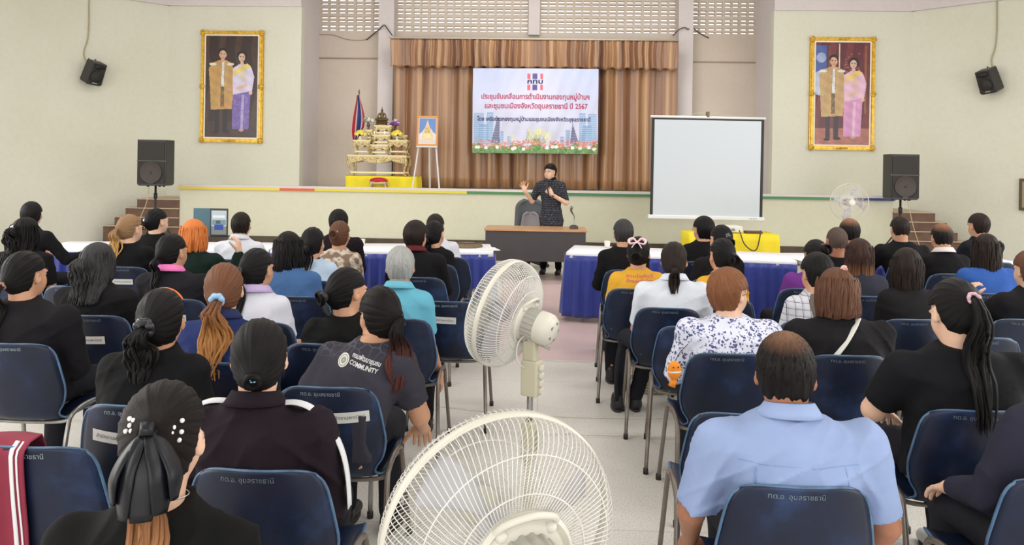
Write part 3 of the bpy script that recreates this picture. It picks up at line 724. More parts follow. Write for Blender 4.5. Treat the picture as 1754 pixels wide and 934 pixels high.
for px in (641, 659):
    zc_ = ZP(230.5, px, 14.05); o = thing('candle', 'small lit candle on the altar, %s of the pair' % ('left' if px < 650 else 'right'), 'candle', (XZ(px, 14.06, zc_), 14.06, zc_), 0, 'lit candles')
    MB().cyl((0, 0, 0), (0, 0, .03), .012, n=12).build('candle_stick', M_cv, o); MB().sphere((0, 0, .045), (.009, .009, .017), 6).build('flame', M_flame, o, smooth=True)
# flag on its pole
xf_ = XZ(606, 14.0, 2.6); fl = thing('flag_on_pole', 'furled red, white and blue striped flag on a pole left of the altar', 'flag', (xf_-.05, 14.45, ZF))
zt1 = PY(606, 152, 14.0).z-ZF
MB().lathe([(.1, 0), (.1, .02), (.05, .05), (.02, .07)], n=20).build('flag_base', M_gld, fl, smooth='auto')
MB().cyl((0, 0, .04), (.035, 0, zt1-.06), .011, n=10).build('flagpole', M_gld, fl, smooth=True); MB().lathe([(.0, .1), (.014, .05), (.012, 0), (.008, -.02)], (.035, 0, zt1-.06), n=10).build('finial', M_vase, fl, smooth=True)
zt2, zb2 = PY(606, 160, 14.0).z-ZF, PY(600, 236, 14.0).z-ZF
for k, (a, b, cl) in enumerate(((0, .2, (186, 40, 56)), (.2, .36, (226, 220, 222)), (.36, .68, (42, 56, 118)), (.68, .84, (226, 220, 222)), (.84, 1.0, (180, 44, 60)))):
    rows = []
    for i in range(25):
        t = i/24; z = zt2+(zb2-zt2)*t; wdt = .04+.26*math.sin(min(1, t*1.25)*PI/2)**1.5*(1-.35*max(0, t-.75)/.25)
        row = []
        for j in range(9):
            u = a+(b-a)*j/8; ss = u*wdt*1.6-.02; q = t*.9 + u*.5
            row.append((.03 - .2*(t**1.6)*(.35)*(.4+u) + (ss-.5*wdt)*.8*(1-t*.4), -.02-.03*math.sin(u*14+t*3), z - .12*(1-u)*t + .02*u))
        rows.append(row)
    MB().grid(rows).build('flag_stripe', mat('flag_cloth_%d' % k, s2l(*cl), rough=.7), fl, smooth=True, solid=.002)
# easel with picture
xe = XZ(732, 13.8, 1.6); es = thing('display_easel', 'white wooden easel standing right of the altar on the stage', 'easel', (xe, 13.80, ZF))
M_ew = mat('white_painted_wood', s2l(204, 204, 204), rough=.5)
ztop = PY(732, 200, 13.8).z-ZF; zl_ = PY(732, 250, 13.8).z-ZF
for sx in (-1, 1): MB().tube([(sx*.25, -.15, 0), (sx*.10, .03, ztop)], .018, 4).build('leg', M_ew, es)
MB().tube([(0, .35, 0), (0, .06, ztop)], .018, 4).build('leg', M_ew, es); MB().box((-.19, -.12, zl_-.03), (.19, -.03, zl_)).build('ledge', M_ew, es, bevel=.003)
a, b = PY(713.5, 197, 13.8), PY(749, 248.5, 13.8); pw, ph = b.x-a.x, a.z-b.z
pf = thing('framed_picture', 'small orange framed picture of a golden throne standing on the white easel', 'framed picture', (xe, 13.8-.065, ZF+zl_)); pf.rotation_euler = (math.radians(-5), 0, 0)
t = .03; s = MB()
for q in ((-pw/2, pw/2, 0, t), (-pw/2, pw/2, ph-t, ph), (-pw/2, -pw/2+t, t, ph-t), (pw/2-t, pw/2, t, ph-t)): s.box((q[0], -.03, q[2]), (q[1], 0, q[3]))
s.build('frame', mat('orange_gilt', s2l(206, 138, 64), rough=.4), pf, bevel=.004); MB().box((-pw/2+.02, -.012, .02), (pw/2-.02, -.004, ph-.02)).build('mount', mat('pale_mount', s2l(228, 224, 214)), pf)
c = Canvas(60, 90, (96, 130, 190)); c.ell(.5, .2, .6, .3, (206, 206, 216)); c.poly([(.15, .05), (.2, .5), (.35, .62), (.5, .95), (.65, .62), (.82, .5), (.88, .05)], (212, 190, 150))
c.ell(.5, .48, .16, .18, (190, 156, 96)); c.ell(.5, .68, .07, .06, (214, 176, 140)); c.rect(0, .0, 1, .12, (206, 196, 190)); c.ell(.5, .3, .2, .1, (226, 206, 150))
for k_ in range(60): c.ell(.2+.6*rnd.random(), .1+.5*rnd.random(), .03, .012, (236, 220, 176), .5)
c.mesh('picture', pw-.09, ph-.09, M_print, pf, TR(0, -.014, .045))

# ================================================================== IN FRONT OF THE STAGE
M_blk = mat('matt_black', s2l(34, 33, 33), rough=.6); M_blk2 = mat('black_plastic', s2l(42, 41, 42), rough=.45)
M_grl = mat('speaker_grille', s2l(48, 45, 43), rough=.7, bump=.6, bscale=300)
def pa_speaker(px0, px1, py0, py1, label, label2, rz):
    Y = 12.55; a, b = PY(px0, py0, Y), PY(px1, py1, Y); w_, h = b.x-a.x, a.z-b.z; x = (a.x+b.x)/2
    o = thing('loudspeaker', label, 'loudspeaker', (x, Y+.17, b.z), rz, 'loudspeakers on stands')
    MB().prism([(-w_/2, .03), (-w_/2, h), (w_/2, h), (w_/2, .03), (w_/2-.03, 0), (-w_/2+.03, 0)], -.17, .17).build('cabinet', M_blk2, o, bevel=.012)
    MB().box((-w_/2+.02, -.185, h*.56), (w_/2-.02, -.17, h-.03)).build('horn_grille', M_grl, o, bevel=.004)
    MB().box((-w_/2+.02, -.185, .04), (w_/2-.02, -.17, h*.53)).build('woofer_grille', M_grl, o, bevel=.004)
    MB().lathe([(.0, 0), (w_*.16, -.012), (w_*.36, .0), (w_*.39, .012), (w_*.36, .004), (w_*.16, -.004)], n=28, M=TR(0, -.19, h*.29, 0, PI/2)).build('woofer', mat('woofer_cone', s2l(62, 54, 50), rough=.6), o, smooth=True)
    MB().box((-.035, -.192, .035), (.035, -.185, .055)).build('badge', mat('silver_badge', s2l(150, 150, 150)), o)
    MB().box((-w_/2-.004, -.176, h*.535), (w_/2+.004, -.168, h*.55)).build('seam_strip', mat('grey_strip', s2l(90, 88, 88)), o)
    for sx in (-.13, .07, .14): MB().cyl((sx, 0, -.02), (sx, 0, .01), .02, n=10).build('foot', M_blk, o)
    t = thing('speaker_stand', label2, 'speaker stand', (x, Y+.17, 0)); hz = b.z
    MB().cyl((0, 0, .25), (0, 0, hz-.002), .018, n=12).build('pole', M_blk, t, smooth=True); MB().cyl((0, 0, hz-.22), (0, 0, hz-.13), .03, n=12).build('collar', M_blk, t, smooth=True)
    for k in range(3):
        an = k*2*PI/3+.5; MB().tube([(0, 0, .75), (.5*math.cos(an), .5*math.sin(an), .02)], .013, 8).build('leg', M_blk, t, smooth=True)
    MB().cyl((0, 0, .7), (0, 0, .82), .03, n=12).build('hub', M_blk, t, smooth=True)
    return x, Y, hz
xs1, Y1, hz1 = pa_speaker(235, 282, 239, 319, 'large black loudspeaker raised on a pole at the left of the hall', 'black tripod pole under the left loudspeaker', .05)
xs2, Y2, hz2 = pa_speaker(1528, 1575, 264, 343, 'large black loudspeaker raised on a pole at the right of the hall', 'black tripod pole under the right loudspeaker', -.05)
cable('speaker_cable', 'thin pale cable hanging from the left loudspeaker', [(xs1-.1, Y1+.15, hz1), (xs1-.12, Y1+.1, hz1-.3), (xs1-.2, Y1+.05, .6), (xs1-.1, Y1+.0, .02)], .005, (190, 182, 150))
cable('speaker_cable', 'thin pale cable hanging from the right loudspeaker', [(xs2+.08, Y2+.1, hz2), (xs2+.2, Y2+.1, hz2-.5), (xs2+.45, Y2+.1, .02)], .005, (200, 180, 140))
def wall_speaker(px, py, side, label):
    k = -1 if side == 'l' else 1
    r = ray(px, py)
    if k < 0: t = (aL[0]-YW-CAM.x) / (r.x - r.y)     # line x - y = aL.x - YW
    else: t = (aR[0]+YW-CAM.x) / (r.x + r.y)
    p = CAM+r*t; nrm = Vector((-k, -1, 0)).normalized(); ang = math.atan2(nrm.y, nrm.x)+PI/2
    o = thing('wall_speaker', label, 'wall speaker', p, ang - k*.25)
    M = TR(0, -.22, 0, 0, math.radians(20)) @ Matrix.Rotation(k*-.12, 4, 'Y')
    MB().prism([(-.15, -.2), (-.13, .19), (.13, .19), (.15, -.2), (.12, -.225), (-.12, -.225)], -.12, .12).build('cabinet', M_blk2, o, bevel=.02, M=M)
    MB().lathe([(.0, -.02), (.06, -.015), (.105, 0), (.11, .012)], n=24, M=M@TR(0, -.125, -.06, 0, PI/2)).build('woofer', M_grl, o, smooth=True)
    MB().lathe([(.0, -.01), (.09, 0), (.1, .01)], n=24, M=M@TR(0, -.125, .12, 0, PI/2)@Matrix.Scale(.45, 4, (0, 1, 0))).build('horn', M_blk, o, smooth=True)
    MB().box((-.04, -.135, -.19), (.04, -.12, -.17), M).build('badge', mat('silver_badge', s2l(150, 150, 150)), o)
    MB().box((-.03, -.14, -.02), (.03, -.0, .03)).box((-.05, -.012, -.1), (.05, 0, .14)).build('bracket', M_blk, o)
    for x in (-.06, .06): MB().cyl((x, -.15, .2), (x, -.15, .24), .012, n=8).build('knob', M_blk, o)
    top = CAM + ray(px-(2 if k < 0 else -14), 2)*t*1.0
    d = nrm*.02
    cable('speaker_cable', 'pale wire running up the %s wall from the small wall speaker' % ('left' if k < 0 else 'right'), [p+d+Vector((-.0, 0, .14)), p+d+Vector((-.05*1, -.05*k*-1, .35)), p+d+Vector((0, 0, .7)), Vector((p.x, p.y, ZB+.2))+d], .011, (172, 160, 128))
wall_speaker(150, 124, 'l', 'small black speaker bracketed high on the left wall')
wall_speaker(1706, 138, 'r', 'small black speaker bracketed high on the right wall')

# projection screen on a tripod
YP = 11.9; a, b = PY(1115, 200, YP), PY(1305, 376, YP); sw_, sh_ = b.x-a.x, a.z-b.z; xm = (a.x+b.x)/2
scn = thing('projection_screen', 'large blank white projection screen with black borders on a stand', 'projection screen', (xm, YP, 0)); scn.rotation_euler = (0, .006, 0)
z0 = b.z; M_sc = mat('screen_white', s2l(194, 202, 210), rough=.7)
MB().box((-sw_/2, 0, z0+.03), (sw_/2, .004, z0+sh_)).build('screen_fabric', M_blk, scn); MB().box((-sw_/2+.045, -.003, z0+.035), (sw_/2-.045, -.0005, z0+sh_-.045)).build('screen_surface', M_sc, scn)
MB().box((-sw_/2-.03, -.03, z0-.02), (sw_/2+.03, .04, z0+.04)).build('bottom_case', mat('case_white', s2l(222, 224, 226), rough=.35), scn, bevel=.012)
text_part('VERTEX', .03, TR(sw_/2-.15, -.031, z0+.01, 0, PI/2), mat('grey_print', s2l(120, 124, 130)), scn, width=.13)
MB().cyl((-sw_/2-.02, 0, z0+sh_), (sw_/2+.02, 0, z0+sh_), .02, n=12).build('top_bar', mat('case_white', s2l(222, 224, 226)), scn, smooth=True)
MB().cyl((0, .07, .3), (0, .05, z0+sh_+.08), .016, n=10).build('pole', M_blk, scn); MB().box((-.02, -.02, z0+sh_+.0), (.02, .07, z0+sh_+.09)).build('hook', mat('brass_hook', s2l(110, 96, 70)), scn, bevel=.003)
MB().tube([(-.42, 0, z0+sh_+.02), (0, 0, z0+sh_+.09), (.42, 0, z0+sh_+.02)], .004, 6).build('hanging_wire', mat('wire_grey', s2l(190, 180, 160)), scn)
for k in range(3): an = k*2*PI/3+.52; MB().tube([(0, .07, .55), (.36*math.cos(an), .07+.36*math.sin(an), .015)], .012, 8).build('leg', M_blk, scn, smooth=True)

# presenter's desk
DY0, DY1 = 10.95, 11.6; xd0, xd1 = XZ(829, DY0, .74), XZ(1006, DY0, .74)
M_desk = mat('desk_wood', s2l(186, 142, 100), rough=.35, var=.08, vscale=9); M_pan = mat('desk_panel', s2l(62, 58, 60), rough=.5, var=.08)
dk = thing('presenter_desk', 'dark grey panelled desk with a light wood top before the stage', 'desk', ((xd0+xd1)/2, (DY0+DY1)/2, 0)); hw = (xd1-xd0)/2; hd = (DY1-DY0)/2
MB().box((-hw, -hd, .725), (hw, hd, .752)).build('desktop', M_desk, dk, bevel=.004); MB().box((-hw+.02, -hd+.02, .29), (hw-.02, -hd+.04, .725)).build('front_panel', M_pan, dk)
for sx in (-1, 1): MB().box((sx*(hw-.02)-.018*(sx > 0), -hd+.04, .03), (sx*(hw-.02)+.018*(sx < 0), hd-.02, .725)).build('side_panel', M_pan, dk); MB().box((sx*(hw-.05)-.03, -hd+.03, 0), (sx*(hw-.05)+.03, hd-.03, .04)).build('foot', M_blk, dk, bevel=.01)
# trophy-like figure on the desk
xt = XZ(983, 11.2, .8); tr_ = thing('award_figurine', 'slim dark twisted figurine on a dark block standing on the desk', 'figurine', (xt, 11.2, .752))
MB().prism([(-.065, 0), (-.06, .04), (-.03, .058), (.03, .058), (.06, .04), (.065, 0)], -.04, .04).build('block', mat('dark_stone', s2l(72, 66, 62), rough=.4), tr_, bevel=.004)
MB().box((-.008, -.004, .055), (.012, .004, .15)).build('clear_stem', mat('clear_acrylic', (.9, .93, .93), rough=.05, trans=.9), tr_)
MB().tube(spline([(.005, 0, .14), (-.0, 0, .19), (-.03, 0, .24), (-.045, 0, .28), (-.03, 0, .31)], 6), [.004, .006, .012, .016, .006], 8).tube([(-.04, 0, .28), (-.065, 0, .315)], [.008, .004], 6).tube([(-.035, 0, .285), (-.01, 0, .33)], [.008, .003], 6).sphere((-.04, 0, .325), .012, 6).build('figure', M_vase, tr_, smooth=True)
# office chair
xo_ = XZ(916, 12.0, .8); oc = thing('office_chair', 'grey and light mesh office chair on castors behind the desk', 'office chair', (xo_-.06, 12.38, 0), .12)
M_og = mat('office_grey', s2l(84, 88, 92), rough=.6, bump=.2, bscale=200); M_om = mat('office_mesh', s2l(146, 140, 142), rough=.7, bump=.4, bscale=300)
def shell(w0, w1, z0, z1, y, th, crown=.06, n=12):
    rows = []
    for j in range(n+1):
        t = j/n; wd = w0+(w1-w0)*t; wd *= math.sqrt(max(.02, 1-max(0, (t-.72)/.28)**2*.8)); rows.append([(wd*u, y+crown*u*u*-1, z0+(z1-z0)*t) for u in np.linspace(-1, 1, 13)])
    return MB().grid(rows)
shell(.25, .23, .62, 1.10, .22, .05).build('backrest', M_og, oc, smooth=True, solid=.06, bevel=.0); shell(.16, .12, .64, .90, .185, .05).build('mesh_panel', M_om, oc, smooth=True, solid=.03)
MB().box((-.25, -.25, .42), (.25, .22, .50)).build('seat', M_og, oc, bevel=.03); MB().cyl((0, 0, .12), (0, 0, .42), .03, n=12).build('gas_column', M_blk, oc, smooth=True); MB().box((-.03, .18, .44), (.03, .27, .8)).build('back_support', M_blk, oc, bevel=.01)
for sx in (-1, 1): MB().tube([(sx*.27, .12, .45), (sx*.3, .12, .66), (sx*.3, -.15, .68)], .018, 8).build('armrest', M_blk, oc, smooth=True)
for k in range(5):
    an = k*2*PI/5+.3; cx_, cy_ = .3*math.cos(an), .3*math.sin(an); MB().tube([(0, 0, .12), (cx_, cy_, .07)], [.03, .018], 8).build('star_leg', M_blk, oc, smooth=True)
    w_ = MB().cyl((cx_-.02*math.sin(an), cy_+.02*math.cos(an), .028), (cx_+.02*math.sin(an), cy_-.02*math.cos(an), .028), .028, n=14).build('castor', M_blk, oc)
# yellow side table with projector
Yt = 10.9; x0, x1 = XZ(1180, Yt, .74), XZ(1335, Yt, .74)
tb = thing('side_table', 'table under a yellow pleated cloth below the projection screen', 'table', ((x0+x1)/2, Yt+.3, 0))
M_tw = mat('table_laminate', s2l(206, 204, 198), rough=.5); M_tl = mat('table_leg_steel', s2l(170, 170, 170), rough=.3, metal=.7)
MB().box((-(x1-x0)/2+.01, -.29, .71), ((x1-x0)/2-.01, .29, .738)).build('tabletop', M_tw, tb)
for sx in (-1, 1):
    for sy in (-1, 1): MB().cyl((sx*((x1-x0)/2-.08), sy*.24, 0), (sx*((x1-x0)/2-.08), sy*.24, .71), .014, n=8).build('leg', M_tl, tb)
skirt_cloth('table_cloth', 'bright yellow pleated cloth draped to the floor over the side table', x0, x1, Yt, Yt+.6, .03, .742, M_yel, fr=5, amp=.012, cat='tablecloth')
xp = XZ(1248, 11.15, .8); pj = thing('projector', 'white video projector on the yellow cloth', 'projector', (xp, 11.15, .744), .1)
M_pj = mat('projector_white', s2l(214, 212, 208), rough=.4)
MB().box((-.17, -.12, .012), (.17, .12, .105)).build('body', M_pj, pj, bevel=.015); MB().cyl((.08, .12, .06), (.08, .14, .06), .035, n=16).build('lens', M_blk, pj)
MB().box((-.12, -.123, .03), (-.02, -.12, .08)).box((.0, -.123, .035), (.05, -.12, .07)).build('socket_panel', mat('grey_sockets', s2l(120, 120, 124)), pj)
tag(MB().tube(spline([(-.17, .0, .03), (-.24, -.05, .02), (-.28, -.02, .012), (-.34, -.06, .012)], 5), .008, 6).build('adapter_cable', M_cv), 'white cable lying on the yellow cloth left of the projector', 'cable').location = (xp+.0, 11.1, .746)
bx_ = MB().box((-.12, -.07, 0), (.12, .07, .035)).build('leather_case', mat('brown_leather', s2l(92, 52, 40), rough=.5), bevel=.008); bx_.location = (XZ(1290, 11.1, .76), 11.1, .745); tag(bx_, 'flat brown case lying on the yellow cloth right of the projector', 'case')
cable('power_cable', 'black cable looping down the front of the yellow tablecloth', [PY(1266, 396, 11.0)+Vector((0, 0, .01)), PY(1268, 399, 10.86), PY(1275, 418, 10.84), PY(1288, 429, 10.83), PY(1297, 425, 10.83), PY(1303, 398, 10.85), PY(1303, 396.5, 11.0)], .009, (70, 56, 40))

# ---- long tables with white cloth and blue pleated skirt
M_blue = mat('royal_blue_satin', s2l(30, 48, 138), rough=.42, sheen=.4, var=.12, vscale=5, bump=.15, bscale=25)
M_wc = mat('white_table_cloth', s2l(226, 226, 232), rough=.6, bump=.15, bscale=20)
def long_table(x0, y0, x1, y1, where, endl, endr):
    a = Vector((x0, y0, 0)); b = Vector((x1, y1, 0)); ln = (b-a).length; ang = math.atan2(y1-y0, x1-x0); c = (a+b)/2; dep = .72
    t = thing('folding_table', 'long folding table under white cloth and blue skirt, ' + where, 'table', c, ang, 'folding tables in the front row')
    t.location = c + Vector((-math.sin(ang), math.cos(ang), 0))*dep/2
    MB().box((-ln/2+.004, -dep/2+.01, .715), (ln/2-.004, dep/2-.01, .745)).build('tabletop', M_tw, t)
    for sx in (-1, 1):
        for sy in (-1, 1): MB().cyl((sx*(ln/2-.18), sy*(dep/2-.12), 0), (sx*(ln/2-.18), sy*(dep/2-.12), .715), .016, n=10).build('leg', M_ew, t)
        MB().cyl((sx*(ln/2-.18), -(dep/2-.12), .12), (sx*(ln/2-.18), (dep/2-.12), .12), .011, n=8).build('leg_brace', M_ew, t)
    # white top cloth with a short overhang
    s = MB(); zt3 = .752; n = 40; rows = []
    xs_ = np.linspace(-ln/2, ln/2, n)
    rr = [(-dep/2-.018, .695), (-dep/2-.014, .735), (-dep/2-.002, zt3), (0, zt3+.001), (dep/2, zt3), (dep/2+.012, .72)]
    for yy, zz in rr: rows.append([(x, yy, zz+(.006*math.sin(x*7+x0*5) if zz < .7 else .0)) for x in xs_])
    s.grid(rows)
    o = s.build('top_cloth', M_wc, smooth=True, solid=.002); o.location = t.location; o.rotation_euler = t.rotation_euler
    tag(o, 'white cloth spread on the long table, ' + where, 'tablecloth', 'white top cloths')
    # blue skirt: front and chosen ends
    pts = [(-ln/2, dep/2), (-ln/2, -dep/2), (ln/2, -dep/2), (ln/2, dep/2)]
    seg = ([(pts[0], pts[1])] if endl else []) + [(pts[1], pts[2])] + ([(pts[2], pts[3])] if endr else [])
    P = []
    for p, q in seg:
        d = np.array(q)-np.array(p); L_ = np.linalg.norm(d); nn = (d[1]/L_, -d[0]/L_)
        for i in range(int(L_/.018)+1): u = i*.018/L_; P.append((p[0]+d[0]*u, p[1]+d[1]*u, nn[0], nn[1]))
    P = np.array(P)
    if endl or endr:
        for _ in range(6): P[1:-1, 2:] = (P[:-2, 2:]+P[1:-1, 2:]+P[2:, 2:])/3
    ss = np.arange(len(P))*.018; wv_ = np.sin(ss*2*PI*8.5+1.2*np.sin(ss*4+x0))+.5*np.sin(ss*2*PI*2.3+x0); rows = []
    for j in range(12):
        tt = j/11; o_ = .022+.016*wv_*min(1, .35+tt)+.035*tt*(1+.4*np.sin(ss*3.1+x0)); z = .72+(.07-.72)*tt
        rows.append(np.stack([P[:, 0]+P[:, 2]*o_, P[:, 1]+P[:, 3]*o_, np.full(len(P), z)+.012*np.sin(ss*5)*tt], -1))
    o = MB().grid(rows).build('table_skirt', M_blue, smooth=True, solid=.003); o.location = t.location; o.rotation_euler = t.rotation_euler
    tag(o, 'royal blue pleated skirt hung round the long table, ' + where, 'table skirt', 'blue table skirts')
pa, pb_ = PZ(60, 427, .745), PZ(846, 432, .745)
pts = [pa.lerp(pb_, k/2) for k in range(3)]
for k, wh in enumerate(('left row, end by the wall', 'left row, end next to the aisle')):
    long_table(pts[k].x+.006, pts[k].y, pts[k+1].x-.006, pts[k+1].y, wh, k == 0, k == 1)
pts = [PZ(969, 433, .745), PZ(1372, 449, .745), PZ(1752, 451, .745)]
for k, wh in enumerate(('right row, end next to the aisle', 'right row, end by the wall')):
    long_table(pts[k].x+.006, pts[k].y, pts[k+1].x-.04, pts[k+1].y, wh, k == 0, k == 1)
# things on the tables
def on_table(px, py, z=.754): p = PZ(px, py, z); return (p.x, p.y, z)
hb = thing('handbag', 'flat brown woven pouch lying at the aisle end of the left tables', 'bag', on_table(800, 424), .1)
MB().lathe([(.0, .0), (.17, .0), (.18, .02), (.16, .045), (.1, .055), (0, .058)], n=28, sy=.6).build('body', mat('woven_brown', s2l(126, 108, 84), rough=.8, var=.3, vscale=60, bump=.5), hb, smooth='auto')
MB().tube([(.17*math.cos(a), -.02+.1*math.sin(a), .06) for a in np.linspace(PI, 2*PI, 14)], .008, 6).build('strap', mat('dark_strap', s2l(70, 56, 44)), hb, smooth=True)
for i, (px, py, rz) in enumerate(((836, 427, .3), (1215, 428, .1), (1662, 446, .2))):
    o = MB().box((-.105, -.148, 0), (.105, .148, .004)).build('paper_sheets', mat('paper_white', s2l(222, 222, 220), rough=.8)); o.location = on_table(px, py); o.rotation_euler = (0, 0, rz)
    tag(o, ('white papers at the aisle end of the left table row', 'white papers on the right table row before the yellow cloth', 'white papers in front of the man in the far right corner')[i], 'papers')
for i, (px, py) in enumerate(((1652, 440), (1040, 424), (620, 421))):
    o = MB().lathe([(.028, 0), (.03, .005), (.036, .075), (.033, .075), (.027, .008)], n=18).build('paper_cup', M_cv, smooth=True); o.location = on_table(px, py)
    tag(o, ('white cup on the table near the far right man', 'white cup on the right table near its aisle end', 'white cup on the middle left table')[i], 'cup')
# ================================================================== STAND FANS
M_fw = mat('fan_offwhite_enamel', s2l(206, 202, 190), rough=.4); M_wire = mat('fan_wire', s2l(214, 212, 206), rough=.35, metal=.2)
M_fb = mat('fan_beige_plastic', s2l(190, 184, 160), rough=.5); M_chr = mat('chrome_tube', s2l(190, 190, 190), rough=.2, metal=.9)
M_bl = mat('fan_blade_plastic', s2l(196, 195, 202), rough=.35, alpha=.55)
def stand_fan(label, x, y, zc, R, rz, tilt, nw=96, detail=True, blades=3, wr=.0016, pole_dx=0):
    o = thing('stand_fan', label, 'fan', (x, y, 0), rz); T = Matrix.Translation((0, 0, zc)) @ Matrix.Rotation(tilt, 4, 'X')
    prof_r = spline([(R, 0), (R*.985, -.035), (R*.86, -.075), (R*.62, -.098), (R*.40, -.105)], 3)   # rear: radius, along axis
    prof_f = spline([(R, 0), (R*.985, .035), (R*.86, .07), (R*.6, .095), (R*.25, .105), (R*.17, .105)], 3)
    def wires(prof, name, n, rings, tw):
        s = MB()
        for k in range(n):
            P = [(r*math.cos(2*PI*k/n+tw*(1-r/R)), a, r*math.sin(2*PI*k/n+tw*(1-r/R))) for r, a in prof]; s.tube(P, wr, 4, cap=False)
        for rr in rings:
            aa = np.interp(rr*R, [p[0] for p in prof][::-1], [p[1] for p in prof][::-1])
            s.tube([(rr*R*math.cos(t), aa, rr*R*math.sin(t)) for t in np.linspace(0, 2*PI, 48, endpoint=False)], wr*1.4, 5, closed=True)
        return s.build(name, M_wire, o, M=T, smooth=True)
    wires(prof_r, 'rear_cage', nw, (.82, .55), .35); wires(prof_f, 'front_cage', nw, (.9, .6, .3), -.35)
    rows = [[(rr*math.cos(t), a, rr*math.sin(t)) for t in np.linspace(0, 2*PI, 64)] for rr, a in ((R*1.0, -.011), (R*1.018, -.009), (R*1.018, .009), (R, .011), (R*.99, 0), (R*1.0, -.011))]
    MB().grid(rows).build('cage_rim', M_fw, o, M=T, smooth=True)
    MB().lathe([(0, -.006), (R*.16, -.004), (R*.18, .0), (R*.16, .006), (0, .01)], n=28, M=TR(0, .105, 0, 0, -PI/2)).build('front_badge', M_fw, o, M=T, smooth=True)
    for k in range(blades):
        rows = []
        for i in range(10):
            t = i/9; r = R*(.14+.72*t); wd = (.30+.55*math.sin(t*PI*.62+.25))*1.9/blades; row = []
            for j in range(9):
                u = j/8-.5; an = 2*PI*k/blades+u*wd+.35*t; row.append((r*math.cos(an), .02-.055*u*(1-.35*t)-.012*t, r*math.sin(an)))
            rows.append(row)
        MB().grid(rows).build('blade', M_bl, o, M=T, smooth=True, solid=.002)
    MB().lathe([(0, .04), (R*.10, .035), (R*.155, .01), (R*.16, -.03), (0, -.03)], n=24, M=TR(0, .02, 0, 0, -PI/2)).build('blade_hub', M_bl, o, M=T, smooth=True)
    # motor: rear plate, ribbed housing, domed cap
    MB().lathe([(R*.42, 0), (R*.43, .012), (R*.40, .02), (R*.36, .012), (R*.33, .02), (R*.2, .022), (R*.2, 0)], n=40, M=TR(0, -.095, 0, 0, PI/2)).build('rear_plate', M_fw, o, M=T, smooth='auto')
    s = MB(); n = 36; rr = .066
    pr = [(rr*.98, 0), (rr, .005), (rr, .065), (rr*.98, .07)]
    V = []; 
    for r, a in pr:
        for k in range(n*2): q = r*(1 if k % 4 < 2 else .93); V.append((q*math.cos(PI*k/n), -.105-a, q*math.sin(PI*k/n)))
    m2 = n*2; F = [(i*m2+k, i*m2+(k+1) % m2, (i+1)*m2+(k+1) % m2, (i+1)*m2+k) for i in range(3) for k in range(m2)]+[tuple(range(m2)), tuple(range(4*m2-1, 3*m2-1, -1))]
    s.add(V, F).build('motor_housing', mat('fan_motor_grey', s2l(170, 167, 158), rough=.45), o, M=T)
    MB().lathe([(.068, 0), (.069, .03), (.066, .05), (.055, .066), (.03, .074), (0, .076)], n=36, M=TR(0, -.172, 0, 0, PI/2)).build('motor_cap', M_fw, o, M=T, smooth='auto')
    if detail:
        s = MB()
        for k in range(5): s.cyl((.034*math.cos(k*1.257), -.238, .034*math.sin(k*1.257)), (.034*math.cos(k*1.257), -.2455, .034*math.sin(k*1.257)), .008, n=12)
        s.build('vent_holes', mat('vent_dark', s2l(120, 122, 126)), o, M=T)
        MB().tube(spline([(-.065, -.10, .06), (-.05, -.12, .09), (0, -.13, .105), (.05, -.12, .09), (.065, -.10, .06)], 5), .007, 8).build('handle', M_fw, o, M=T, smooth=True)
        text_part('HATARI', .026, T @ TR(.069, -.187, 0, PI/2, PI/2, 0) , mat('fan_blue_print', s2l(70, 96, 150)), o, width=.06)
        for k in range(2): MB().sphere((.05*(1-2*k), -.11, .065), .012, 8).build('screw', M_fw, o, M=T, smooth=True)
    MB().tube([(0, -.14, -.06), (0, -.145, -.10)], .014, 8).build('swivel', M_blk, o, M=T); MB().tube([(0, -.18, -.07), (.03, -.23, -.085)], .007, 6).build('oscillation_knob', M_chr, o, M=T)
    yp = -.13
    MB().box((-.022, yp-.03, zc-.20), (.022, yp+.03, zc-.10)).build('neck_bracket', M_fb, o, bevel=.008)
    MB().tube([(0, yp, zc-.11), (0, yp-.0, zc-.06)], .02, 10).build('tilt_joint', M_fw, o, smooth=True)
    MB().box((-.035, yp-.045, zc-.33), (.03, yp+.03, zc-.18)).build('switch_box', M_fb, o, bevel=.008)
    for k in range(4): MB().box((-.015, yp-.058, zc-.315+.032*k), (.015, yp-.044, zc-.295+.032*k)).build('push_button', M_fw, o, bevel=.003)
    MB().cyl((0, yp, .62), (0, yp, zc-.18), .013, n=14).build('inner_pole', M_chr, o, smooth=True); MB().box((-.028, yp-.028, zc-.60), (.03, yp+.028, zc-.44)).build('height_clamp', M_fb, o, bevel=.006)
    MB().box((.005, yp-.05, zc-.55), (.03, yp-.027, zc-.47)).build('clamp_lever', M_fw, o, bevel=.006)
    MB().cyl((0, yp, .04), (0, yp, zc-.5), .02, n=14).build('outer_pole', M_fb, o, smooth=True); MB().lathe([(.2, 0), (.2, .02), (.17, .04), (.06, .06), (.03, .09)], (0, yp, 0), n=36).build('base', M_fb, o, smooth='auto')
    MB().tube(spline([(.0, -.15, zc-.05), (-.05, -.1, zc-.10), (-.06, -.1, zc-.18), (-.02, yp, zc-.22)], 6), .004, 6).build('motor_cable', M_fw, o, smooth=True)
    return o
def fan_at(px, py, D, Rpx, **k):
    p = W(px, py, D); return p, Rpx*D/F_PX
p, R = fan_at(864, 536, 3.25, 92); FA = stand_fan('stand fan in the middle of the aisle seen from its motor side', p.x+.0, p.y, p.z, R, math.radians(63), math.radians(13), nw=100)
p, R = fan_at(856, 912, 1.48, 208); FB = stand_fan('nearest stand fan, its rear cage filling the bottom centre', p.x, p.y, p.z, R, math.radians(27), math.radians(6), nw=120, wr=.0011)
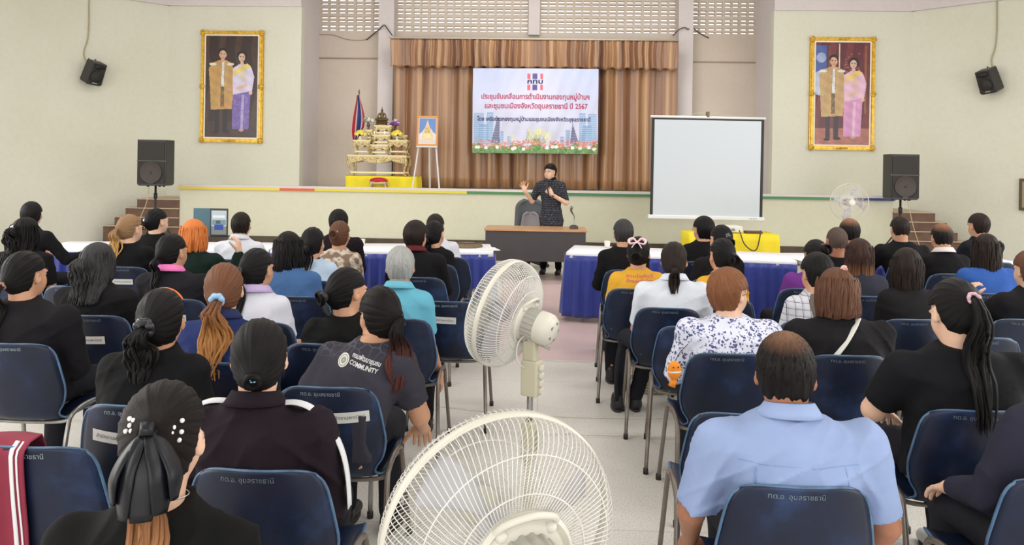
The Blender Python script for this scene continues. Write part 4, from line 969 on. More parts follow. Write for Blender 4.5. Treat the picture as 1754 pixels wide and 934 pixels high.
p, R = fan_at(1455, 347, 10.6, 32); FC = stand_fan('distant stand fan before the right part of the stage', p.x, p.y, p.z, R, math.radians(178), 0, nw=48, detail=False, blades=4, wr=.0012)

# ================================================================== PLASTIC SHELL CHAIRS
M_ch = mat('navy_plastic', s2l(36, 50, 84), rough=.42, spec=.35)
def ch_mat():
    m = M_ch; b = m.node_tree.nodes['Principled BSDF']; tc = N(m, 'ShaderNodeTexCoord'); oi = N(m, 'ShaderNodeObjectInfo')
    ad = N(m, 'ShaderNodeVectorMath', operation='ADD'); L(m, tc.outputs['Object'], ad.inputs[0]); L(m, oi.outputs['Location'], ad.inputs[1])
    n = N(m, 'ShaderNodeTexNoise', Scale=5.0, Detail=6.0, Roughness=.6); L(m, ad.outputs[0], n.inputs['Vector'])
    r = ramp(m, [(.35, s2l(17, 25, 43)), (.55, s2l(21, 32, 58)), (.75, s2l(38, 58, 98))]); L(m, n.outputs['Fac'], r.inputs['Fac'])
    n2 = N(m, 'ShaderNodeTexNoise', Scale=38.0, Detail=8.0, Roughness=.75); L(m, ad.outputs[0], n2.inputs['Vector'])
    r2 = ramp(m, [(.66, (0, 0, 0)), (.8, (.3, .3, .3))]); L(m, n2.outputs['Fac'], r2.inputs['Fac'])
    mx = N(m, 'ShaderNodeMixRGB'); L(m, r2.outputs[0], mx.inputs[0]); L(m, r.outputs[0], mx.inputs[1]); mx.inputs[2].default_value = (*s2l(120, 140, 170), 1); L(m, mx.outputs[0], b.inputs['Base Color'])
ch_mat()
M_rim = mat('worn_blue_edge', s2l(84, 118, 150), rough=.4, noisecol=s2l(50, 74, 108), vscale=18)
M_leg = mat('rusty_chrome', s2l(98, 80, 70), rough=.38, metal=.5, noisecol=s2l(150, 146, 140), vscale=5)
M_leg2 = mat('dull_chrome', s2l(170, 170, 168), rough=.3, metal=.75, noisecol=s2l(110, 100, 92), vscale=7)
M_lab = mat('label_paper', s2l(216, 216, 214), rough=.8); M_ink = mat('pale_paint_ink', s2l(150, 164, 172), rough=.8); M_ink2 = mat('dark_label_ink', s2l(90, 90, 94), rough=.8)
CH_PATH = [(.215, .405, .195), (.205, .432, .215), (.17, .440, .225), (.05, .432, .228), (-.08, .424, .222), (-.15, .426, .205), (-.185, .445, .18), (-.203, .475, .185), (-.213, .52, .213), (-.225, .59, .226), (-.24, .66, .218), (-.253, .73, .205), (-.262, .79, .188), (-.266, .814, .172), (-.262, .820, .165)]
def chair_back(u, t):      # point on the back surface, t 0..1 from bend to top
    P = np.array(CH_PATH); i = 7+t*(len(P)-8.01); y, z, w_ = (np.interp(i, range(len(P)), P[:, k]) for k in range(3)); return np.array((w_*u, y + .045*abs(u)**2.5, z - .02*abs(u)**6*(t > .8)))
def make_chair(leg_m):
    root = thing('shell_chair', 'x', 'chair'); P = np.array(CH_PATH); P = np.array(spline(list(P), 3)); U = np.linspace(-1, 1, 17); rows = []
    for i, (y, z, w_) in enumerate(P):
        seat = max(0, min(1, (y+.17)/.05)) if i < 24 else 0
        row = []
        for u in U:
            cu = abs(u)**2.5; tt = max(0, (z-.755)/.066)
            row.append((w_*u, y + (.045*cu*(1-seat) if seat < 1 else 0), z + .022*cu*seat - .022*abs(u)**5*tt))
        rows.append(row)
    sh = MB().grid(rows).build('seat_shell', M_ch, root, smooth=True, solid=.006)
    R = np.array(rows); edge = np.concatenate([R[:, 0], R[-1, 1:], R[::-1, -1][1:], R[0, ::-1][1:-1]])
    MB().tube(edge, .0052, 6, closed=True).build('shell_edge', M_rim, sh, smooth=True)
    for sx in (-1, 1):
        Q = spline([(sx*.255, .255, .012), (sx*.243, .205, .22), (sx*.232, .165, .40), (sx*.230, .125, .452), (sx*.230, .0, .470), (sx*.230, -.125, .452), (sx*.232, -.165, .40), (sx*.243, -.225, .22), (sx*.255, -.29, .012)], 4)
        MB().tube(Q, .0115, 8).build('side_frame', leg_m, root, smooth=True)
        for y in (.255, -.29): MB().cyl((sx*.255, y, 0), (sx*.255, y, .03), .015, n=10).build('foot_cap', M_blk, root, smooth=True)
    for y in (.10, -.13): MB().tube(spline([(-.228, y, .44), (-.2, y, .418), (-.1, y, .408), (.1, y, .408), (.2, y, .418), (.228, y, .44)], 4), .0095, 8).build('seat_brace', leg_m, root, smooth=True)
    return root
CH = [make_chair(M_leg), make_chair(M_leg2)]; CHN = [0, 0]
def back_quad(u0, u1, z0, z1, off, n=8):
    P = np.array(CH_PATH)[7:]; rows = []
    for z in (z1, z0):
        y = np.interp(z, P[:, 1], P[:, 0]); w_ = np.interp(z, P[:, 1], P[:, 2]); rows.append([(x, y+.045*abs(x/w_)**2.5-off, z) for x in np.linspace(u0, u1, n)])
    return MB().grid(rows)
def on_back(V, zc, xc, off):
    P = np.array(CH_PATH)[7:]; z = zc+V[:, 1]; x = xc+V[:, 0]; y = np.interp(z, P[:, 1], P[:, 0]); w_ = np.interp(z, P[:, 1], P[:, 2]); return np.stack([x, y+.045*np.abs(x/w_)**2.5-off, z], -1)
_tx = {}
def txt(s, size):
    if (s, size) not in _tx: _tx[(s, size)] = text_mesh(s, size)
    return _tx[(s, size)]
def place_chair(px, D, label, rz=0, paper=None, scrawl=True, leg=0, xy=None, sc=1.0):
    """px column of the backrest centre, D depth of the backrest top"""
    if xy is None:
        q = W(px, hor(px)+(1.72-.82)*1300/D, D); x, y = q.x, q.y
    else: x, y = xy
    c = CH[leg] if CHN[leg] == 0 else copy_tree(CH[leg]); CHN[leg] += 1
    a = math.radians(rz); c.location = (x+.26*-math.sin(a), y+.26*math.cos(a), 0); c.rotation_euler = (0, 0, a)
    tag(c, label, 'chair', 'blue plastic shell chairs in rows')
    if paper is not None:
        zc, xc, tl = paper; V = back_quad(xc-.085, xc+.085, zc-.022, zc+.022, .006)
        lb = V.build('paper_label', M_lab, c, M=Matrix.Translation((xc, 0, zc)) @ Matrix.Rotation(tl, 4, 'Y') @ Matrix.Translation((-xc, 0, -zc)), solid=.0008)
        Vt, Ft = txt('สำนักงานพาณิชย์', .02); MB().add(on_back(Vt*np.array((1.0, 1, 1)), zc, xc, .0072), Ft).build('lettering', M_ink2, c, M=Matrix.Translation((xc, 0, zc)) @ Matrix.Rotation(tl, 4, 'Y') @ Matrix.Translation((-xc, 0, -zc)))
    if scrawl:
        Vt, Ft = txt('ทต.อ. อุบลราชธานี', .022); MB().add(on_back(Vt, .795, -.02, .0045), Ft).build('painted_lettering', M_ink, c)
    return c
# ================================================================== PEOPLE
def skin_mat(name, c, c2=None):
    m = mat(name, c, rough=.5, bump=.05, bscale=120, var=.07, vscale=14); b = m.node_tree.nodes['Principled BSDF']
    b.inputs['Subsurface Weight'].default_value = .08; b.inputs['Subsurface Radius'].default_value = (.02, .008, .005); b.inputs['Subsurface Scale'].default_value = .4; return m
SK = dict(fair=skin_mat('skin_fair', s2l(222, 180, 154)), mid=skin_mat('skin_medium', s2l(196, 146, 116)), dark=skin_mat('skin_tan', s2l(158, 106, 80)))
def hair_mat(name, base, hi, tip=None, tip0=.5, tip1=.9, thin=None, skin=None, rough=.38):
    if name in MATS: return MATS[name]
    m = mat(name, base, rough=rough+.08, spec=.14); b = m.node_tree.nodes['Principled BSDF']
    at = N(m, 'ShaderNodeAttribute', attribute_name='st'); sp = N(m, 'ShaderNodeSeparateXYZ'); L(m, at.outputs['Vector'], sp.inputs[0])
    mp = N(m, 'ShaderNodeMapping'); mp.inputs['Scale'].default_value = (52, 52, 1.4); L(m, at.outputs['Vector'], mp.inputs[0])
    n = N(m, 'ShaderNodeTexNoise', Scale=1.6, Detail=5.0, Roughness=.7); L(m, mp.outputs[0], n.inputs['Vector'])
    r = ramp(m, [(.38, base), (.66, hi)]); L(m, n.outputs['Fac'], r.inputs['Fac']); out = r.outputs[0]
    if tip:
        r2 = ramp(m, [(.38, tuple(x*.6 for x in tip)), (.62, tip)]); L(m, n.outputs['Fac'], r2.inputs['Fac'])
        mr = N(m, 'ShaderNodeMapRange'); mr.inputs[1].default_value = tip0; mr.inputs[2].default_value = tip1; L(m, sp.outputs['Z'], mr.inputs[0])
        mx = N(m, 'ShaderNodeMixRGB'); L(m, mr.outputs[0], mx.inputs[0]); L(m, out, mx.inputs[1]); L(m, r2.outputs[0], mx.inputs[2]); out = mx.outputs[0]
    if thin:
        mr = N(m, 'ShaderNodeMapRange'); mr.inputs[1].default_value = thin[0]; mr.inputs[2].default_value = thin[1]; mr.inputs[3].default_value = 1; mr.inputs[4].default_value = 0; L(m, sp.outputs['Z'], mr.inputs[0])
        r3 = ramp(m, [(.40, (0, 0, 0)), (.60, (1, 1, 1))]); L(m, n.outputs['Fac'], r3.inputs['Fac'])
        mu = N(m, 'ShaderNodeMath', operation='MULTIPLY'); L(m, mr.outputs[0], mu.inputs[0]); mu.inputs[1].default_value = 1.0
        ad = N(m, 'ShaderNodeMath', operation='MULTIPLY'); L(m, mu.outputs[0], ad.inputs[0])
        pw = N(m, 'ShaderNodeMapRange'); pw.inputs[3].default_value = .35; pw.inputs[4].default_value = 1.0; L(m, r3.outputs[0], pw.inputs[0]); L(m, pw.outputs[0], ad.inputs[1])
        mx = N(m, 'ShaderNodeMixRGB'); L(m, ad.outputs[0], mx.inputs[0]); L(m, out, mx.inputs[1]); mx.inputs[2].default_value = (*skin, 1); out = mx.outputs[0]
    L(m, out, b.inputs['Base Color'])
    bp = N(m, 'ShaderNodeBump', Strength=.5, Distance=.004); L(m, n.outputs['Fac'], bp.inputs['Height']); L(m, bp.outputs['Normal'], b.inputs['Normal']); return m
S = s2l
HM = dict(
    black=lambda: hair_mat('hair_black', S(7, 6, 7), S(30, 27, 28)),
    darkbrown=lambda: hair_mat('hair_dark_brown', S(14, 11, 10), S(52, 40, 36)),
    brown=lambda: hair_mat('hair_brown', S(66, 42, 32), S(122, 84, 64)),
    auburn=lambda: hair_mat('hair_auburn', S(92, 56, 36), S(150, 98, 66)),
    orange=lambda: hair_mat('hair_orange', S(176, 86, 36), S(236, 150, 84)),
    blond=lambda: hair_mat('hair_blond', S(112, 82, 58), S(170, 136, 100), tip=S(216, 168, 104), tip0=.12, tip1=.4),
    ginger=lambda: hair_mat('hair_chestnut', S(82, 50, 36), S(134, 90, 66), tip=S(196, 136, 80), tip0=.1, tip1=.45),
    grey=lambda: hair_mat('hair_silver', S(112, 112, 112), S(196, 196, 194), rough=.6),
    salt=lambda: hair_mat('hair_greying', S(18, 18, 19), S(80, 78, 80)),
    ombre=lambda: hair_mat('hair_ombre', S(10, 8, 8), S(36, 27, 26), tip=S(168, 116, 78), tip0=.25, tip1=.6),
    redtip=lambda: hair_mat('hair_redtip', S(9, 8, 8), S(30, 24, 25), tip=S(92, 52, 48), tip0=.25, tip1=.7),
    browntip=lambda: hair_mat('hair_browntip', S(38, 24, 22), S(74, 50, 44), tip=S(160, 112, 76), tip0=.45, tip1=.9),
    bald=lambda: hair_mat('hair_bald_crown', S(9, 8, 8), S(32, 28, 27), thin=(.13, .32), skin=S(160, 112, 86)),
    thinc=lambda: hair_mat('hair_thin_crown', S(7, 6, 6), S(34, 29, 27), thin=(.03, .24), skin=S(150, 108, 84)),
    buzz=lambda: hair_mat('hair_buzz', S(66, 56, 52), S(104, 88, 80), rough=.8))
def cloth(name, col, rough=.85, bump=.25, sheen=.0, var=.06):
    return mat('cloth_'+name, S(*col), rough=rough, bump=bump*1.6, bscale=13, var=var, vscale=7, sheen=sheen, spec=.15)
def pattern_cloth(name, kind):
    if 'cloth_'+name in MATS: return MATS['cloth_'+name]
    m = mat('cloth_'+name, (.6, .6, .6), rough=.85, spec=.3); b = m.node_tree.nodes['Principled BSDF']; tc = N(m, 'ShaderNodeTexCoord')
    if kind == 'floral':
        n0 = N(m, 'ShaderNodeTexNoise', Scale=30.0, Detail=2.0); L(m, tc.outputs['Object'], n0.inputs['Vector'])
        ad = N(m, 'ShaderNodeMixRGB', blend_type='ADD'); ad.inputs[0].default_value = .05; L(m, tc.outputs['Object'], ad.inputs[1]); L(m, n0.outputs['Color'], ad.inputs[2])
        v = N(m, 'ShaderNodeTexVoronoi', Scale=62.0); L(m, ad.outputs[0], v.inputs['Vector'])
        r = ramp(m, [(.26, S(66, 70, 112)), (.38, S(116, 122, 164)), (.47, S(214, 216, 232))]); L(m, v.outputs['Distance'], r.inputs['Fac'])
        n = N(m, 'ShaderNodeTexNoise', Scale=18.0, Detail=2.0); L(m, tc.outputs['Object'], n.inputs['Vector']); r2 = ramp(m, [(.36, (0, 0, 0)), (.42, (1, 1, 1))]); L(m, n.outputs['Fac'], r2.inputs['Fac'])
        mx = N(m, 'ShaderNodeMixRGB'); L(m, r2.outputs[0], mx.inputs[0]); mx.inputs[1].default_value = (*S(212, 214, 230), 1); L(m, r.outputs[0], mx.inputs[2]); L(m, mx.outputs[0], b.inputs['Base Color'])
    elif kind == 'camo':
        n = N(m, 'ShaderNodeTexNoise', Scale=16.0, Detail=1.0); L(m, tc.outputs['Object'], n.inputs['Vector'])
        r = ramp(m, [(.36, S(126, 106, 92)), (.46, S(178, 160, 144)), (.56, S(206, 194, 180)), (.66, S(150, 132, 116))], 'CONSTANT'); L(m, n.outputs['Fac'], r.inputs['Fac']); L(m, r.outputs[0], b.inputs['Base Color'])
    elif kind == 'plaid':
        sx = N(m, 'ShaderNodeSeparateXYZ'); L(m, tc.outputs['Object'], sx.inputs[0]); outs = []
        for ax in 'XZ':
            mu = N(m, 'ShaderNodeMath', operation='MULTIPLY'); mu.inputs[1].default_value = 26.0; L(m, sx.outputs[ax], mu.inputs[0])
            fr = N(m, 'ShaderNodeMath', operation='FRACT'); L(m, mu.outputs[0], fr.inputs[0]); r = ramp(m, [(0, S(228, 228, 232)), (.72, S(110, 112, 130)), (.80, S(228, 228, 232)), (.9, S(160, 162, 178)), (.94, S(228, 228, 232))], 'CONSTANT'); L(m, fr.outputs[0], r.inputs['Fac']); outs.append(r)
        mx = N(m, 'ShaderNodeMixRGB', blend_type='MULTIPLY'); mx.inputs[0].default_value = 1; L(m, outs[0].outputs[0], mx.inputs[1]); L(m, outs[1].outputs[0], mx.inputs[2]); L(m, mx.outputs[0], b.inputs['Base Color'])
    elif kind == 'batik':
        sx = N(m, 'ShaderNodeSeparateXYZ'); L(m, tc.outputs['Object'], sx.inputs[0]); n = N(m, 'ShaderNodeTexVoronoi', Scale=42.0, feature='DISTANCE_TO_EDGE'); L(m, tc.outputs['Object'], n.inputs['Vector'])
        r = ramp(m, [(.02, S(96, 100, 112)), (.06, S(34, 35, 42)), (.3, S(26, 26, 32))]); L(m, n.outputs['Distance'], r.inputs['Fac'])
        wv_ = N(m, 'ShaderNodeTexWave', Scale=9.0, bands_direction='Z'); L(m, tc.outputs['Object'], wv_.inputs['Vector']); r2 = ramp(m, [(.5, (.6, .6, .6)), (.9, (1.5, 1.5, 1.5))]); L(m, wv_.outputs['Fac'], r2.inputs['Fac'])
        mx = N(m, 'ShaderNodeMixRGB', blend_type='MULTIPLY'); mx.inputs[0].default_value = .8; L(m, r.outputs[0], mx.inputs[1]); L(m, r2.outputs[0], mx.inputs[2]); L(m, mx.outputs[0], b.inputs['Base Color'])
    elif kind == 'crack':
        v = N(m, 'ShaderNodeTexVoronoi', Scale=24.0, feature='DISTANCE_TO_EDGE'); L(m, tc.outputs['Object'], v.inputs['Vector']); r = ramp(m, [(.03, S(98, 96, 110)), (.06, S(52, 50, 60))]); L(m, v.outputs['Distance'], r.inputs['Fac'])
        sx = N(m, 'ShaderNodeSeparateXYZ'); L(m, tc.outputs['Object'], sx.inputs[0]); mr = N(m, 'ShaderNodeMapRange'); mr.inputs[1].default_value = .90; mr.inputs[2].default_value = .99; L(m, sx.outputs['Z'], mr.inputs[0])
        mx = N(m, 'ShaderNodeMixRGB'); L(m, mr.outputs[0], mx.inputs[0]); mx.inputs[1].default_value = (*S(54, 52, 63), 1); L(m, r.outputs[0], mx.inputs[2]); L(m, mx.outputs[0], b.inputs['Base Color'])
    return m
from mathutils.bvhtree import BVHTree
M_eye = mat('eye_white', (.8, .78, .75), rough=.2); M_iris = mat('eye_dark', (.02, .012, .01), rough=.15); M_brow = mat('brow_hair', S(36, 28, 26), rough=.8)
M_shoe = mat('shoe_black', S(34, 32, 34), rough=.5); M_shw = mat('shoe_white', S(216, 214, 210), rough=.5); M_sole = mat('shoe_sole', S(60, 54, 50), rough=.7)

def Rm(rz=0, rx=0, ry=0): return np.array((Matrix.Rotation(rz, 3, 'Z') @ Matrix.Rotation(rx, 3, 'X') @ Matrix.Rotation(ry, 3, 'Y')))
def head_mesh(hs, neck, h, fine=False):
    """head local: centre at ear height, +Y face; neck = end point in head-local coordinates"""
    v = Vol((-.11, -.13, min(-.24, neck[2]-.07)), (.11, .14, .14), h)
    v.ell((0, -.012, .028), (.073, .093, .090), 0).ell((0, .022, -.025), (.060, .072, .082), .03).ell((0, .052, -.072), (.036, .034, .03), .03)
    v.ell((.034, .058, -.032), (.024, .022, .028), .025).ell((-.034, .058, -.032), (.024, .022, .028), .025)
    v.cap((0, .086, .012), (0, .106, -.022), .008, .012, .010).ell((0, .096, -.026), (.018, .012, .009), .008)
    v.ell((0, .088, -.052), (.024, .010, .006), .006).ell((0, .087, -.061), (.020, .010, .006), .006)
    for sx in (-1, 1):
        v.ell((sx*.034, .092, .008), (.018, .012, .011), .01, sub=True); v.ell((sx*.032, .077, .022), (.024, .014, .008), .012)
        v.ell((sx*.078, -.006, -.004), (.009, .018, .030), .006, R=Rm(sx*-.35, .15)); v.ell((sx*.0885, .001, .003), (.0065, .010, .017), .0, R=Rm(sx*-.35, .15), sub=True)
    v.cap((0, -.028, -.045), neck, .054, .058, .03)
    V, Q = v.nets(); return V*hs, Q
def hand_mesh(side, curl=.5, spread=.12, thumb=.6, h=.0045):
    """wrist at origin, fingers along +Y, palm facing -Z, thumb on side*-X"""
    v = Vol((-.10, -.03, -.10), (.10, .20, .06), h)
    v.cap((0, -.02, 0), (0, .02, 0), .024, .026, .01); v.ell((0, .052, 0), (.041, .050, .016), .018); v.ell((-side*.026, .035, -.006), (.018, .034, .016), .012)
    for i, (x, L_) in enumerate(((-.030, .072), (-.010, .080), (.011, .075), (.031, .060))):
        x *= side; p = np.array((x, .088-abs(x)*.25, 0)); an = 0; d0 = spread*(x/.03)
        for k, (f, r) in enumerate(((.45, .0092), (.32, .0082), (.23, .0072))):
            an += curl*(.55, .8, .6)[k]; d = np.array((math.sin(d0)*math.cos(an), math.cos(d0)*math.cos(an), -math.sin(an))); q = p+d*L_*f; v.cap(p, q, r, r*.92, .004); p = q
    p = np.array((-side*.028, .028, -.006)); an = 0
    for k, (L_, r) in enumerate(((.038, .0125), (.032, .0105), (.024, .0088))):
        an += thumb*.35; d = np.array((-side*math.cos(.55+an*.5)*.85, math.sin(.75+an*.4), -.25-.5*an)); d /= np.linalg.norm(d); q = p+d*L_; v.cap(p, q, r, r*.92, .006); p = q
    return v.nets()
_HC = {}
def hand_at(side, wrist, direc, palm, curl=.5, spread=.12, thumb=.6, h=.0045, sc=1.0):
    k = (side, curl, spread, thumb, h)
    if k not in _HC: _HC[k] = hand_mesh(*k)
    V, Q = _HC[k]; y = np.array(direc, float); y /= np.linalg.norm(y); z = -np.array(palm, float); z -= y*z.dot(y); z /= np.linalg.norm(z); x = np.cross(y, z)
    return (V*sc) @ np.stack([x, y, z]) + np.array(wrist), Q
def wrinkle(seed, amp):
    rg = np.random.RandomState(seed); ph = rg.rand(8)*6.3
    def fn(X, Y, Z):
        a = (1-np.abs(np.sin(21*Z+15*np.abs(X)+1.7*np.sin(13*X+ph[0]+4*Z)+ph[1])))**2
        b = (1-np.abs(np.sin(24*X-9*Z+1.9*np.sin(15*Z+ph[2])+ph[3])))**2; c = (1-np.abs(np.sin(17*Z-19*X+2.2*np.sin(9*Y+11*Z+ph[4]))))**3
        m1 = .5+.5*np.sin(6*X+9*Z+ph[5]); m2 = .5+.5*np.sin(8*Z-7*X+ph[6])
        return -amp*(1.5*a*m1+1.2*b*(1-m1)+1.3*c*m2)+amp*.6*np.sin(19*X+ph[7]+11*Z)
    return fn
def lp(A, t): return np.interp(t, [a[0] for a in A], [a[1] for a in A])
class Body: pass
def torso_fn(B, off=0.0, t0=None):
    P = B
    def fn(X, Y, Z):
        z = Z[0, 0, :]; t = (z-P.z0)/(P.zn-P.z0); tc = np.clip(t, 0, 1)
        a = lp(P.ax, tc)+off; b = lp(P.bx, tc)+off; cx = lp(P.cx, tc); cy = lp(P.cy, tc)
        a, b, cx, cy = (q[None, None, :] for q in (a, b, cx, cy)); e = 2.3
        d = ((np.abs(X-cx)/a)**e+(np.abs(Y-cy)/b)**e)**(1/e)
        d = (d-1)*np.minimum(a, b)
        zz = Z; d = np.maximum(d, zz-(P.zn+P.top+off*.5)); d = np.maximum(d, (P.z0-.02)-zz); return d
    return fn
def back_y(B, x, z, off=0.0):
    t = np.clip((z-B.z0)/(B.zn-B.z0), 0, 1); a = lp(B.ax, t)+off; b = lp(B.bx, t)+off; cx = lp(B.cx, t); cy = lp(B.cy, t)
    q = np.clip(1-np.abs((x-cx)/a)**2.3, .02, 1)**(1/2.3); return cy-b*q
def hair_cap(v, style, tie, h, grow, hs):
    pass
def mk_attr(V, axis, c=(0, 0, .02)):
    a = np.array(axis, float); a /= np.linalg.norm(a); q = V-np.array(c); q = q/(np.linalg.norm(q, axis=1)[:, None]+1e-9)
    u = np.cross(a, (0, .3, 1.0) if abs(a[2]) < .9 else (1.0, 0, 0)); u /= np.linalg.norm(u); w_ = np.cross(a, u)
    ct = q @ a; th = np.arctan2(q @ w_, q @ u); return th, np.arccos(np.clip(ct, -1, 1))/PI
def ridge_fn(axis, seed, amp, c=(0, 0, .02), fr=(19, 37, 61)):
    a = np.array(axis, float); a /= np.linalg.norm(a); u = np.cross(a, (0, .3, 1.0) if abs(a[2]) < .9 else (1.0, 0, 0)); u /= np.linalg.norm(u); w_ = np.cross(a, u); ph = np.random.RandomState(seed).rand(4)*6.3
    def fn(X, Y, Z):
        x, y, z = X-c[0], Y-c[1], Z-c[2]; r = np.sqrt(x*x+y*y+z*z)+1e-6; ca = (x*a[0]+y*a[1]+z*a[2])/r; th = np.arctan2(x*w_[0]+y*w_[1]+z*w_[2], x*u[0]+y*u[1]+z*u[2]); fade = np.sqrt(np.clip(1-ca*ca, 0, 1))
        return amp*fade*(np.sin(fr[0]*th+ph[0]+2*ca)+.7*np.sin(fr[1]*th+ph[1])+.5*np.sin(fr[2]*th+ph[2]))
    return fn
def hairline(Y, nape=-.085, ear=-.0, brow=.062):
    return np.interp(Y, [-.12, -.058, -.038, -.028, .016, .05, .09, .13], [nape, nape, nape+.012, ear+.032, ear+.036, .040, brow, brow])
def cap_mesh(style, h, seed, thick=.012, tie=(0, -1, -.1), hem=-.17, nape=-.085, brow=.062, vol=.0):
    lo = (-.15, -.17, -.14) if style != 'bob' else (-.16, -.18, hem-.03); v = Vol(lo, (.15, .14, .17), h)
    v.ell((0, -.014, .030), (.073+thick, .094+thick, .091+thick), 0).ell((0, .0, -.02), (.066+thick*.8, .072+thick*.8, .080+thick*.6), .03)
    if style == 'bob':
        v.cap((0, -.030, -.02), (0, -.026, hem+.03), .082+vol, .078+vol, .04, sy=.9)
        for sx in (-1, 1): v.cap((sx*.062, .0, .02), (sx*.070, .004, hem+.035), .030+vol*.5, .026+vol*.5, .03)
    if style == 'tied': v.cap((0, -.07, -.03), tuple(np.array(tie)/np.linalg.norm(tie)*.108+np.array((0, -.01, .02))), .035, .018, .05)
    ax = tie if style == 'tied' else (0, -.25, 1) if style == 'bob' else (0, -.45, .9)
    v.disp(ridge_fn(ax, seed, .0011 if style != 'bob' else .0020, fr=(19, 37, 61) if style != 'bob' else (11, 23, 41)))
    ph = seed*1.7
    if style == 'bob':
        v.cut(lambda X, Y, Z: (hem+.008*np.sin(40*X+ph)+.006*np.sin(71*X+33*Y)+.05*np.clip(Y, 0, 1)) - Z + 0*Y)
        v.cut(lambda X, Y, Z: np.minimum(Y-.012-.02*np.clip((Z+.02)/.08, 0, 1)-np.clip(.05*(np.abs(X)/.07)**2, 0, .02), (brow-.004) - Z + 0*X))
        v.cut(lambda X, Y, Z: np.minimum(hairline(Y, -9, -9, brow)-Z+0*X, .04-Y+0*X+0*Z))
    else:
        v.cut(lambda X, Y, Z: hairline(Y, nape, .0, brow)+.0018*np.sin(60*X+ph)-Z+0*X)
    V, Q = v.nets(); th, ang = mk_attr(V, ax)
    if style == 'bob': vv = np.clip((.10-V[:, 2])/(.10-hem), 0, 1); th = np.arctan2(V[:, 0], -V[:, 1]-.02)
    elif style == 'tied': vv = ang*0+.03
    else: vv = ang
    return V, Q, np.stack([np.cos(th), np.sin(th), vv], -1)
def locks(paths, radii, vals, n=5, flat=.6):
    Vs, Qs, As, k = [], [], [], 0
    for i, P in enumerate(paths):
        V, F = sweep(P, radii[i], n, False, False, flat); m = len(P); a = i*2.399
        A_ = np.zeros((len(V), 3)); A_[:, 0] = math.cos(a)*(1+.02*i); A_[:, 1] = math.sin(a)*(1+.02*i)+np.tile(np.linspace(0, .12, n), m); A_[:, 2] = np.repeat(np.linspace(vals[i][0], vals[i][1], m), n)
        Vs.append(V); Qs.append(np.array(F)+k); As.append(A_); k += len(V)
    return np.concatenate(Vs), np.concatenate(Qs), np.concatenate(As)

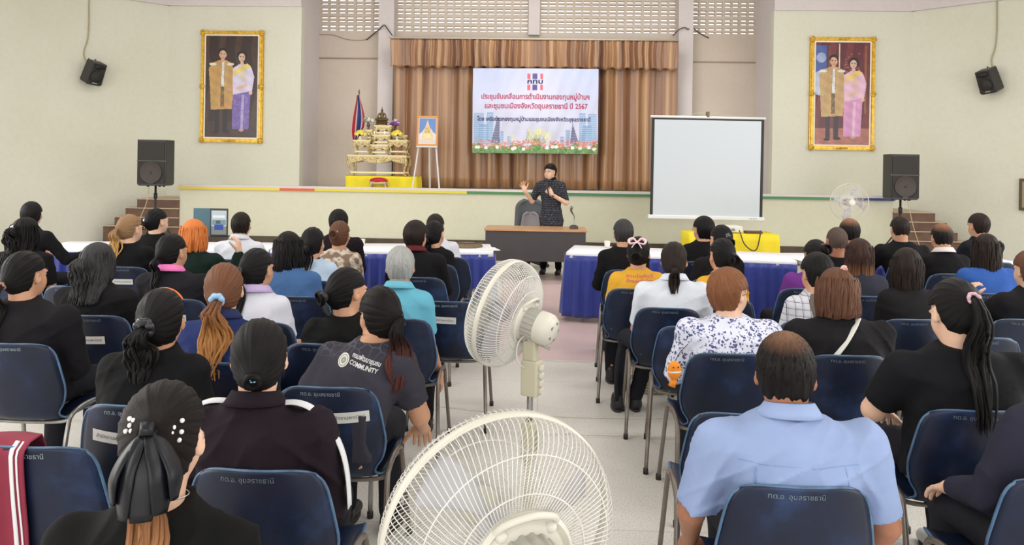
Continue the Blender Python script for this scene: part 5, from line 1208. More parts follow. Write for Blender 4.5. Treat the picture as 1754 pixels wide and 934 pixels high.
def person(name, label, hx, hy, D=None, sw=None, swm=None, hyaw=0, pitch=0, roll=0, body=0, bx=None, skin='mid', hair='black', style='short', top=('black', (34, 34, 38)), pants=(34, 34, 40), sleeve=.45,
           arms='lap', fat=0.0, hs=1.0, hem=-.14, pony=None, lean=.03, seat=True, top_mat=None, armsx=None, shoes=None, seed=None, chair=None, legs=True, collar=None, drop=.225, zseat=.455, nape=-.085, thick=.012, vol=.0, tie=None, extra=None, lengthl=.3, cover=0.0, h=None, seatdy=0):
    if seat: hyaw = hyaw*(1.2 if abs(hyaw) > 15 else 1)+math.degrees(math.atan((CX-hx)/F_PX))+2.2
    D = D or 655/(hy-hor(hx)); seed = seed or int(hx*7+hy); hp = W(hx, hy, D); bx = bx if bx is not None else hx
    a = math.radians(body); q = W(bx, hy, D)
    if chair and 'px' in chair:       # sit over the seat
        dq = max(-.12, min(.12, XZ(chair['px'], q.y-.05, .8)-q.x)); q.x += dq-max(-.02, min(.02, dq))
    swm = swm or (sw*D/1300 if sw else .42)
    h = h or (.007 if D < 2.6 else .009 if D < 4 else .011 if D < 5.5 else .014); hh = .0045 if D < 2.6 else .0055 if D < 4.2 else .007
    root_xy = np.array((q.x+math.sin(a)*lean, q.y-math.cos(a)*lean))
    o = thing(name, label, 'person', (root_xy[0], root_xy[1], 0), a)
    ca, sa = math.cos(-a), math.sin(-a); dx, dy = hp.x-root_xy[0], hp.y-root_xy[1]; hl = np.array((dx*ca-dy*sa, dx*sa+dy*ca, hp.z))   # head top in person space
    HR = Rm(math.radians(hyaw-body), math.radians(-pitch), math.radians(roll)) ; hc = hl-HR @ np.array((0, -.01, .122+thick*.8))*hs
    hc[2] = hl[2]-(.122+thick*.8)*hs if abs(pitch)+abs(roll) < 12 else hc[2]
    B = Body(); B.z0 = zseat-.03; B.zn = hl[2]-drop*hs-.01; B.top = .02
    nx = hc[0]*.92; ny = hc[1]-.030 if seat else hc[1]-.02; j = swm/2-.052-fat*.01
    bh = .165+fat*.06; bl = .11+fat*.075
    B.ax = [(0, bh), (.12, bh+.005), (.4, .138+fat*.085), (.62, max(.15+fat*.06, j-.035)), (.82, j-.005), (.90, j*.86), (.95, j*.60), (1, .066)]
    B.bx = [(0, bl+.01), (.15, bl+.015), (.4, bl+.0), (.65, .115+fat*.045), (.82, .098+fat*.03), (.92, .078), (1, .064)]
    B.cx = [(0, 0), (.3, nx*.12), (.7, nx*.6), (1, nx)]; B.cy = [(0, 0), (.25, -.012), (.6, -.022+ny*.45), (.85, ny*.75-.012), (1, ny)]
    sk = SK[skin]; arx = armsx or {}
    # where the backrest touches the sitter
    cut = None
    if seat and chair is not None:
        gap = .172+fat*.08; cxr = 0.0; a2 = math.radians(chair.get('rz', body))
        if 'px' in chair:
            qq = W(chair['px'], hor(chair['px'])+(1.72-.82)*1300/chair.get('D', D-.14), chair.get('D', D-.14)); dx, dy = qq.x-root_xy[0], qq.y-root_xy[1]
            cxr = max(-.03, min(.03, dx*ca-dy*sa)); gap = max(gap-.02, min(gap+.05, -(dx*sa+dy*ca)))
        chair_xy = (root_xy[0]+math.cos(a)*cxr+math.sin(a)*gap, root_xy[1]+math.sin(a)*cxr-math.cos(a)*gap)
        cp = np.array(CH_PATH[4:]); 
        def cut(X, Y, Z, cxr=cxr, gap=gap, pad=.012):
            z = Z[0, 0, :]; py_ = np.interp(z, cp[:, 1], cp[:, 0])[None, None, :]; u = np.clip(np.abs(X-cxr)/.225, 0, 1.15); d = (-gap+.26+py_+pad+.045*u**2.5)-Y
            out = np.maximum(np.abs(X-cxr)-.235, Z-.828); return np.minimum(d, -out)
    # joints
    H = B.zn-B.z0; shz = B.z0+H*.865; tt = .865; scx = lp(B.cx, tt); scy = lp(B.cy, tt); S_, E_, Wr = {}, {}, {}
    for sd in (-1, 1):
        S_[sd] = np.array((scx+sd*(j-.004), scy, shz-.012)); mode = arx.get(sd, arms)
        if isinstance(mode, str):
            if mode == 'lap': E_[sd] = S_[sd]+np.array((sd*.035, .055, -.255)); Wr[sd] = np.array((sd*.10, E_[sd][1]+.20, max(.60, E_[sd][2]-.02)))
            elif mode == 'table': E_[sd] = S_[sd]+np.array((sd*.06, .13, -.21)); Wr[sd] = E_[sd]+np.array((-sd*.10, .20, .04))
            elif mode == 'down': E_[sd] = S_[sd]+np.array((sd*.05, .0, -.28)); Wr[sd] = E_[sd]+np.array((sd*.0, .10, -.20))
        else: E_[sd] = S_[sd]+np.array(mode[0], float); Wr[sd] = E_[sd]+np.array(mode[1], float)
    ra = .047+fat*.018
    # skin: torso core + arms (coarse), head and hands (fine), one mesh
    lo = np.minimum.reduce([S_[1], S_[-1], E_[1], E_[-1], Wr[1], Wr[-1], (-bh, -.2, B.z0)])-.12; hi = np.maximum.reduce([S_[1], S_[-1], E_[1], E_[-1], Wr[1], Wr[-1], (bh, .2, B.zn)])+.10
    lo[0] = min(lo[0], B.cx[-1][1]-j-.1); hi[0] = max(hi[0], B.cx[-1][1]+j+.1)
    lo2 = lo.copy(); hi2 = hi.copy()
    hipz = zseat+.085; knee = {sd: np.array((sd*.105, .40, zseat+.045)) for sd in (-1, 1)}; ank = {sd: np.array((sd*.11, .38+.04*sd*((seed % 3)-1), .075)) for sd in (-1, 1)}
    if not seat: hipz = zseat+.05; knee = {sd: np.array((sd*.095, .02, .50)) for sd in (-1, 1)}; ank = {sd: np.array((sd*.12, -.01, .08)) for sd in (-1, 1)}
    if 'knee' in arx: knee, ank = arx['knee'], arx['ank']
    v = Vol(lo, hi, max(h, .008)); v.uni(torso_fn(B, -.012), lo, hi, .0); v.cut(lambda X, Y, Z: (B.z0+.05)-Z+0*X+0*Y)
    for sd in (-1, 1): v.cap(S_[sd], E_[sd], ra-.004, ra-.010, .02).cap(E_[sd], Wr[sd], ra-.010, .026, .008)
    if cut: v.cut(lambda X, Y, Z: cut(X, Y, Z, pad=.020))
    body_parts = [v.nets()]
    HRi = HR.T; nk = HRi @ (np.array((nx, ny, B.zn-.02))-hc)/hs; hv, hq = head_mesh(hs, nk, hh); body_parts.append((hv @ HRi + hc, hq))
    for sd in (-1, 1):
        d = Wr[sd]-E_[sd]; cfg = arx.get('h%d' % sd, {}); palm = cfg.get('palm', (0, 0, -1)); dr = cfg.get('dir', d+np.array((0, 0, -.03)))
        body_parts.append(hand_at(sd, Wr[sd], dr, palm, cfg.get('curl', .45), cfg.get('spread', .1), cfg.get('thumb', .6), max(.0045, hh*.9)))
    if legs:
        v = Vol((-.22, -.2, .02), (.22, .60, zseat+.16), max(h, .011))
        for sd in (-1, 1): v.cap((sd*.09, .03, hipz), knee[sd]+np.array((0, 0, .008)), .045, .034, .0).cap(knee[sd], ank[sd], .034, .026, .0)
        body_parts.append(v.nets())
    V, Q = join(body_parts); link('body', np_mesh('body', V, Q), sk, o)
    # top
    off = .010+fat*.002; v = Vol(lo, hi, h); v.uni(torso_fn(B, off), lo, hi, .0)
    for sd in (-1, 1):
        v.cap(S_[sd], E_[sd], ra+.012, ra+.004, .05)
        if sleeve >= 1: v.cap(E_[sd], E_[sd]+(Wr[sd]-E_[sd])*(.92 if sleeve > 1 else .9), ra+.003, .038, .018)
    if sleeve < 1:
        for sd in (-1, 1):
            u = (E_[sd]-S_[sd]); Lu = np.linalg.norm(u); u = u/Lu; s0 = S_[sd]
            def ct(X, Y, Z, u=u, s0=s0, Lu=Lu, sd=sd):
                t = (X-s0[0])*u[0]+(Y-s0[1])*u[1]+(Z-s0[2])*u[2]; px_ = np.sqrt((X-s0[0]-t*u[0])**2+(Y-s0[1]-t*u[1])**2+(Z-s0[2]-t*u[2])**2)
                d = t-Lu*(sleeve+.25); sidey = (X-lp(B.cx, .6))*sd-(lp(B.ax, .62)+off-.006)
                return np.minimum(d, np.minimum(ra+.03-px_, sidey))
            v.cut(ct)
    v.disp(wrinkle(seed, .0065 if D < 2.7 else .0048)); v.cut(lambda X, Y, Z: np.maximum((B.z0-.015)-Z, Z-(B.zn+.002+.10*(Y-ny)))+0*X+0*Y)
    if cut: v.cut(cut); v.cut(lambda X, Y, Z: np.minimum(.502-Z+0*X+0*Y, .25-np.abs(X-cxr)+0*Y+0*Z))
    tm = top_mat or cloth(*top); V, Q = v.nets(); bvh = BVHTree.FromPolygons(V.tolist(), Q.tolist()); tp = link('top', np_mesh('top', V, Q), tm, o)
    if collar:
        ck, cc = collar; rr = .070; P = []; cm = cloth('collar_'+'_'.join(map(str, cc)), cc)
        rows = []
        for dz, dr in ((-.012, .016), (.016, .004), (.030, -.002), (.028, .002), (.006, .016), (-.010, .026)) if ck == 'shirt' else ((-.012, .008), (.008, .003), (.018, -.001)):
            rows.append([(nx+(rr+dr)*1.0*math.sin(t), ny-.004-(rr+dr)*.98*math.cos(t), B.zn+.012+dz-.03*(1-math.cos(t))*.5) for t in np.linspace(-2.7, 2.7, 32)])
        MB().grid(rows).build('collar', cm, o, smooth=True, solid=.003)
    # trousers
    if legs:
        pm = cloth('trousers_%d_%d_%d' % pants, pants, bump=.3); v = Vol((-.30, -.22, .06), (.30, .62, zseat+.2), max(h, .010)); rt = .083+fat*.022
        v.cap((-.075, .0, hipz), (.075, .0, hipz), .105+fat*.03 if seat else .085, .105+fat*.03 if seat else .085, .0)
        for sd in (-1, 1): v.cap((sd*.085, .02, hipz), knee[sd], rt, .064+fat*.01, .03).cap(knee[sd], ank[sd]+np.array((0, 0, .03)), .062+fat*.01, .05, .02)
        v.disp(wrinkle(seed+5, .0022))
        if cut: v.cut(lambda X, Y, Z: np.maximum(cut(X, Y, Z), np.where(np.abs(X-cxr) < .245, .466-Z, -1)*(Y < .325)+(-1)*(Y >= .325)) if zseat < .5 else cut(X, Y, Z))
        V, Q = v.nets(); link('trousers', np_mesh('trousers', V, Q), pm, o)
        sm, sc2 = shoes or (M_shoe, M_sole)
        for sd in (-1, 1):
            A0 = ank[sd]; v = Vol(A0+np.array((-.07, -.09, -.08)), A0+np.array((.07, .22, .07)), .008); v.cap(A0+np.array((0, 0, .02)), A0+np.array((0, -.01, -.03)), .042, .04, .02).cap(A0+np.array((0, .0, -.035)), A0+np.array((0, .14, -.045)), .038, .034, .02)
            z_ = A0[2]; v.cut(lambda X, Y, Z: .012-Z+0*X+0*Y); V, Q = v.nets(); sh = link('shoe', np_mesh('shoe', V, Q), sm, o)
            rows = [[(A0[0]+.041*k*math.sin(t), A0[1]+.055+(.108*k)*math.cos(t), z) for t in np.linspace(0, 2*PI, 24)] for k, z in ((.2, .0), (1, .0), (1.02, .016), (.4, .018))]; MB().grid(rows).build('sole', sc2, sh)
    # eyes + brows
    es_ = MB(); ir = MB(); br = MB()
    for sx in (-1, 1):
        es_.sphere((sx*.033, .0765, .006), (.0135, .0125, .008), 8); ir.sphere((sx*.033, .0865, .006), (.0056, .003, .0056), 6); br.tube([(sx*.016, .094, .026), (sx*.034, .094, .032), (sx*.052, .082, .027)], [.003, .0035, .002], 6)
    Mh = Matrix.Translation(hc) @ Matrix(HR.tolist()).to_4x4() @ Matrix.Scale(hs, 4)
    e = es_.build('eyes', M_eye, o, M=Mh, smooth=True); ir.build('irises', M_iris, e, M=Mh, smooth=True); br.build('eyebrows', M_brow, o, M=Mh, smooth=True)
    MB().tube(spline([(-.022, .094, -.056), (-.010, .0995, -.0535), (0, .100, -.055), (.010, .0995, -.0535), (.022, .094, -.056)], 3), [.001, .004, .0045, .004, .001], 6).build('lips', mat('lips', S(168, 98, 90), rough=.5), o, M=Mh, smooth=True)
    # hair
    hm = HM[hair](); tie = tie or (0, -1, -.15); hcap = []
    toP = lambda V: (V*hs) @ HRi + hc; rg = np.random.RandomState(seed); hr_h = .0035 if D < 2.6 else .0045 if D < 4.2 else .006
    st = {'short': 'short', 'bob': 'bob', 'long': 'bob', 'pony': 'tied', 'bun': 'tied', 'half': 'bob', 'updo': 'tied'}[style]
    V, Q, A_ = cap_mesh(st, hr_h, seed, thick=thick, tie=tie, hem=hem, nape=nape, vol=vol); parts = [(toP(V), Q, A_)]
    tn = np.array(tie, float); tn /= np.linalg.norm(tn)
    tp_ = np.array((0, -.01, .02))+tn*np.array((.085+thick, .108+thick, .10+thick)); tP = toP(tp_[None])[0]
    if style == 'short':       # short tufts
        paths, rad, val = [], [], []
        for i in range(520 if D < 3 else 260 if D < 4.5 else 90):
            th = rg.rand()*2*PI; ph = math.acos(1-rg.rand()*1.25); d = np.array((math.sin(ph)*math.cos(th), math.sin(ph)*math.sin(th), math.cos(ph))); r0 = np.array((.073, .094, .091))+thick-.002; p = np.array((0, -.014, .03))+d*r0
            if p[2] < hairline(p[1])+.012: continue
            tg = np.array((math.cos(th), math.sin(th), 0))*math.cos(ph)-np.array((0, 0, math.sin(ph))); tg = tg+.3*rg.randn(3); L_ = (.028 if D < 4.5 else .022)+.012*rg.rand(); q1 = p+tg*L_*.5+d*.0015; q2 = p+tg*L_-d*.002
            pj = lambda q, e: (q-np.array((0, -.014, .03)))/np.linalg.norm((q-np.array((0, -.014, .03)))/(r0+e))+np.array((0, -.014, .03))
            paths.append(toP(np.array([p-d*.002, pj(q1, .0022), pj(q2, .0)]))); rad.append([.0022, .0022, .0008] if D < 4.5 else [.0035, .003, .001]); ang_ = math.acos(max(-1, min(1, d @ np.array((0, -.447, .894)))))/PI; val.append((ang_, ang_+.03))
        if paths: parts.append(locks(paths, rad, val, 4))
    if style in ('long', 'bob', 'half'):
        n = (130 if D < 4.5 else 70); paths, rad, val = [], [], []; L_ = lengthl if style != 'bob' else 0
        for i in range(n):
            th = (rg.rand()*2-1)*(2.0 if style != 'half' else 1.7); d = np.array((math.sin(th), -math.cos(th), 0)); P = []
            rt_ = np.array((.078+thick+vol, .086+thick+vol, 0)); zt0 = .085-.03*rg.rand(); zend = hem+.01 if L_ == 0 else hem-L_*(.75+.25*rg.rand())*(1-.25*abs(th)/2)
            for k in range(9):
                t = k/8; z = zt0+(zend-zt0)*t; sr = math.sqrt(max(.05, 1-(max(0, z-.03)/.125)**2)); wob = .004*math.sin(7*t+i); p = np.array((0, -.016, 0))+d*rt_*sr*(1+.03*rg.randn()*0+.02*math.sin(5*t+i))
                P.append(np.array((p[0]+wob, p[1], z)))
            P = toP(np.array(P))
            if L_ > 0:
                for k in range(9):
                    if P[k][2] < B.zn+.06:
                        yb = back_y(B, P[k][0], min(P[k][2], B.zn-.005), off)-.008-.012*rg.rand(); P[k][1] = min(P[k][1], yb) if abs(th) < 1.6 else P[k][1]; P[k][0] = nx+(P[k][0]-nx)*.96
            paths.append(P); rad.append([.003, .008, .009, .008, .002]); val.append((.05, 1.0 if L_ else .95))
        parts.append(locks(paths, rad, val, 5, .45))
    if style in ('pony', 'half'):
        pl_, pw_, pc = pony or (.25, .03, .0); n = 70 if D < 4.5 else 36; paths, rad, val = [], [], []; curl = pc
        for i in range(n):
            r1, r2 = rg.randn(2)*.42; P = []; m = 12; sp_ = pw_; ln = pl_*(.72+.28*rg.rand())
            for k in range(m):
                t = k/(m-1); out = .030*math.sin(min(1, t*2.5)*PI)*(1-t)*2; base = tP+HR @ (tn*.012)+np.array((0, -out, -ln*t)); g_ = sp_*(.35+.75*math.sin(min(1, t*1.3)*PI/2))*(1-.45*max(0, t-.6)/.4)
                p = base+np.array((r1*g_+curl*.012*math.sin(9*t+i*1.1)*(t > .1), -abs(r2)*g_*.5+curl*.008*math.cos(9*t+i), 0)); P.append(p)
            P = np.array(P)
            for k in range(m):
                if P[k][2] < B.zn+.02: yb = back_y(B, P[k][0], P[k][2], off)-.010-abs(r2)*.018; P[k][1] = min(P[k][1], yb)
            paths.append(P); rad.append([.005, .007, .008, .007, .0025]); val.append((.05, 1.0))
        parts.append(locks(paths, rad, val, 5, .5))
    if style in ('bun', 'updo'):
        n = 26; paths, rad, val = [], [], []; u = np.cross(tn, (1, 0, 0)); u /= np.linalg.norm(u); w2 = np.cross(tn, u); Rb = (pony or (.036,))[0]
        for i in range(n):
            a0 = i*2*PI/n; k0 = rg.rand()*.6+.6; P = []
            for k in range(10): t = k/9; an = a0+t*3.3; el = (t-.5)*2.4; P.append(tp_+tn*Rb*(.35+.75*math.cos(el)*k0)+(u*math.cos(an)+w2*math.sin(an))*Rb*(.35+.75*math.cos(el*.8)))
            paths.append(toP(np.array(P))); rad.append([.006, .009, .009, .005]); val.append((.1, .3))
        parts.append(locks(paths, rad, val, 5, .6)); sV = MB().sphere((0, 0, 0), Rb, 8); vv = np.concatenate(sV.v)+tp_+tn*Rb*.5; tq = [f if len(f) == 4 else f+(f[-1],) for f in sV.f]
    Vs = np.concatenate([p[0] for p in parts]); n0 = 0; Qs = []
    for p in parts: Qs.append(p[1]+n0); n0 += len(p[0])
    hp_ = link('hair', np_mesh('hair', Vs, np.concatenate(Qs), attr=np.concatenate([p[2] for p in parts])), hm, o)
    R_ = Body(); R_.bvh = bvh; R_.o, R_.B, R_.tP, R_.HR, R_.tn, R_.toP, R_.Mh, R_.E, R_.W, R_.S, R_.hc, R_.off, R_.D, R_.tp, R_.nx, R_.ny, R_.hs = o, B, tP, HR, tn, toP, Mh, E_, Wr, S_, hc, off, D, tp_, nx, ny, hs
    if chair is not None and seat:
        ck = dict(chair); ck.setdefault('rz', body); a2 = math.radians(ck['rz']); lab = ck.pop('label', None) or 'blue chair under the ' + label
        ck.pop('px', None); ck.pop('D', None); place_chair(0, 1, lab, xy=chair_xy, **ck)
    return R_
def surf(R_, x, z, off=.004, y0=-1.0):
    z = min(z, R_.B.zn-.012); h_ = R_.bvh.ray_cast(Vector((x, y0, z)), Vector((0, 1, 0)))
    return (h_[0].y if h_[0] is not None else R_.ny-.05)-off
def scrunchie(R_, col, r=.020, t=.009, name='hair_tie', rough=.8):
    M = Matrix.Translation(R_.tP) @ Vector(R_.HR @ R_.tn).to_track_quat('Z', 'Y').to_matrix().to_4x4(); s = MB()
    P = [(r*math.cos(a)*(1+.08*math.sin(7*a)), r*math.sin(a)*(1+.08*math.sin(7*a)), .010+.003*math.sin(5*a)) for a in np.linspace(0, 2*PI, 36, endpoint=False)]
    return s.tube(P, t, 8, closed=True).build(name, mat('tie_%d_%d_%d' % col, S(*col), rough=rough), R_.o, M=M, smooth=True)
def bow(R_, col, w_=.06, at=None, drop=.05, name='hair_bow', h_=.03):
    M = Matrix.Translation(R_.tP if at is None else R_.toP(np.array([at]))[0]) @ Vector(R_.HR @ (R_.tn if at is None else np.array(at)/np.linalg.norm(at))).to_track_quat('-Y', 'Z').to_matrix().to_4x4(); s = MB()
    for sx in (-1, 1):
        s.tube(spline([(0, -.016, 0), (sx*w_*.5, -.022, h_), (sx*w_, -.014, h_*.5), (sx*w_*.8, -.016, -h_*.4), (0, -.018, 0)], 5), [.006, .014, .018, .014, .006], 8, flat=.5)
        s.tube(spline([(0, -.018, 0), (sx*w_*.35, -.024, -drop*.5), (sx*w_*.6, -.016, -drop)], 5), [.006, .012, .010], 8, flat=.35)
    s.sphere((0, -.022, 0), (.011, .009, .011), 6)
    return s.build(name, mat('ribbon_%d_%d_%d' % col, S(*col), rough=.55), R_.o, M=M, smooth=True)
def glasses(R_, col=(30, 28, 30), lens=None):
    s = MB()
    for sx in (-1, 1):
        s.tube([(sx*.033+.022*math.cos(a), .104, .004+.016*math.sin(a)) for a in np.linspace(0, 2*PI, 20, endpoint=False)], .0016, 5, closed=True); s.tube([(sx*.055, .104, .008), (sx*.076, .06, .010), (sx*.082, .0, .008), (sx*.080, -.02, -.006)], .0018, 5)
    s.tube([(-.011, .104, .006), (0, .107, .009), (.011, .104, .006)], .0016, 5)
    return s.build('glasses', mat('spectacle_%d' % col[0], S(*col), rough=.3, metal=.3), R_.o, M=R_.Mh, smooth=True)
def back_text(R_, lines, size, z, x, col, name='back_print', width=None, tilt=0):
    s = MB()
    for i, ln in enumerate(lines):
        V, F = text_mesh(ln, size, bold=.0006)
        if width: V[:, 0] *= width/np.ptp(V[:, 0])
        V = V.copy(); V[:, 1] -= i*size*1.15; c_, s_ = math.cos(tilt), math.sin(tilt); X = x+V[:, 0]*c_-V[:, 1]*s_; Z = z+V[:, 0]*s_+V[:, 1]*c_
        s.add(np.stack([X, np.array([surf(R_, a_, b_, .003) for a_, b_ in zip(X, Z)]), Z], -1), F)
    return s.build(name, mat('ink_%d_%d_%d' % col, S(*col), rough=.7), R_.o)
def clip(R_, at, col, w_=.03, name='hair_clip'):
    p = np.array(at, float); s = MB(); d = p-np.array((0, -.01, .02)); d /= np.linalg.norm(d); M = R_.Mh @ Matrix.Translation(p) @ Vector(d).to_track_quat('Z', 'Y').to_matrix().to_4x4()
    s.tube(spline([(-w_, 0, -.004), (-w_*.5, .004, .008), (w_*.5, .004, .008), (w_, 0, -.004)], 4), [.003, .007, .007, .003], 6)
    for k in range(4): s.tube([(-w_*.7+k*w_*.46, -.012, -.004), (-w_*.7+k*w_*.46, 0, .008), (-w_*.7+k*w_*.46, .012, -.004)], .003, 5)
    return s.build(name, mat('clip_%d_%d_%d' % col, S(*col), rough=.3), R_.o, M=M, smooth=True)
def flower(R_, at, col, r=.016):
    p = np.array(at, float); d = p-np.array((0, -.01, .02)); d /= np.linalg.norm(d); M = R_.Mh @ Matrix.Translation(p+d*.004) @ Vector(d).to_track_quat('Z', 'Y').to_matrix().to_4x4(); s = MB()
    for k in range(5): s.sphere((r*math.cos(k*1.257), r*math.sin(k*1.257), .003), (r*.62, r*.62, .004), 6)
    s.sphere((0, 0, .006), (.006, .006, .004), 6)
    return s.build('flower_clip', mat('clip_%d_%d_%d' % col, S(*col), rough=.4), R_.o, M=M, smooth=True)
# ================================================================== THE AUDIENCE, LEFT BLOCK
BK = ('black', (19, 19, 21)); BLZ = ('blazer', (26, 24, 28)); BLN = ('navy_black', (23, 24, 31))
C0 = dict(rz=0)
P = person
# nearest left: woman with bow and pearls
r = P('person', 'woman in black T-shirt with black bow and pearl pins, bottom left', 284, 652, D=1.68, sw=350, bx=280, hyaw=-17, pitch=6, skin='fair', hair='ombre', style='pony', tie=(.16, -1, .30), pony=(.46, .034, .25), top=('black_tee', (17, 17, 18)), sleeve=.5, chair=C0, drop=.245)
Mb = Matrix.Translation(r.tP) @ Vector(r.HR @ r.tn).to_track_quat('-Y', 'Z').to_matrix().to_4x4(); sb = MB()
for x0, dz, rr, yo in ((-.052, -.135, .030, .004), (-.030, -.165, .034, -.006), (.004, -.172, .036, -.012), (.036, -.160, .036, -.006), (.058, -.135, .028, .004)):
    sb.tube(spline([(0, -.010+yo, 0), (x0*.5, -.022+yo, -.03), (x0, -.026+yo, -.085), (x0*1.02, -.014+yo, dz)], 6), [.008, .024, rr, rr, rr*.55], 14, flat=.30)
sb.tube([(0, -.03, .012), (0, -.034, -.014)], .014, 10)
sb.build('ribbon_bow', mat('black_satin_ribbon', S(16, 17, 24), rough=.4, spec=.3), r.o, M=Mb, smooth=True)
for dx, dz in ((-.052, .016), (-.040, .014), (-.046, .004), (-.030, .006), (-.040, -.006), (-.054, -.008), (.026, .0), (.044, -.004), (.040, -.014), (.062, .006), (.060, -.016), (.056, -.032)):
    ph_ = dx/.088+.16; z = .055+dz; k_ = math.sqrt(max(.05, 1-((z-.03)/.106)**2)); MB().sphere((.088*k_*math.sin(ph_), -.014-.110*k_*math.cos(ph_), z), .0052, 8).build('pearl_pin', mat('pearl', S(228, 224, 220), rough=.2), r.o, M=r.Mh, smooth=True)
MB().tube([(r.nx+.068*math.sin(t), r.ny-.004-.066*math.cos(t), r.B.zn+.03-.012*(1-math.cos(t))) for t in np.linspace(-3, 3, 30)], .0016, 5).build('necklace', mat('silver_chain', S(220, 220, 220), rough=.2, metal=.8), r.o)
# man in dark plum track jacket
PL = ('plum_jacket', (32, 23, 31))
r = P('person', 'person in plum track jacket with white shoulder stripes', 445, 546, sw=262, bx=462, hyaw=-6, skin='fair', hair='black', style='bun', tie=(-.05, -1, -.42), pony=(.020,), top=PL, sleeve=1.1, fat=.25, collar=('shirt', (31, 22, 29)), chair=dict(px=462, D=2.2, leg=0), drop=.235, arms='lap')
M_wst = mat('white_piping', S(222, 222, 226), rough=.8)
for sd in (-1, 1):
    rows = []
    for t in np.linspace(0, 1, 22):
        if t < .42: u = t/.42; p = np.array((r.nx+sd*.075, r.ny+.01, r.B.zn-.012))*(1-u)+(r.S[sd]+np.array((sd*.028, -.01, .050)))*u+np.array((0, 0, .018*math.sin(u*PI)))
        else: u = (t-.42)/.58; p = (r.S[sd]+np.array((sd*.028, -.01, .050)))*(1-u)+(r.E[sd]+np.array((sd*.068, -.012, .0)))*u+np.array((sd*.022*math.sin(u*PI), 0, .022*math.sin(u*PI)))
        rows.append([p+np.array((0, -.022, -.004*(t < .42))), p+np.array((sd*.002, .0, .004)), p+np.array((0, .022, -.004))])
    MB().grid(rows).build('shoulder_stripe', M_wst, r.o, smooth=True, solid=.003)
scrunchie(r, (150, 200, 220), r=.008, t=.003)
# woman in black, claw clip, orange headband
r = P('person', 'woman in black with orange hairband and shiny black scrunchie', 276, 494, D=2.93, sw=182, bx=256, hyaw=-14, skin='mid', hair='black', style='pony', tie=(-.25, -1, -.12), pony=(.20, .06, .6), top=('black_top', (18, 18, 20)), fat=.2, sleeve=1.1, chair=dict(px=256, D=2.86, paper=(.70, -.07, .08), scrawl=False), drop=.21)
MB().tube([(.083*math.sin(t), .035-.01*abs(t), .032+.093*math.cos(t)) for t in np.linspace(-1.0, 1.0, 20)], .0065, 6, flat=.5).build('hairband', mat('orange_band', S(240, 120, 60), rough=.5), r.o, M=r.Mh, smooth=True)
for k in range(3): scrunchie(r, (34, 34, 40), r=.018+.006*k, t=.011, name='claw_scrunchie', rough=.3)
# chestnut pony woman in navy
r = P('person', 'woman in navy jacket with chestnut ponytail in pale blue scrunchie', 384, 450, D=3.5, sw=140, bx=384, hyaw=-8, skin='fair', hair='ginger', style='pony', tie=(-.12, -1, -.35), pony=(.34, .065, .9), top=('navy_jacket', (38, 50, 98)), sleeve=1.1, collar=('shirt', (44, 52, 90)), chair=dict(px=384, D=3.52))
scrunchie(r, (150, 190, 226), r=.022, t=.013, name='scrunchie')
# big woman far left
r = P('person', 'large woman in black blazer with low ponytail, left edge', 42, 430, D=3.82, sw=188, bx=62, hyaw=-37, skin='mid', hair='black', style='pony', tie=(-.1, -1, -.42), pony=(.30, .045, .3), top=BLZ, sleeve=1.1, fat=.45, chair=dict(px=40, D=3.70, leg=1), shoes=(M_shw, M_sole))
scrunchie(r, (150, 110, 100), r=.016, t=.006)
r = P('person', 'woman in black blazer with greying half-tied hair', 168, 415, D=4.45, sw=136, bx=170, hyaw=-30, skin='mid', hair='salt', style='half', tie=(-.2, -1, .25), hem=-.10, lengthl=.12, pony=(.22, .045, .5), top=('blazer_black', (22, 21, 23)), sleeve=1.1, chair=dict(px=176, D=4.26, paper=(.68, -.01, -.02)))
r = P('person', 'woman in dark blazer with pink collar and black ponytail', 294, 400, D=5.05, sw=124, bx=296, hyaw=-34, skin='mid', hair='black', style='pony', tie=(-.05, -1, -.30), pony=(.22, .035, .3), top=('grey_blazer', (28, 27, 32)), sleeve=1.1, collar=('shirt', (226, 120, 180)), chair=dict(px=318, D=4.75, paper=(.70, .0, 0)))
r = P('person', 'woman with orange bobbed hair in dark green raising a tablet', 332, 375, D=5.95, sw=104, bx=338, hyaw=-15, skin='fair', hair='orange', style='bob', hem=-.13, vol=.012, top=('dark_green', (16, 32, 28)), sleeve=1.1, armsx={1: ((.06, .20, -.17), (.01, .10, .20)), 'h1': dict(dir=(-.1, .1, 1), palm=(-1, 0, 0), curl=.7)}, chair=C0)
wr = Matrix.Translation(r.o.location) @ Vector(r.W[1]); ta = PY(390, 402, wr.y+.06)
tb2 = thing('tablet', 'tablet in an open blue cover held up by the orange-haired woman', 'tablet', (ta.x-.075, ta.y, ta.z-.02), math.radians(3))
MB().box((-.07, -.006, -.0), (.075, .006, .235)).build('casing', M_blk2, tb2, bevel=.004); c = Canvas(40, 60, (176, 190, 200)); c.rect(.05, .4, .95, .62, (120, 146, 156)); c.rect(.1, .7, .9, .8, (214, 222, 226)); c.rect(0, 0, 1, .35, (132, 140, 140)); c.rect(.2, .2, .8, .42, (54, 84, 170)); c.rect(.3, .45, .6, .58, (80, 90, 96))
c.mesh('screen', .125, .20, M_print, tb2, TR(.0025, -.0075, .018)); MB().box((-.21, -.004, 0), (-.07, .006, .235)).build('cover', mat('teal_cover', S(70, 104, 116), rough=.6), tb2, bevel=.003)
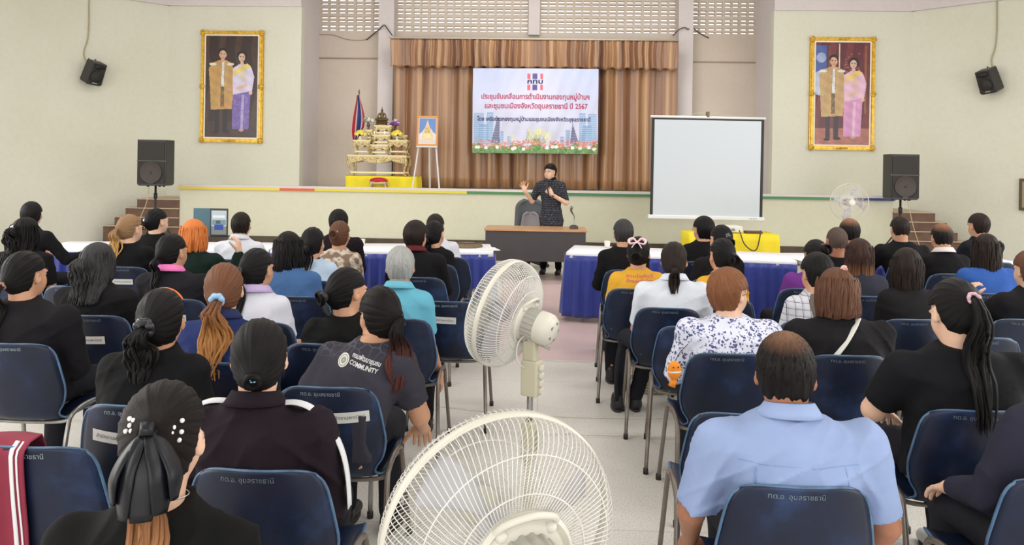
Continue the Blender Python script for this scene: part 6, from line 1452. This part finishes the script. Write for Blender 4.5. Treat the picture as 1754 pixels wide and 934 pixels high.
r = P('person', 'woman with blond ponytail and glasses in a black jacket', 222, 367, D=6.4, sw=84, bx=232, hyaw=-36, skin='fair', hair='blond', style='pony', tie=(-.1, -1, -.05), pony=(.25, .045, .7), top=('black_jacket', (18, 18, 21)), sleeve=1.1, chair=dict(px=222, D=6.15, paper=(.70, 0, 0))); glasses(r, (196, 170, 110)); scrunchie(r, (150, 110, 80), .014, .005)
r = P('person', 'woman in black with white flower clip before the left stairs', 268, 357, D=7.2, sw=70, bx=272, hyaw=-44, skin='fair', hair='black', style='bun', tie=(0, -1, -.3), pony=(.035,), top=('black_suit', (17, 17, 19)), sleeve=1.1, chair=C0); flower(r, (-.035, -.105, .01), (226, 228, 232), .018)
r = P('person', 'person in black suit leaning on the table beside the left wall', 54, 345, D=7.15, swm=.46, bx=50, hyaw=-15, skin='mid', hair='black', style='short', thick=.016, top=('black_suit2', (21, 20, 23)), sleeve=1.1, armsx={1: ((.13, .10, -.22), (.12, .16, .03)), -1: 'table'}, chair=C0)
r = P('person', 'woman with long wavy hair and small white clip, left edge', 44, 372, D=5.85, sw=100, bx=48, hyaw=-30, skin='mid', hair='black', style='half', tie=(-.1, -1, .35), hem=-.10, lengthl=.16, vol=.01, pony=(.2, .06, .9), top=('black_blouse', (18, 17, 19)), sleeve=.5, chair=C0); flower(r, (-.03, -.11, .055), (222, 214, 206), .013)
r = P('person', 'man in white shirt with short hair near the left tables', 413, 363, D=6.9, sw=82, bx=418, hyaw=-14, skin='mid', hair='darkbrown', style='short', top=('white_shirt', (208, 210, 220)), sleeve=.5, collar=('shirt', (212, 214, 224)), armsx={1: 'table'}, chair=C0)
r = P('person', 'woman in white polo with lavender collar and black ponytail', 440, 425, D=4.35, sw=112, bx=462, hyaw=-27, skin='mid', hair='black', style='pony', tie=(-.25, -1, -.02), pony=(.26, .032, .1), top=('white_polo', (206, 206, 218)), sleeve=.5, collar=('shirt', (186, 166, 206)), chair=C0); scrunchie(r, (60, 56, 60), .013, .006)
r = P('person', 'woman in blue knitted sweater with loose black hair', 494, 396, D=5.15, sw=106, bx=502, hyaw=-12, skin='mid', hair='black', style='bob', hem=-.16, vol=.006, top=('blue_knit', (66, 98, 144)), sleeve=1.1, chair=dict(px=518, D=4.95)); 
r = P('person', 'woman in pale blue shirt with white clip in black ponytail', 536, 389, D=5.8, sw=84, bx=545, hyaw=-17, skin='mid', hair='black', style='pony', tie=(.05, -1, -.12), pony=(.20, .03, .2), top=('pale_blue_shirt', (176, 194, 216)), sleeve=1.1, chair=C0); clip(r, (.0, -.105, .012), (216, 214, 210), .022)
MB().tube(spline([(.05, -.02, 0), (.09, .0, .015), (-.11, -.16, -.24)], 5), .014, 6, flat=.3).build('bag_strap', mat('olive_strap', S(92, 90, 72)), r.o, M=Matrix.Translation((r.nx-.03, r.ny-.03, r.B.zn-.02)))
r = P('person', 'woman in camouflage shirt with brown hair in a claw clip', 582, 378, D=6.4, sw=76, bx=586, hyaw=-15, skin='mid', hair='brown', style='bun', tie=(-.1, -1, .05), pony=(.03,), top_mat=pattern_cloth('camo', 'camo'), sleeve=.5, chair=C0); clip(r, (-.012, -.125, .045), (220, 218, 214), .03)
r = P('person', 'man in dark purple at the tables behind the camouflage shirt', 580, 358, D=7.3, sw=86, bx=580, hyaw=0, skin='mid', hair='black', style='short', thick=.02, top=('dark_purple', (28, 22, 28)), sleeve=1.1, chair=C0)
r = P('person', 'woman in black with black hair bow, beside the grey-haired man', 594, 458, D=3.9, sw=126, bx=574, hyaw=-44, skin='mid', hair='black', style='bun', tie=(-.2, -1, -.25), pony=(.03,), top=('black_shirt', (16, 16, 17)), sleeve=1.1, fat=.15, chair=C0); bow(r, (28, 28, 34), w_=.04, drop=.10)
r = P('person', 'grey-haired man in a turquoise polo shirt', 686, 421, D=4.5, swm=.40, bx=692, hyaw=0, skin='mid', hair='grey', style='short', top=('turquoise', (98, 168, 192)), sleeve=.5, fat=.1, collar=('shirt', (106, 176, 198)), armsx={1: ((.03, .06, -.25), (.05, .09, -.20)), 'h1': dict(palm=(-1, 0, 0), curl=.5)}, chair=dict(px=678, D=4.30, leg=0))
r = P('person', 'person in black jacket with red collar before the grey-haired man', 712, 377, D=6.1, sw=100, bx=718, hyaw=-20, skin='mid', hair='darkbrown', style='short', thick=.022, nape=-.10, top=('black_red', (19, 18, 21)), sleeve=1.1, fat=.1, collar=('shirt', (92, 34, 38)), armsx={1: ((.05, .08, -.24), (-.03, .2, .0))}, chair=dict(px=722, D=5.66))
r = P('person', 'black-suited woman at the aisle end of the left tables', 744, 378, D=6.8, sw=66, bx=748, hyaw=-21, skin='mid', hair='black', style='pony', tie=(-.1, -1, -.3), pony=(.14, .03, .2), top=('black_suit3', (18, 17, 19)), sleeve=1.1, chair=C0)
r = P('person', 'man in white T-shirt at the aisle end of the left tables', 746, 366, D=7.35, sw=72, bx=762, hyaw=-15, skin='dark', hair='darkbrown', style='short', nape=-.07, top=('white_tee', (206, 206, 216)), sleeve=.5, pants=(40, 46, 70), armsx={1: ((.04, .06, -.24), (-.02, .22, .0))}, chair=dict(px=768, D=7.0, leg=1))
# leaning woman with crest
r = P('person', 'woman in grey shirt with round white crest, leaning sideways', 648, 490, D=3.2, sw=172, bx=580, hyaw=18, roll=-4, pitch=4, body=-8, skin='mid', hair='redtip', style='pony', tie=(.35, -1, -.15), pony=(.30, .045, .3), top_mat=pattern_cloth('crackle', 'crack'), sleeve=.5, fat=.35, nape=-.08,
      armsx={-1: ((-.13, .02, -.20), (.10, .12, -.14)), 1: ((.06, .08, -.24), (-.04, .16, -.10))}, drop=.21, chair=dict(px=584, D=3.06, rz=0, paper=(.70, .085, -.06), scrawl=False))
clip(r, (.04, -.115, .01), (200, 190, 180), .012)
M_cw = mat('crest_white', S(214, 214, 206), rough=.7); zz = r.B.zn-.062; xx = r.nx-.085
def back_disc(R_, x, z, rad, m, name, par, off):
    rows = [[(x+q*math.cos(a), surf(R_, x+q*math.cos(a), z+q*math.sin(a), off-.006), z+q*math.sin(a)) for a in np.linspace(0, 2*PI, 25)] for q in rad]; return MB().grid(rows).build(name, m, par)
cr = back_disc(r, xx, zz, (.001, .024), M_cw, 'round_crest', r.o, .0095); back_disc(r, xx, zz, (.017, .019), mat('crest_line', S(90, 92, 96)), 'crest_ring', cr, .0105); back_disc(r, xx, zz, (.003, .011), mat('crest_mid', S(140, 140, 136)), 'crest_emblem', cr, .0105)
back_text(r, ['กรมพัฒนาชุมชน', 'COMMUNITY'], .022, zz+.004, xx+.095, (206, 206, 206), width=.125, tilt=-.28)

# ================================================================== THE AUDIENCE, RIGHT BLOCK
r = P('person', 'man in light blue shirt with thinning hair, bottom right', 1346, 567, D=2.33, sw=300, bx=1358, hyaw=2, pitch=10, skin='dark', hair='thinc', style='short', thick=.011, hs=1.04, top=('light_blue_shirt', (142, 159, 198)), sleeve=.62, fat=.3, collar=('shirt', (146, 163, 202)), drop=.212, pants=(34, 34, 40), nape=-.07,
      armsx={-1: ((-.07, .06, -.25), (.03, .16, -.16)), 1: ((.09, .03, -.26), (-.02, .12, -.20))}, chair=dict(px=1364, D=2.16, leg=1), shoes=(M_shw, M_shw))
zz = r.B.zn-.115
MB().tube([(x, surf(r, x, zz, -.0005), zz-.004+.01*abs(x-r.nx)) for x in np.linspace(r.nx-.17, r.nx+.17, 20)], .0022, 5).build('yoke_seam', cloth('seam_blue', (126, 150, 194)), r.o)
for sx in (-1, 1): MB().tube([(r.nx+sx*(.125+.004*k), surf(r, r.nx+sx*.127, zz-.03*k, -.0005), zz-.006-.03*k) for k in range(5)], .003, 5).build('back_pleat', cloth('seam_blue', (126, 150, 194)), r.o)
r = P('person', 'woman with short auburn hair and blue flowered white blouse', 1247, 458, D=3.85, sw=172, bx=1232, hyaw=-30, skin='fair', hair='auburn', style='short', thick=.022, nape=-.10, top_mat=pattern_cloth('floral', 'floral'), sleeve=.8, fat=.5, armsx={-1: ((-.06, .06, -.24), (.04, .2, -.05))}, chair=dict(px=1253, D=3.62)); glasses(r, (20, 20, 22))
r = P('person', 'woman in black jacket with white strap across her back', 1432, 458, D=3.85, sw=176, bx=1436, hyaw=18, pitch=8, skin='fair', hair='brown', style='bob', hem=-.125, vol=.010, top=('charcoal', (27, 26, 29)), sleeve=1.1, fat=.5, chair=dict(px=1452, D=3.62)); clip(r, (.02, -.06, .125), (220, 170, 160), .018)
P0 = [(r.nx+.07, .0), (r.nx+.03, -.05), (r.nx-.03, -.12), (r.nx-.09, -.19), (r.nx-.16, -.27)]
MB().tube(spline([(x, surf(r, x, r.B.zn+z, .004), r.B.zn+z) for x, z in P0], 5), .014, 8, flat=.25).build('bag_strap', mat('white_strap', S(214, 212, 206), rough=.6), r.o, smooth=True)
r = P('person', 'large woman in black T-shirt with long ponytail in pink tie', 1628, 478, D=3.05, sw=240, bx=1640, hyaw=24, pitch=20, skin='fair', hair='black', style='pony', tie=(.0, -1, .12), pony=(.50, .06, .3), top=('black_tee2', (22, 22, 26)), sleeve=.55, fat=.6, hs=1.06, chair=dict(px=1640, D=2.84), shoes=(M_shw, M_blk), armsx={-1: ((-.07, .10, -.20), (.10, .16, -.05))})
scrunchie(r, (196, 160, 172), r=.020, t=.007)
r = P('person', 'woman in white shirt with low ponytail beside the yellow shirts', 1155, 414, D=4.95, sw=128, bx=1142, hyaw=-4, skin='mid', hair='darkbrown', style='pony', tie=(.05, -1, -.32), pony=(.17, .036, .1), top=('white_shirt2', (208, 212, 222)), sleeve=.6, fat=.25, collar=('shirt', (212, 216, 226)), armsx={'knee': {-1: np.array((-.20, .38, .50)), 1: np.array((-.03, .40, .50))}, 'ank': {-1: np.array((-.27, .36, .075)), 1: np.array((-.14, .38, .075))}}, chair=dict(px=1142, D=4.82, rz=-4)); 
r = P('person', 'woman in yellow shirt with pink ribbon in her hair', 1094, 405, D=5.65, sw=94, bx=1083, hyaw=-6, skin='mid', hair='black', style='bun', tie=(.0, -1, -.2), pony=(.03,), top=('yellow_shirt', (212, 160, 52)), sleeve=.5, fat=.15, chair=dict(px=1087, D=5.5, rz=-4, leg=1)); bow(r, (232, 200, 206), w_=.06, drop=.05, at=(.0, -.10, .085))
back_text(r, ['รวมใจภักดิ์', 'รักแผ่นดินไทย'], .028, r.B.zn-.045, r.nx, (206, 92, 110), width=.20)
r = P('person', 'woman in yellow shirt with dark bun and brown shoulder strap', 1238, 408, D=5.3, sw=84, bx=1232, hyaw=21, skin='mid', hair='black', style='bun', tie=(.1, -1, -.2), pony=(.036,), top=('yellow_shirt', (212, 160, 52)), sleeve=.5, chair=C0); clip(r, (.03, -.12, .03), (40, 40, 46), .02)
MB().tube(spline([(-.07, .02, .0), (-.085, -.03, -.02), (-.10, -.06, -.12)], 4), .012, 6, flat=.3).build('bag_strap', mat('brown_strap', S(124, 92, 60)), r.o, M=Matrix.Translation((r.nx, r.ny-.03, r.B.zn)))
r = P('person', 'man in black jacket at the aisle end of the right tables', 1068, 375, D=6.6, sw=84, bx=1058, hyaw=12, skin='mid', hair='salt', style='short', thick=.015, nape=-.07, top=('black_jacket2', (18, 17, 19)), sleeve=1.1, armsx={-1: ((-.05, .05, -.25), (.08, .2, -.02))}, chair=dict(px=1074, D=6.5, leg=1, rz=-6)); 
r = P('person', 'woman in black with dark flower clip at the right tables', 1236, 385, D=6.2, sw=82, bx=1218, hyaw=24, skin='mid', hair='black', style='bun', tie=(0, -1, -.2), pony=(.032,), top=('black_coat', (24, 21, 23)), sleeve=1.1, fat=.1, chair=C0); flower(r, (.0, -.11, .05), (96, 98, 104), .014)
r = P('person', 'person in black suit and glasses below the projection screen', 1206, 370, D=7.25, sw=72, bx=1196, hyaw=28, skin='mid', hair='black', style='short', thick=.024, top=('black_suit4', (19, 18, 20)), sleeve=1.1, chair=C0); glasses(r)
r = P('person', 'woman in purple polo with dark red claw clip', 1396, 410, D=5.8, sw=96, bx=1368, hyaw=20, pitch=10, skin='dark', hair='black', style='bun', tie=(.2, -1, .2), pony=(.03,), top=('purple_polo', (108, 52, 132)), sleeve=.55, fat=.15, armsx={-1: ((-.06, .04, -.22), (.08, .2, -.04))}, chair=C0); clip(r, (.03, -.10, .08), (120, 60, 56), .032)
r = P('person', 'person in white and grey checked shirt with backpack strap', 1398, 432, D=4.6, sw=104, bx=1378, hyaw=24, pitch=8, skin='mid', hair='black', style='short', thick=.018, top_mat=pattern_cloth('plaid', 'plaid'), sleeve=1.1, chair=C0)
P0 = [(r.nx-.05, .0), (r.nx-.065, -.06), (r.nx-.05, -.13), (r.nx-.03, -.2)]
MB().tube(spline([(x, surf(r, x, r.B.zn+z, .004), r.B.zn+z) for x, z in P0], 5), .017, 8, flat=.25).build('backpack_strap', mat('taupe_strap', S(96, 84, 76)), r.o, smooth=True)
r = P('person', 'man with close-cropped hair in black beside the purple polo', 1434, 389, D=6.15, sw=62, bx=1440, hyaw=18, skin='dark', hair='buzz', style='short', thick=.005, top=('black_shirt2', (19, 19, 22)), sleeve=1.1, chair=C0)
r = P('person', 'person with balding crown at the tables before the distant fan', 1455, 375, D=7.1, sw=60, bx=1446, hyaw=6, pitch=16, skin='mid', hair='bald', style='short', thick=.02, top=('black_shirt3', (21, 19, 22)), sleeve=1.1, chair=C0)
r = P('person', 'woman in dark navy with straight brown hair lighter at the ends', 1472, 408, D=5.5, sw=84, bx=1484, hyaw=18, skin='mid', hair='browntip', style='bob', hem=-.19, vol=.002, top=('navy_dark', (46, 48, 60)), sleeve=1.1, fat=.1, chair=dict(px=1480, D=5.3))
r = P('person', 'black-suited man bending over the table before the right stairs', 1540, 371, D=7.4, sw=90, bx=1546, hyaw=17, pitch=14, skin='mid', hair='darkbrown', style='short', thick=.012, nape=-.07, top=('black_suit5', (21, 20, 23)), sleeve=1.1, armsx={1: 'table', -1: 'table'}, chair=C0)
r = P('person', 'man in black suit with white collar and balding crown', 1612, 383, D=6.7, sw=82, bx=1614, hyaw=17, pitch=12, skin='mid', hair='bald', style='short', thick=.012, nape=-.07, top=('black_suit6', (18, 17, 20)), sleeve=1.1, fat=.1, collar=('shirt', (216, 206, 206)), armsx={1: 'table', -1: 'table'}, chair=C0)
r = P('person', 'man in navy suit turned left, far right of the tables', 1675, 365, D=7.55, sw=78, bx=1682, hyaw=34, pitch=8, body=12, skin='mid', hair='darkbrown', style='short', thick=.016, top=('navy_suit', (23, 26, 33)), sleeve=1.1, armsx={-1: 'table', 1: 'table'}, chair=C0)
r = P('person', 'woman with straight dark bob in a charcoal jacket', 1554, 424, D=4.7, sw=104, bx=1556, hyaw=2, skin='mid', hair='darkbrown', style='bob', hem=-.175, vol=-.002, top=('charcoal2', (27, 26, 29)), sleeve=1.1, fat=.12, chair=dict(px=1556, D=4.6, rz=2))
r = P('person', 'woman with long straight dark hair in bright blue T-shirt', 1690, 400, D=5.75, sw=98, bx=1690, hyaw=4, skin='mid', hair='darkbrown', style='bob', hem=-.22, vol=.006, top=('bright_blue', (50, 86, 158)), sleeve=.5, fat=.1, chair=dict(px=1680, D=5.5))
r = P('person', 'woman in black jacket raising her hand to her face, right edge', 1768, 428, D=4.75, sw=118, bx=1760, hyaw=31, skin='fair', hair='brown', style='short', thick=.022, nape=-.09, top=('black_jacket3', (23, 22, 26)), sleeve=1.1, fat=.1, armsx={-1: ((-.12, .13, -.16), (-.04, -.02, .14)), 'h-1': dict(dir=(.2, .1, 1), palm=(1, 0, 0), curl=.9)}, chair=dict(px=1740, D=4.6))
r = P('person', 'person in dark navy jacket at the bottom right corner', 1862, 545, D=2.4, sw=250, bx=1826, hyaw=21, skin='fair', hair='brown', style='bob', hem=-.13, top=('navy_jacket2', (44, 44, 58)), sleeve=1.1, fat=.2, armsx={-1: ((-.09, .05, -.25), (-.0, .2, -.06))}, chair=dict(px=1800, D=2.2)); glasses(r, (214, 90, 130))

# ================================================================== EMPTY CHAIRS
E = place_chair
E(44, 2.33, 'empty navy plastic chair in the bottom left corner with a maroon jacket over its back', scrawl=False)
E(768, 4.85, 'empty navy plastic chair with a white paper label beside the aisle, behind the black jackets', paper=(.70, -.035, .03), scrawl=False)
E(1281, 2.74, 'empty navy plastic chair left of and before the man in the light blue shirt', rz=-3)
E(1190, 4.2, 'empty navy plastic chair half hidden by the flowered blouse, aisle side', rz=-8)
E(1690, 4.05, 'empty navy plastic chair beside the long ponytail of the large woman')
E(1745, 6.8, 'empty navy plastic chair near the far right end of the tables')
E(118, 5.2, 'empty navy plastic chair between the far left women')
E(820, 1.72, 'x') if False else None
E(1775, 1.55, 'nearest navy plastic chair cut by the bottom right corner') if False else None
# maroon jacket over the corner chair
c0 = [o for o in COL.objects if o.get('label', '').startswith('empty navy plastic chair in the bottom left')][0]; cl = c0.location
M_mar = mat('cloth_maroon', S(134, 36, 60), rough=.8, bump=.3, bscale=22, var=.1)
jk = thing('jacket', 'maroon jacket with a white stripe draped over the chair in the bottom left corner', 'jacket', (cl.x, cl.y, .0)); rows = []
def drape(u, t, push=0):
    z = .835-.44*t; top_ = math.exp(-t*40); y = np.interp(min(z, .82), [p[1] for p in CH_PATH[7:]], [p[0] for p in CH_PATH[7:]]); x = -.25+.26*u-.05*t*u+.03*t
    return (x, y-.014-.008*math.sin(u*16+t*3)*t-.01*math.sin(u*7)-push+.03*top_, z-.03*math.sin(u*PI)*t-.09*u*t*t)
for t in np.linspace(0, 1, 26): rows.append([drape(u, t) for u in np.linspace(0, 1, 30)])
back = [[(p[0], p[1]+.055+.02*k, p[2]-.04*k*k+.004*(k == 0)) for p in rows[0]] for k in (3, 2, 1, 0)]
MB().grid(back+rows).build('jacket_cloth', M_mar, jk, smooth=True, solid=.004)
for u0, u1, m_ in ((.80, .86, M_wst), (.90, .925, M_wst)): MB().grid([[drape(u, t, .004) for u in np.linspace(u0, u1, 4)] for t in np.linspace(0, 1, 26)]).build('sleeve_stripe', m_, jk, smooth=True, solid=.002)
E_ = None

# ================================================================== THE PRESENTER
r = P('person', 'presenter standing behind the desk in dark patterned shirt with a microphone', 943, 280, D=11.75, swm=.47, bx=946, body=168, hyaw=147, skin='fair', hair='black', style='short', thick=.02, seat=False, zseat=.78, drop=.225, top_mat=pattern_cloth('batik', 'batik'), sleeve=.62, pants=(26, 26, 30), lean=.0, h=.008, nape=-.07, collar=('shirt', (18, 18, 22)),
      armsx={1: ((.10, .05, -.25), (.075, .18, .16)), -1: ((-.08, .06, -.26), (.19, .17, .13)), 'h1': dict(dir=(.35, .25, 1), palm=(-.5, .5, .3), curl=.25, spread=.5, thumb=.1), 'h-1': dict(dir=(.55, .25, .55), palm=(.4, -1, 0), curl=1.5, thumb=1.4)})
glasses(r, (60, 40, 80))
MB().tube([(r.W[-1][0]+.021*math.cos(t)-.01, r.W[-1][1]-.01+.028*math.sin(t), r.W[-1][2]-.015+.01*math.cos(t)) for t in np.linspace(0, 2*PI, 18, endpoint=False)], .009, 6, closed=True).build('wristwatch', M_blk, r.o, smooth=True)
hand = np.array(r.W[-1])+np.array((.055, .045, .055)); mouth = r.hc+(r.HR @ np.array((0, .125, -.07)))
mo = thing('microphone', 'black hand microphone held at the mouth of the presenter', 'microphone', Vector(r.o.matrix_basis @ Vector(hand)) if False else (0, 0, 0)); bpy.context.view_layer.update()
mw = r.o.matrix_world; h_w, m_w = mw @ Vector(hand), mw @ Vector(mouth); mo.location = h_w; d = (m_w-h_w)
MB().tube([tuple(-d.normalized()*.10), tuple(d*.72)], [.011, .015], 12).build('handle', M_blk, mo, smooth=True); MB().sphere(tuple(d*.82), .026, 10).build('grille', mat('mic_grille', S(60, 60, 64), rough=.4, metal=.5), mo, smooth=True)

# ================================================================== SMALL THINGS IN THE AISLE
M_bsk = mat('woven_basket', S(176, 166, 142), rough=.85, noisecol=S(150, 138, 112), vscale=30)
p = PZ(1112, 668, 0); bk = thing('woven_basket', 'woven rattan basket on the floor between the right aisle chairs', 'basket', (p.x+.02, p.y-.02, 0), .1); s = MB()
for k in range(11):
    z = .012+.022*k; ww = .13+.02*k/10
    s.tube([(ww*1.0*math.cos(t)*(1+.03*math.sin(14*t+k*PI)), .10*math.sin(t)*(1+.03*math.sin(14*t+k*PI)), z) for t in np.linspace(0, 2*PI, 48, endpoint=False)], .012, 6, closed=True)
s.build('basket_body', M_bsk, bk, smooth=True); MB().box((-.10, -.06, .02), (.10, .06, .27)).build('lining', mat('brown_lining', S(120, 92, 62), rough=.9), bk, bevel=.02)
MB().tube(spline([(-.12, 0, .25), (-.09, 0, .36), (0, 0, .40), (.09, 0, .36), (.12, 0, .25)], 5), .008, 6).build('basket_handle', mat('brown_lining', S(120, 92, 62)), bk, smooth=True)
p = W(1155, 635, 3.60); ky = thing('plush_charm', 'small orange and white plush fish charm hanging beside the flowered blouse', 'plush charm', p, .2)
MB().sphere((0, 0, 0), (.034, .022, .046), 10).build('plush_body', mat('plush_orange', S(232, 140, 40), rough=.9), ky, smooth=True); MB().lathe([(.030, -.006), (.0355, 0), (.030, .006)], (0, 0, -.004), n=20, sy=.7).build('white_band', mat('plush_white', S(226, 220, 210), rough=.9), ky, smooth=True)
MB().tube([(0, 0, -.04), (-.012, 0, -.075)], [.012, .018], 6).build('tail', mat('plush_orange', S(232, 140, 40)), ky, smooth=True)
for sx in (-1, 1): MB().sphere((sx*.012, -.02, .02), .004, 6).build('eye', M_iris, ky)
MB().tube([(0, 0, .04), (.03, .0, .09), (.075, .02, .12)], .002, 5).build('cord', M_blk, ky)
p = PZ(152, 832, 0)
pb2 = thing('paper_bag', 'brown paper bag on the floor under the chair left of the woman with pearls', 'bag', (W(178, 800, 2.95).x, W(178, 800, 2.95).y-.02, 0), .1)
MB().box((-.09, -.05, 0), (.09, .05, .22)).build('bag_body', mat('kraft_paper', S(168, 136, 98), rough=.9), pb2, bevel=.004); MB().box((-.06, -.053, .12), (.0, -.05, .18)).build('blue_print', mat('blue_print', S(60, 60, 150)), pb2)
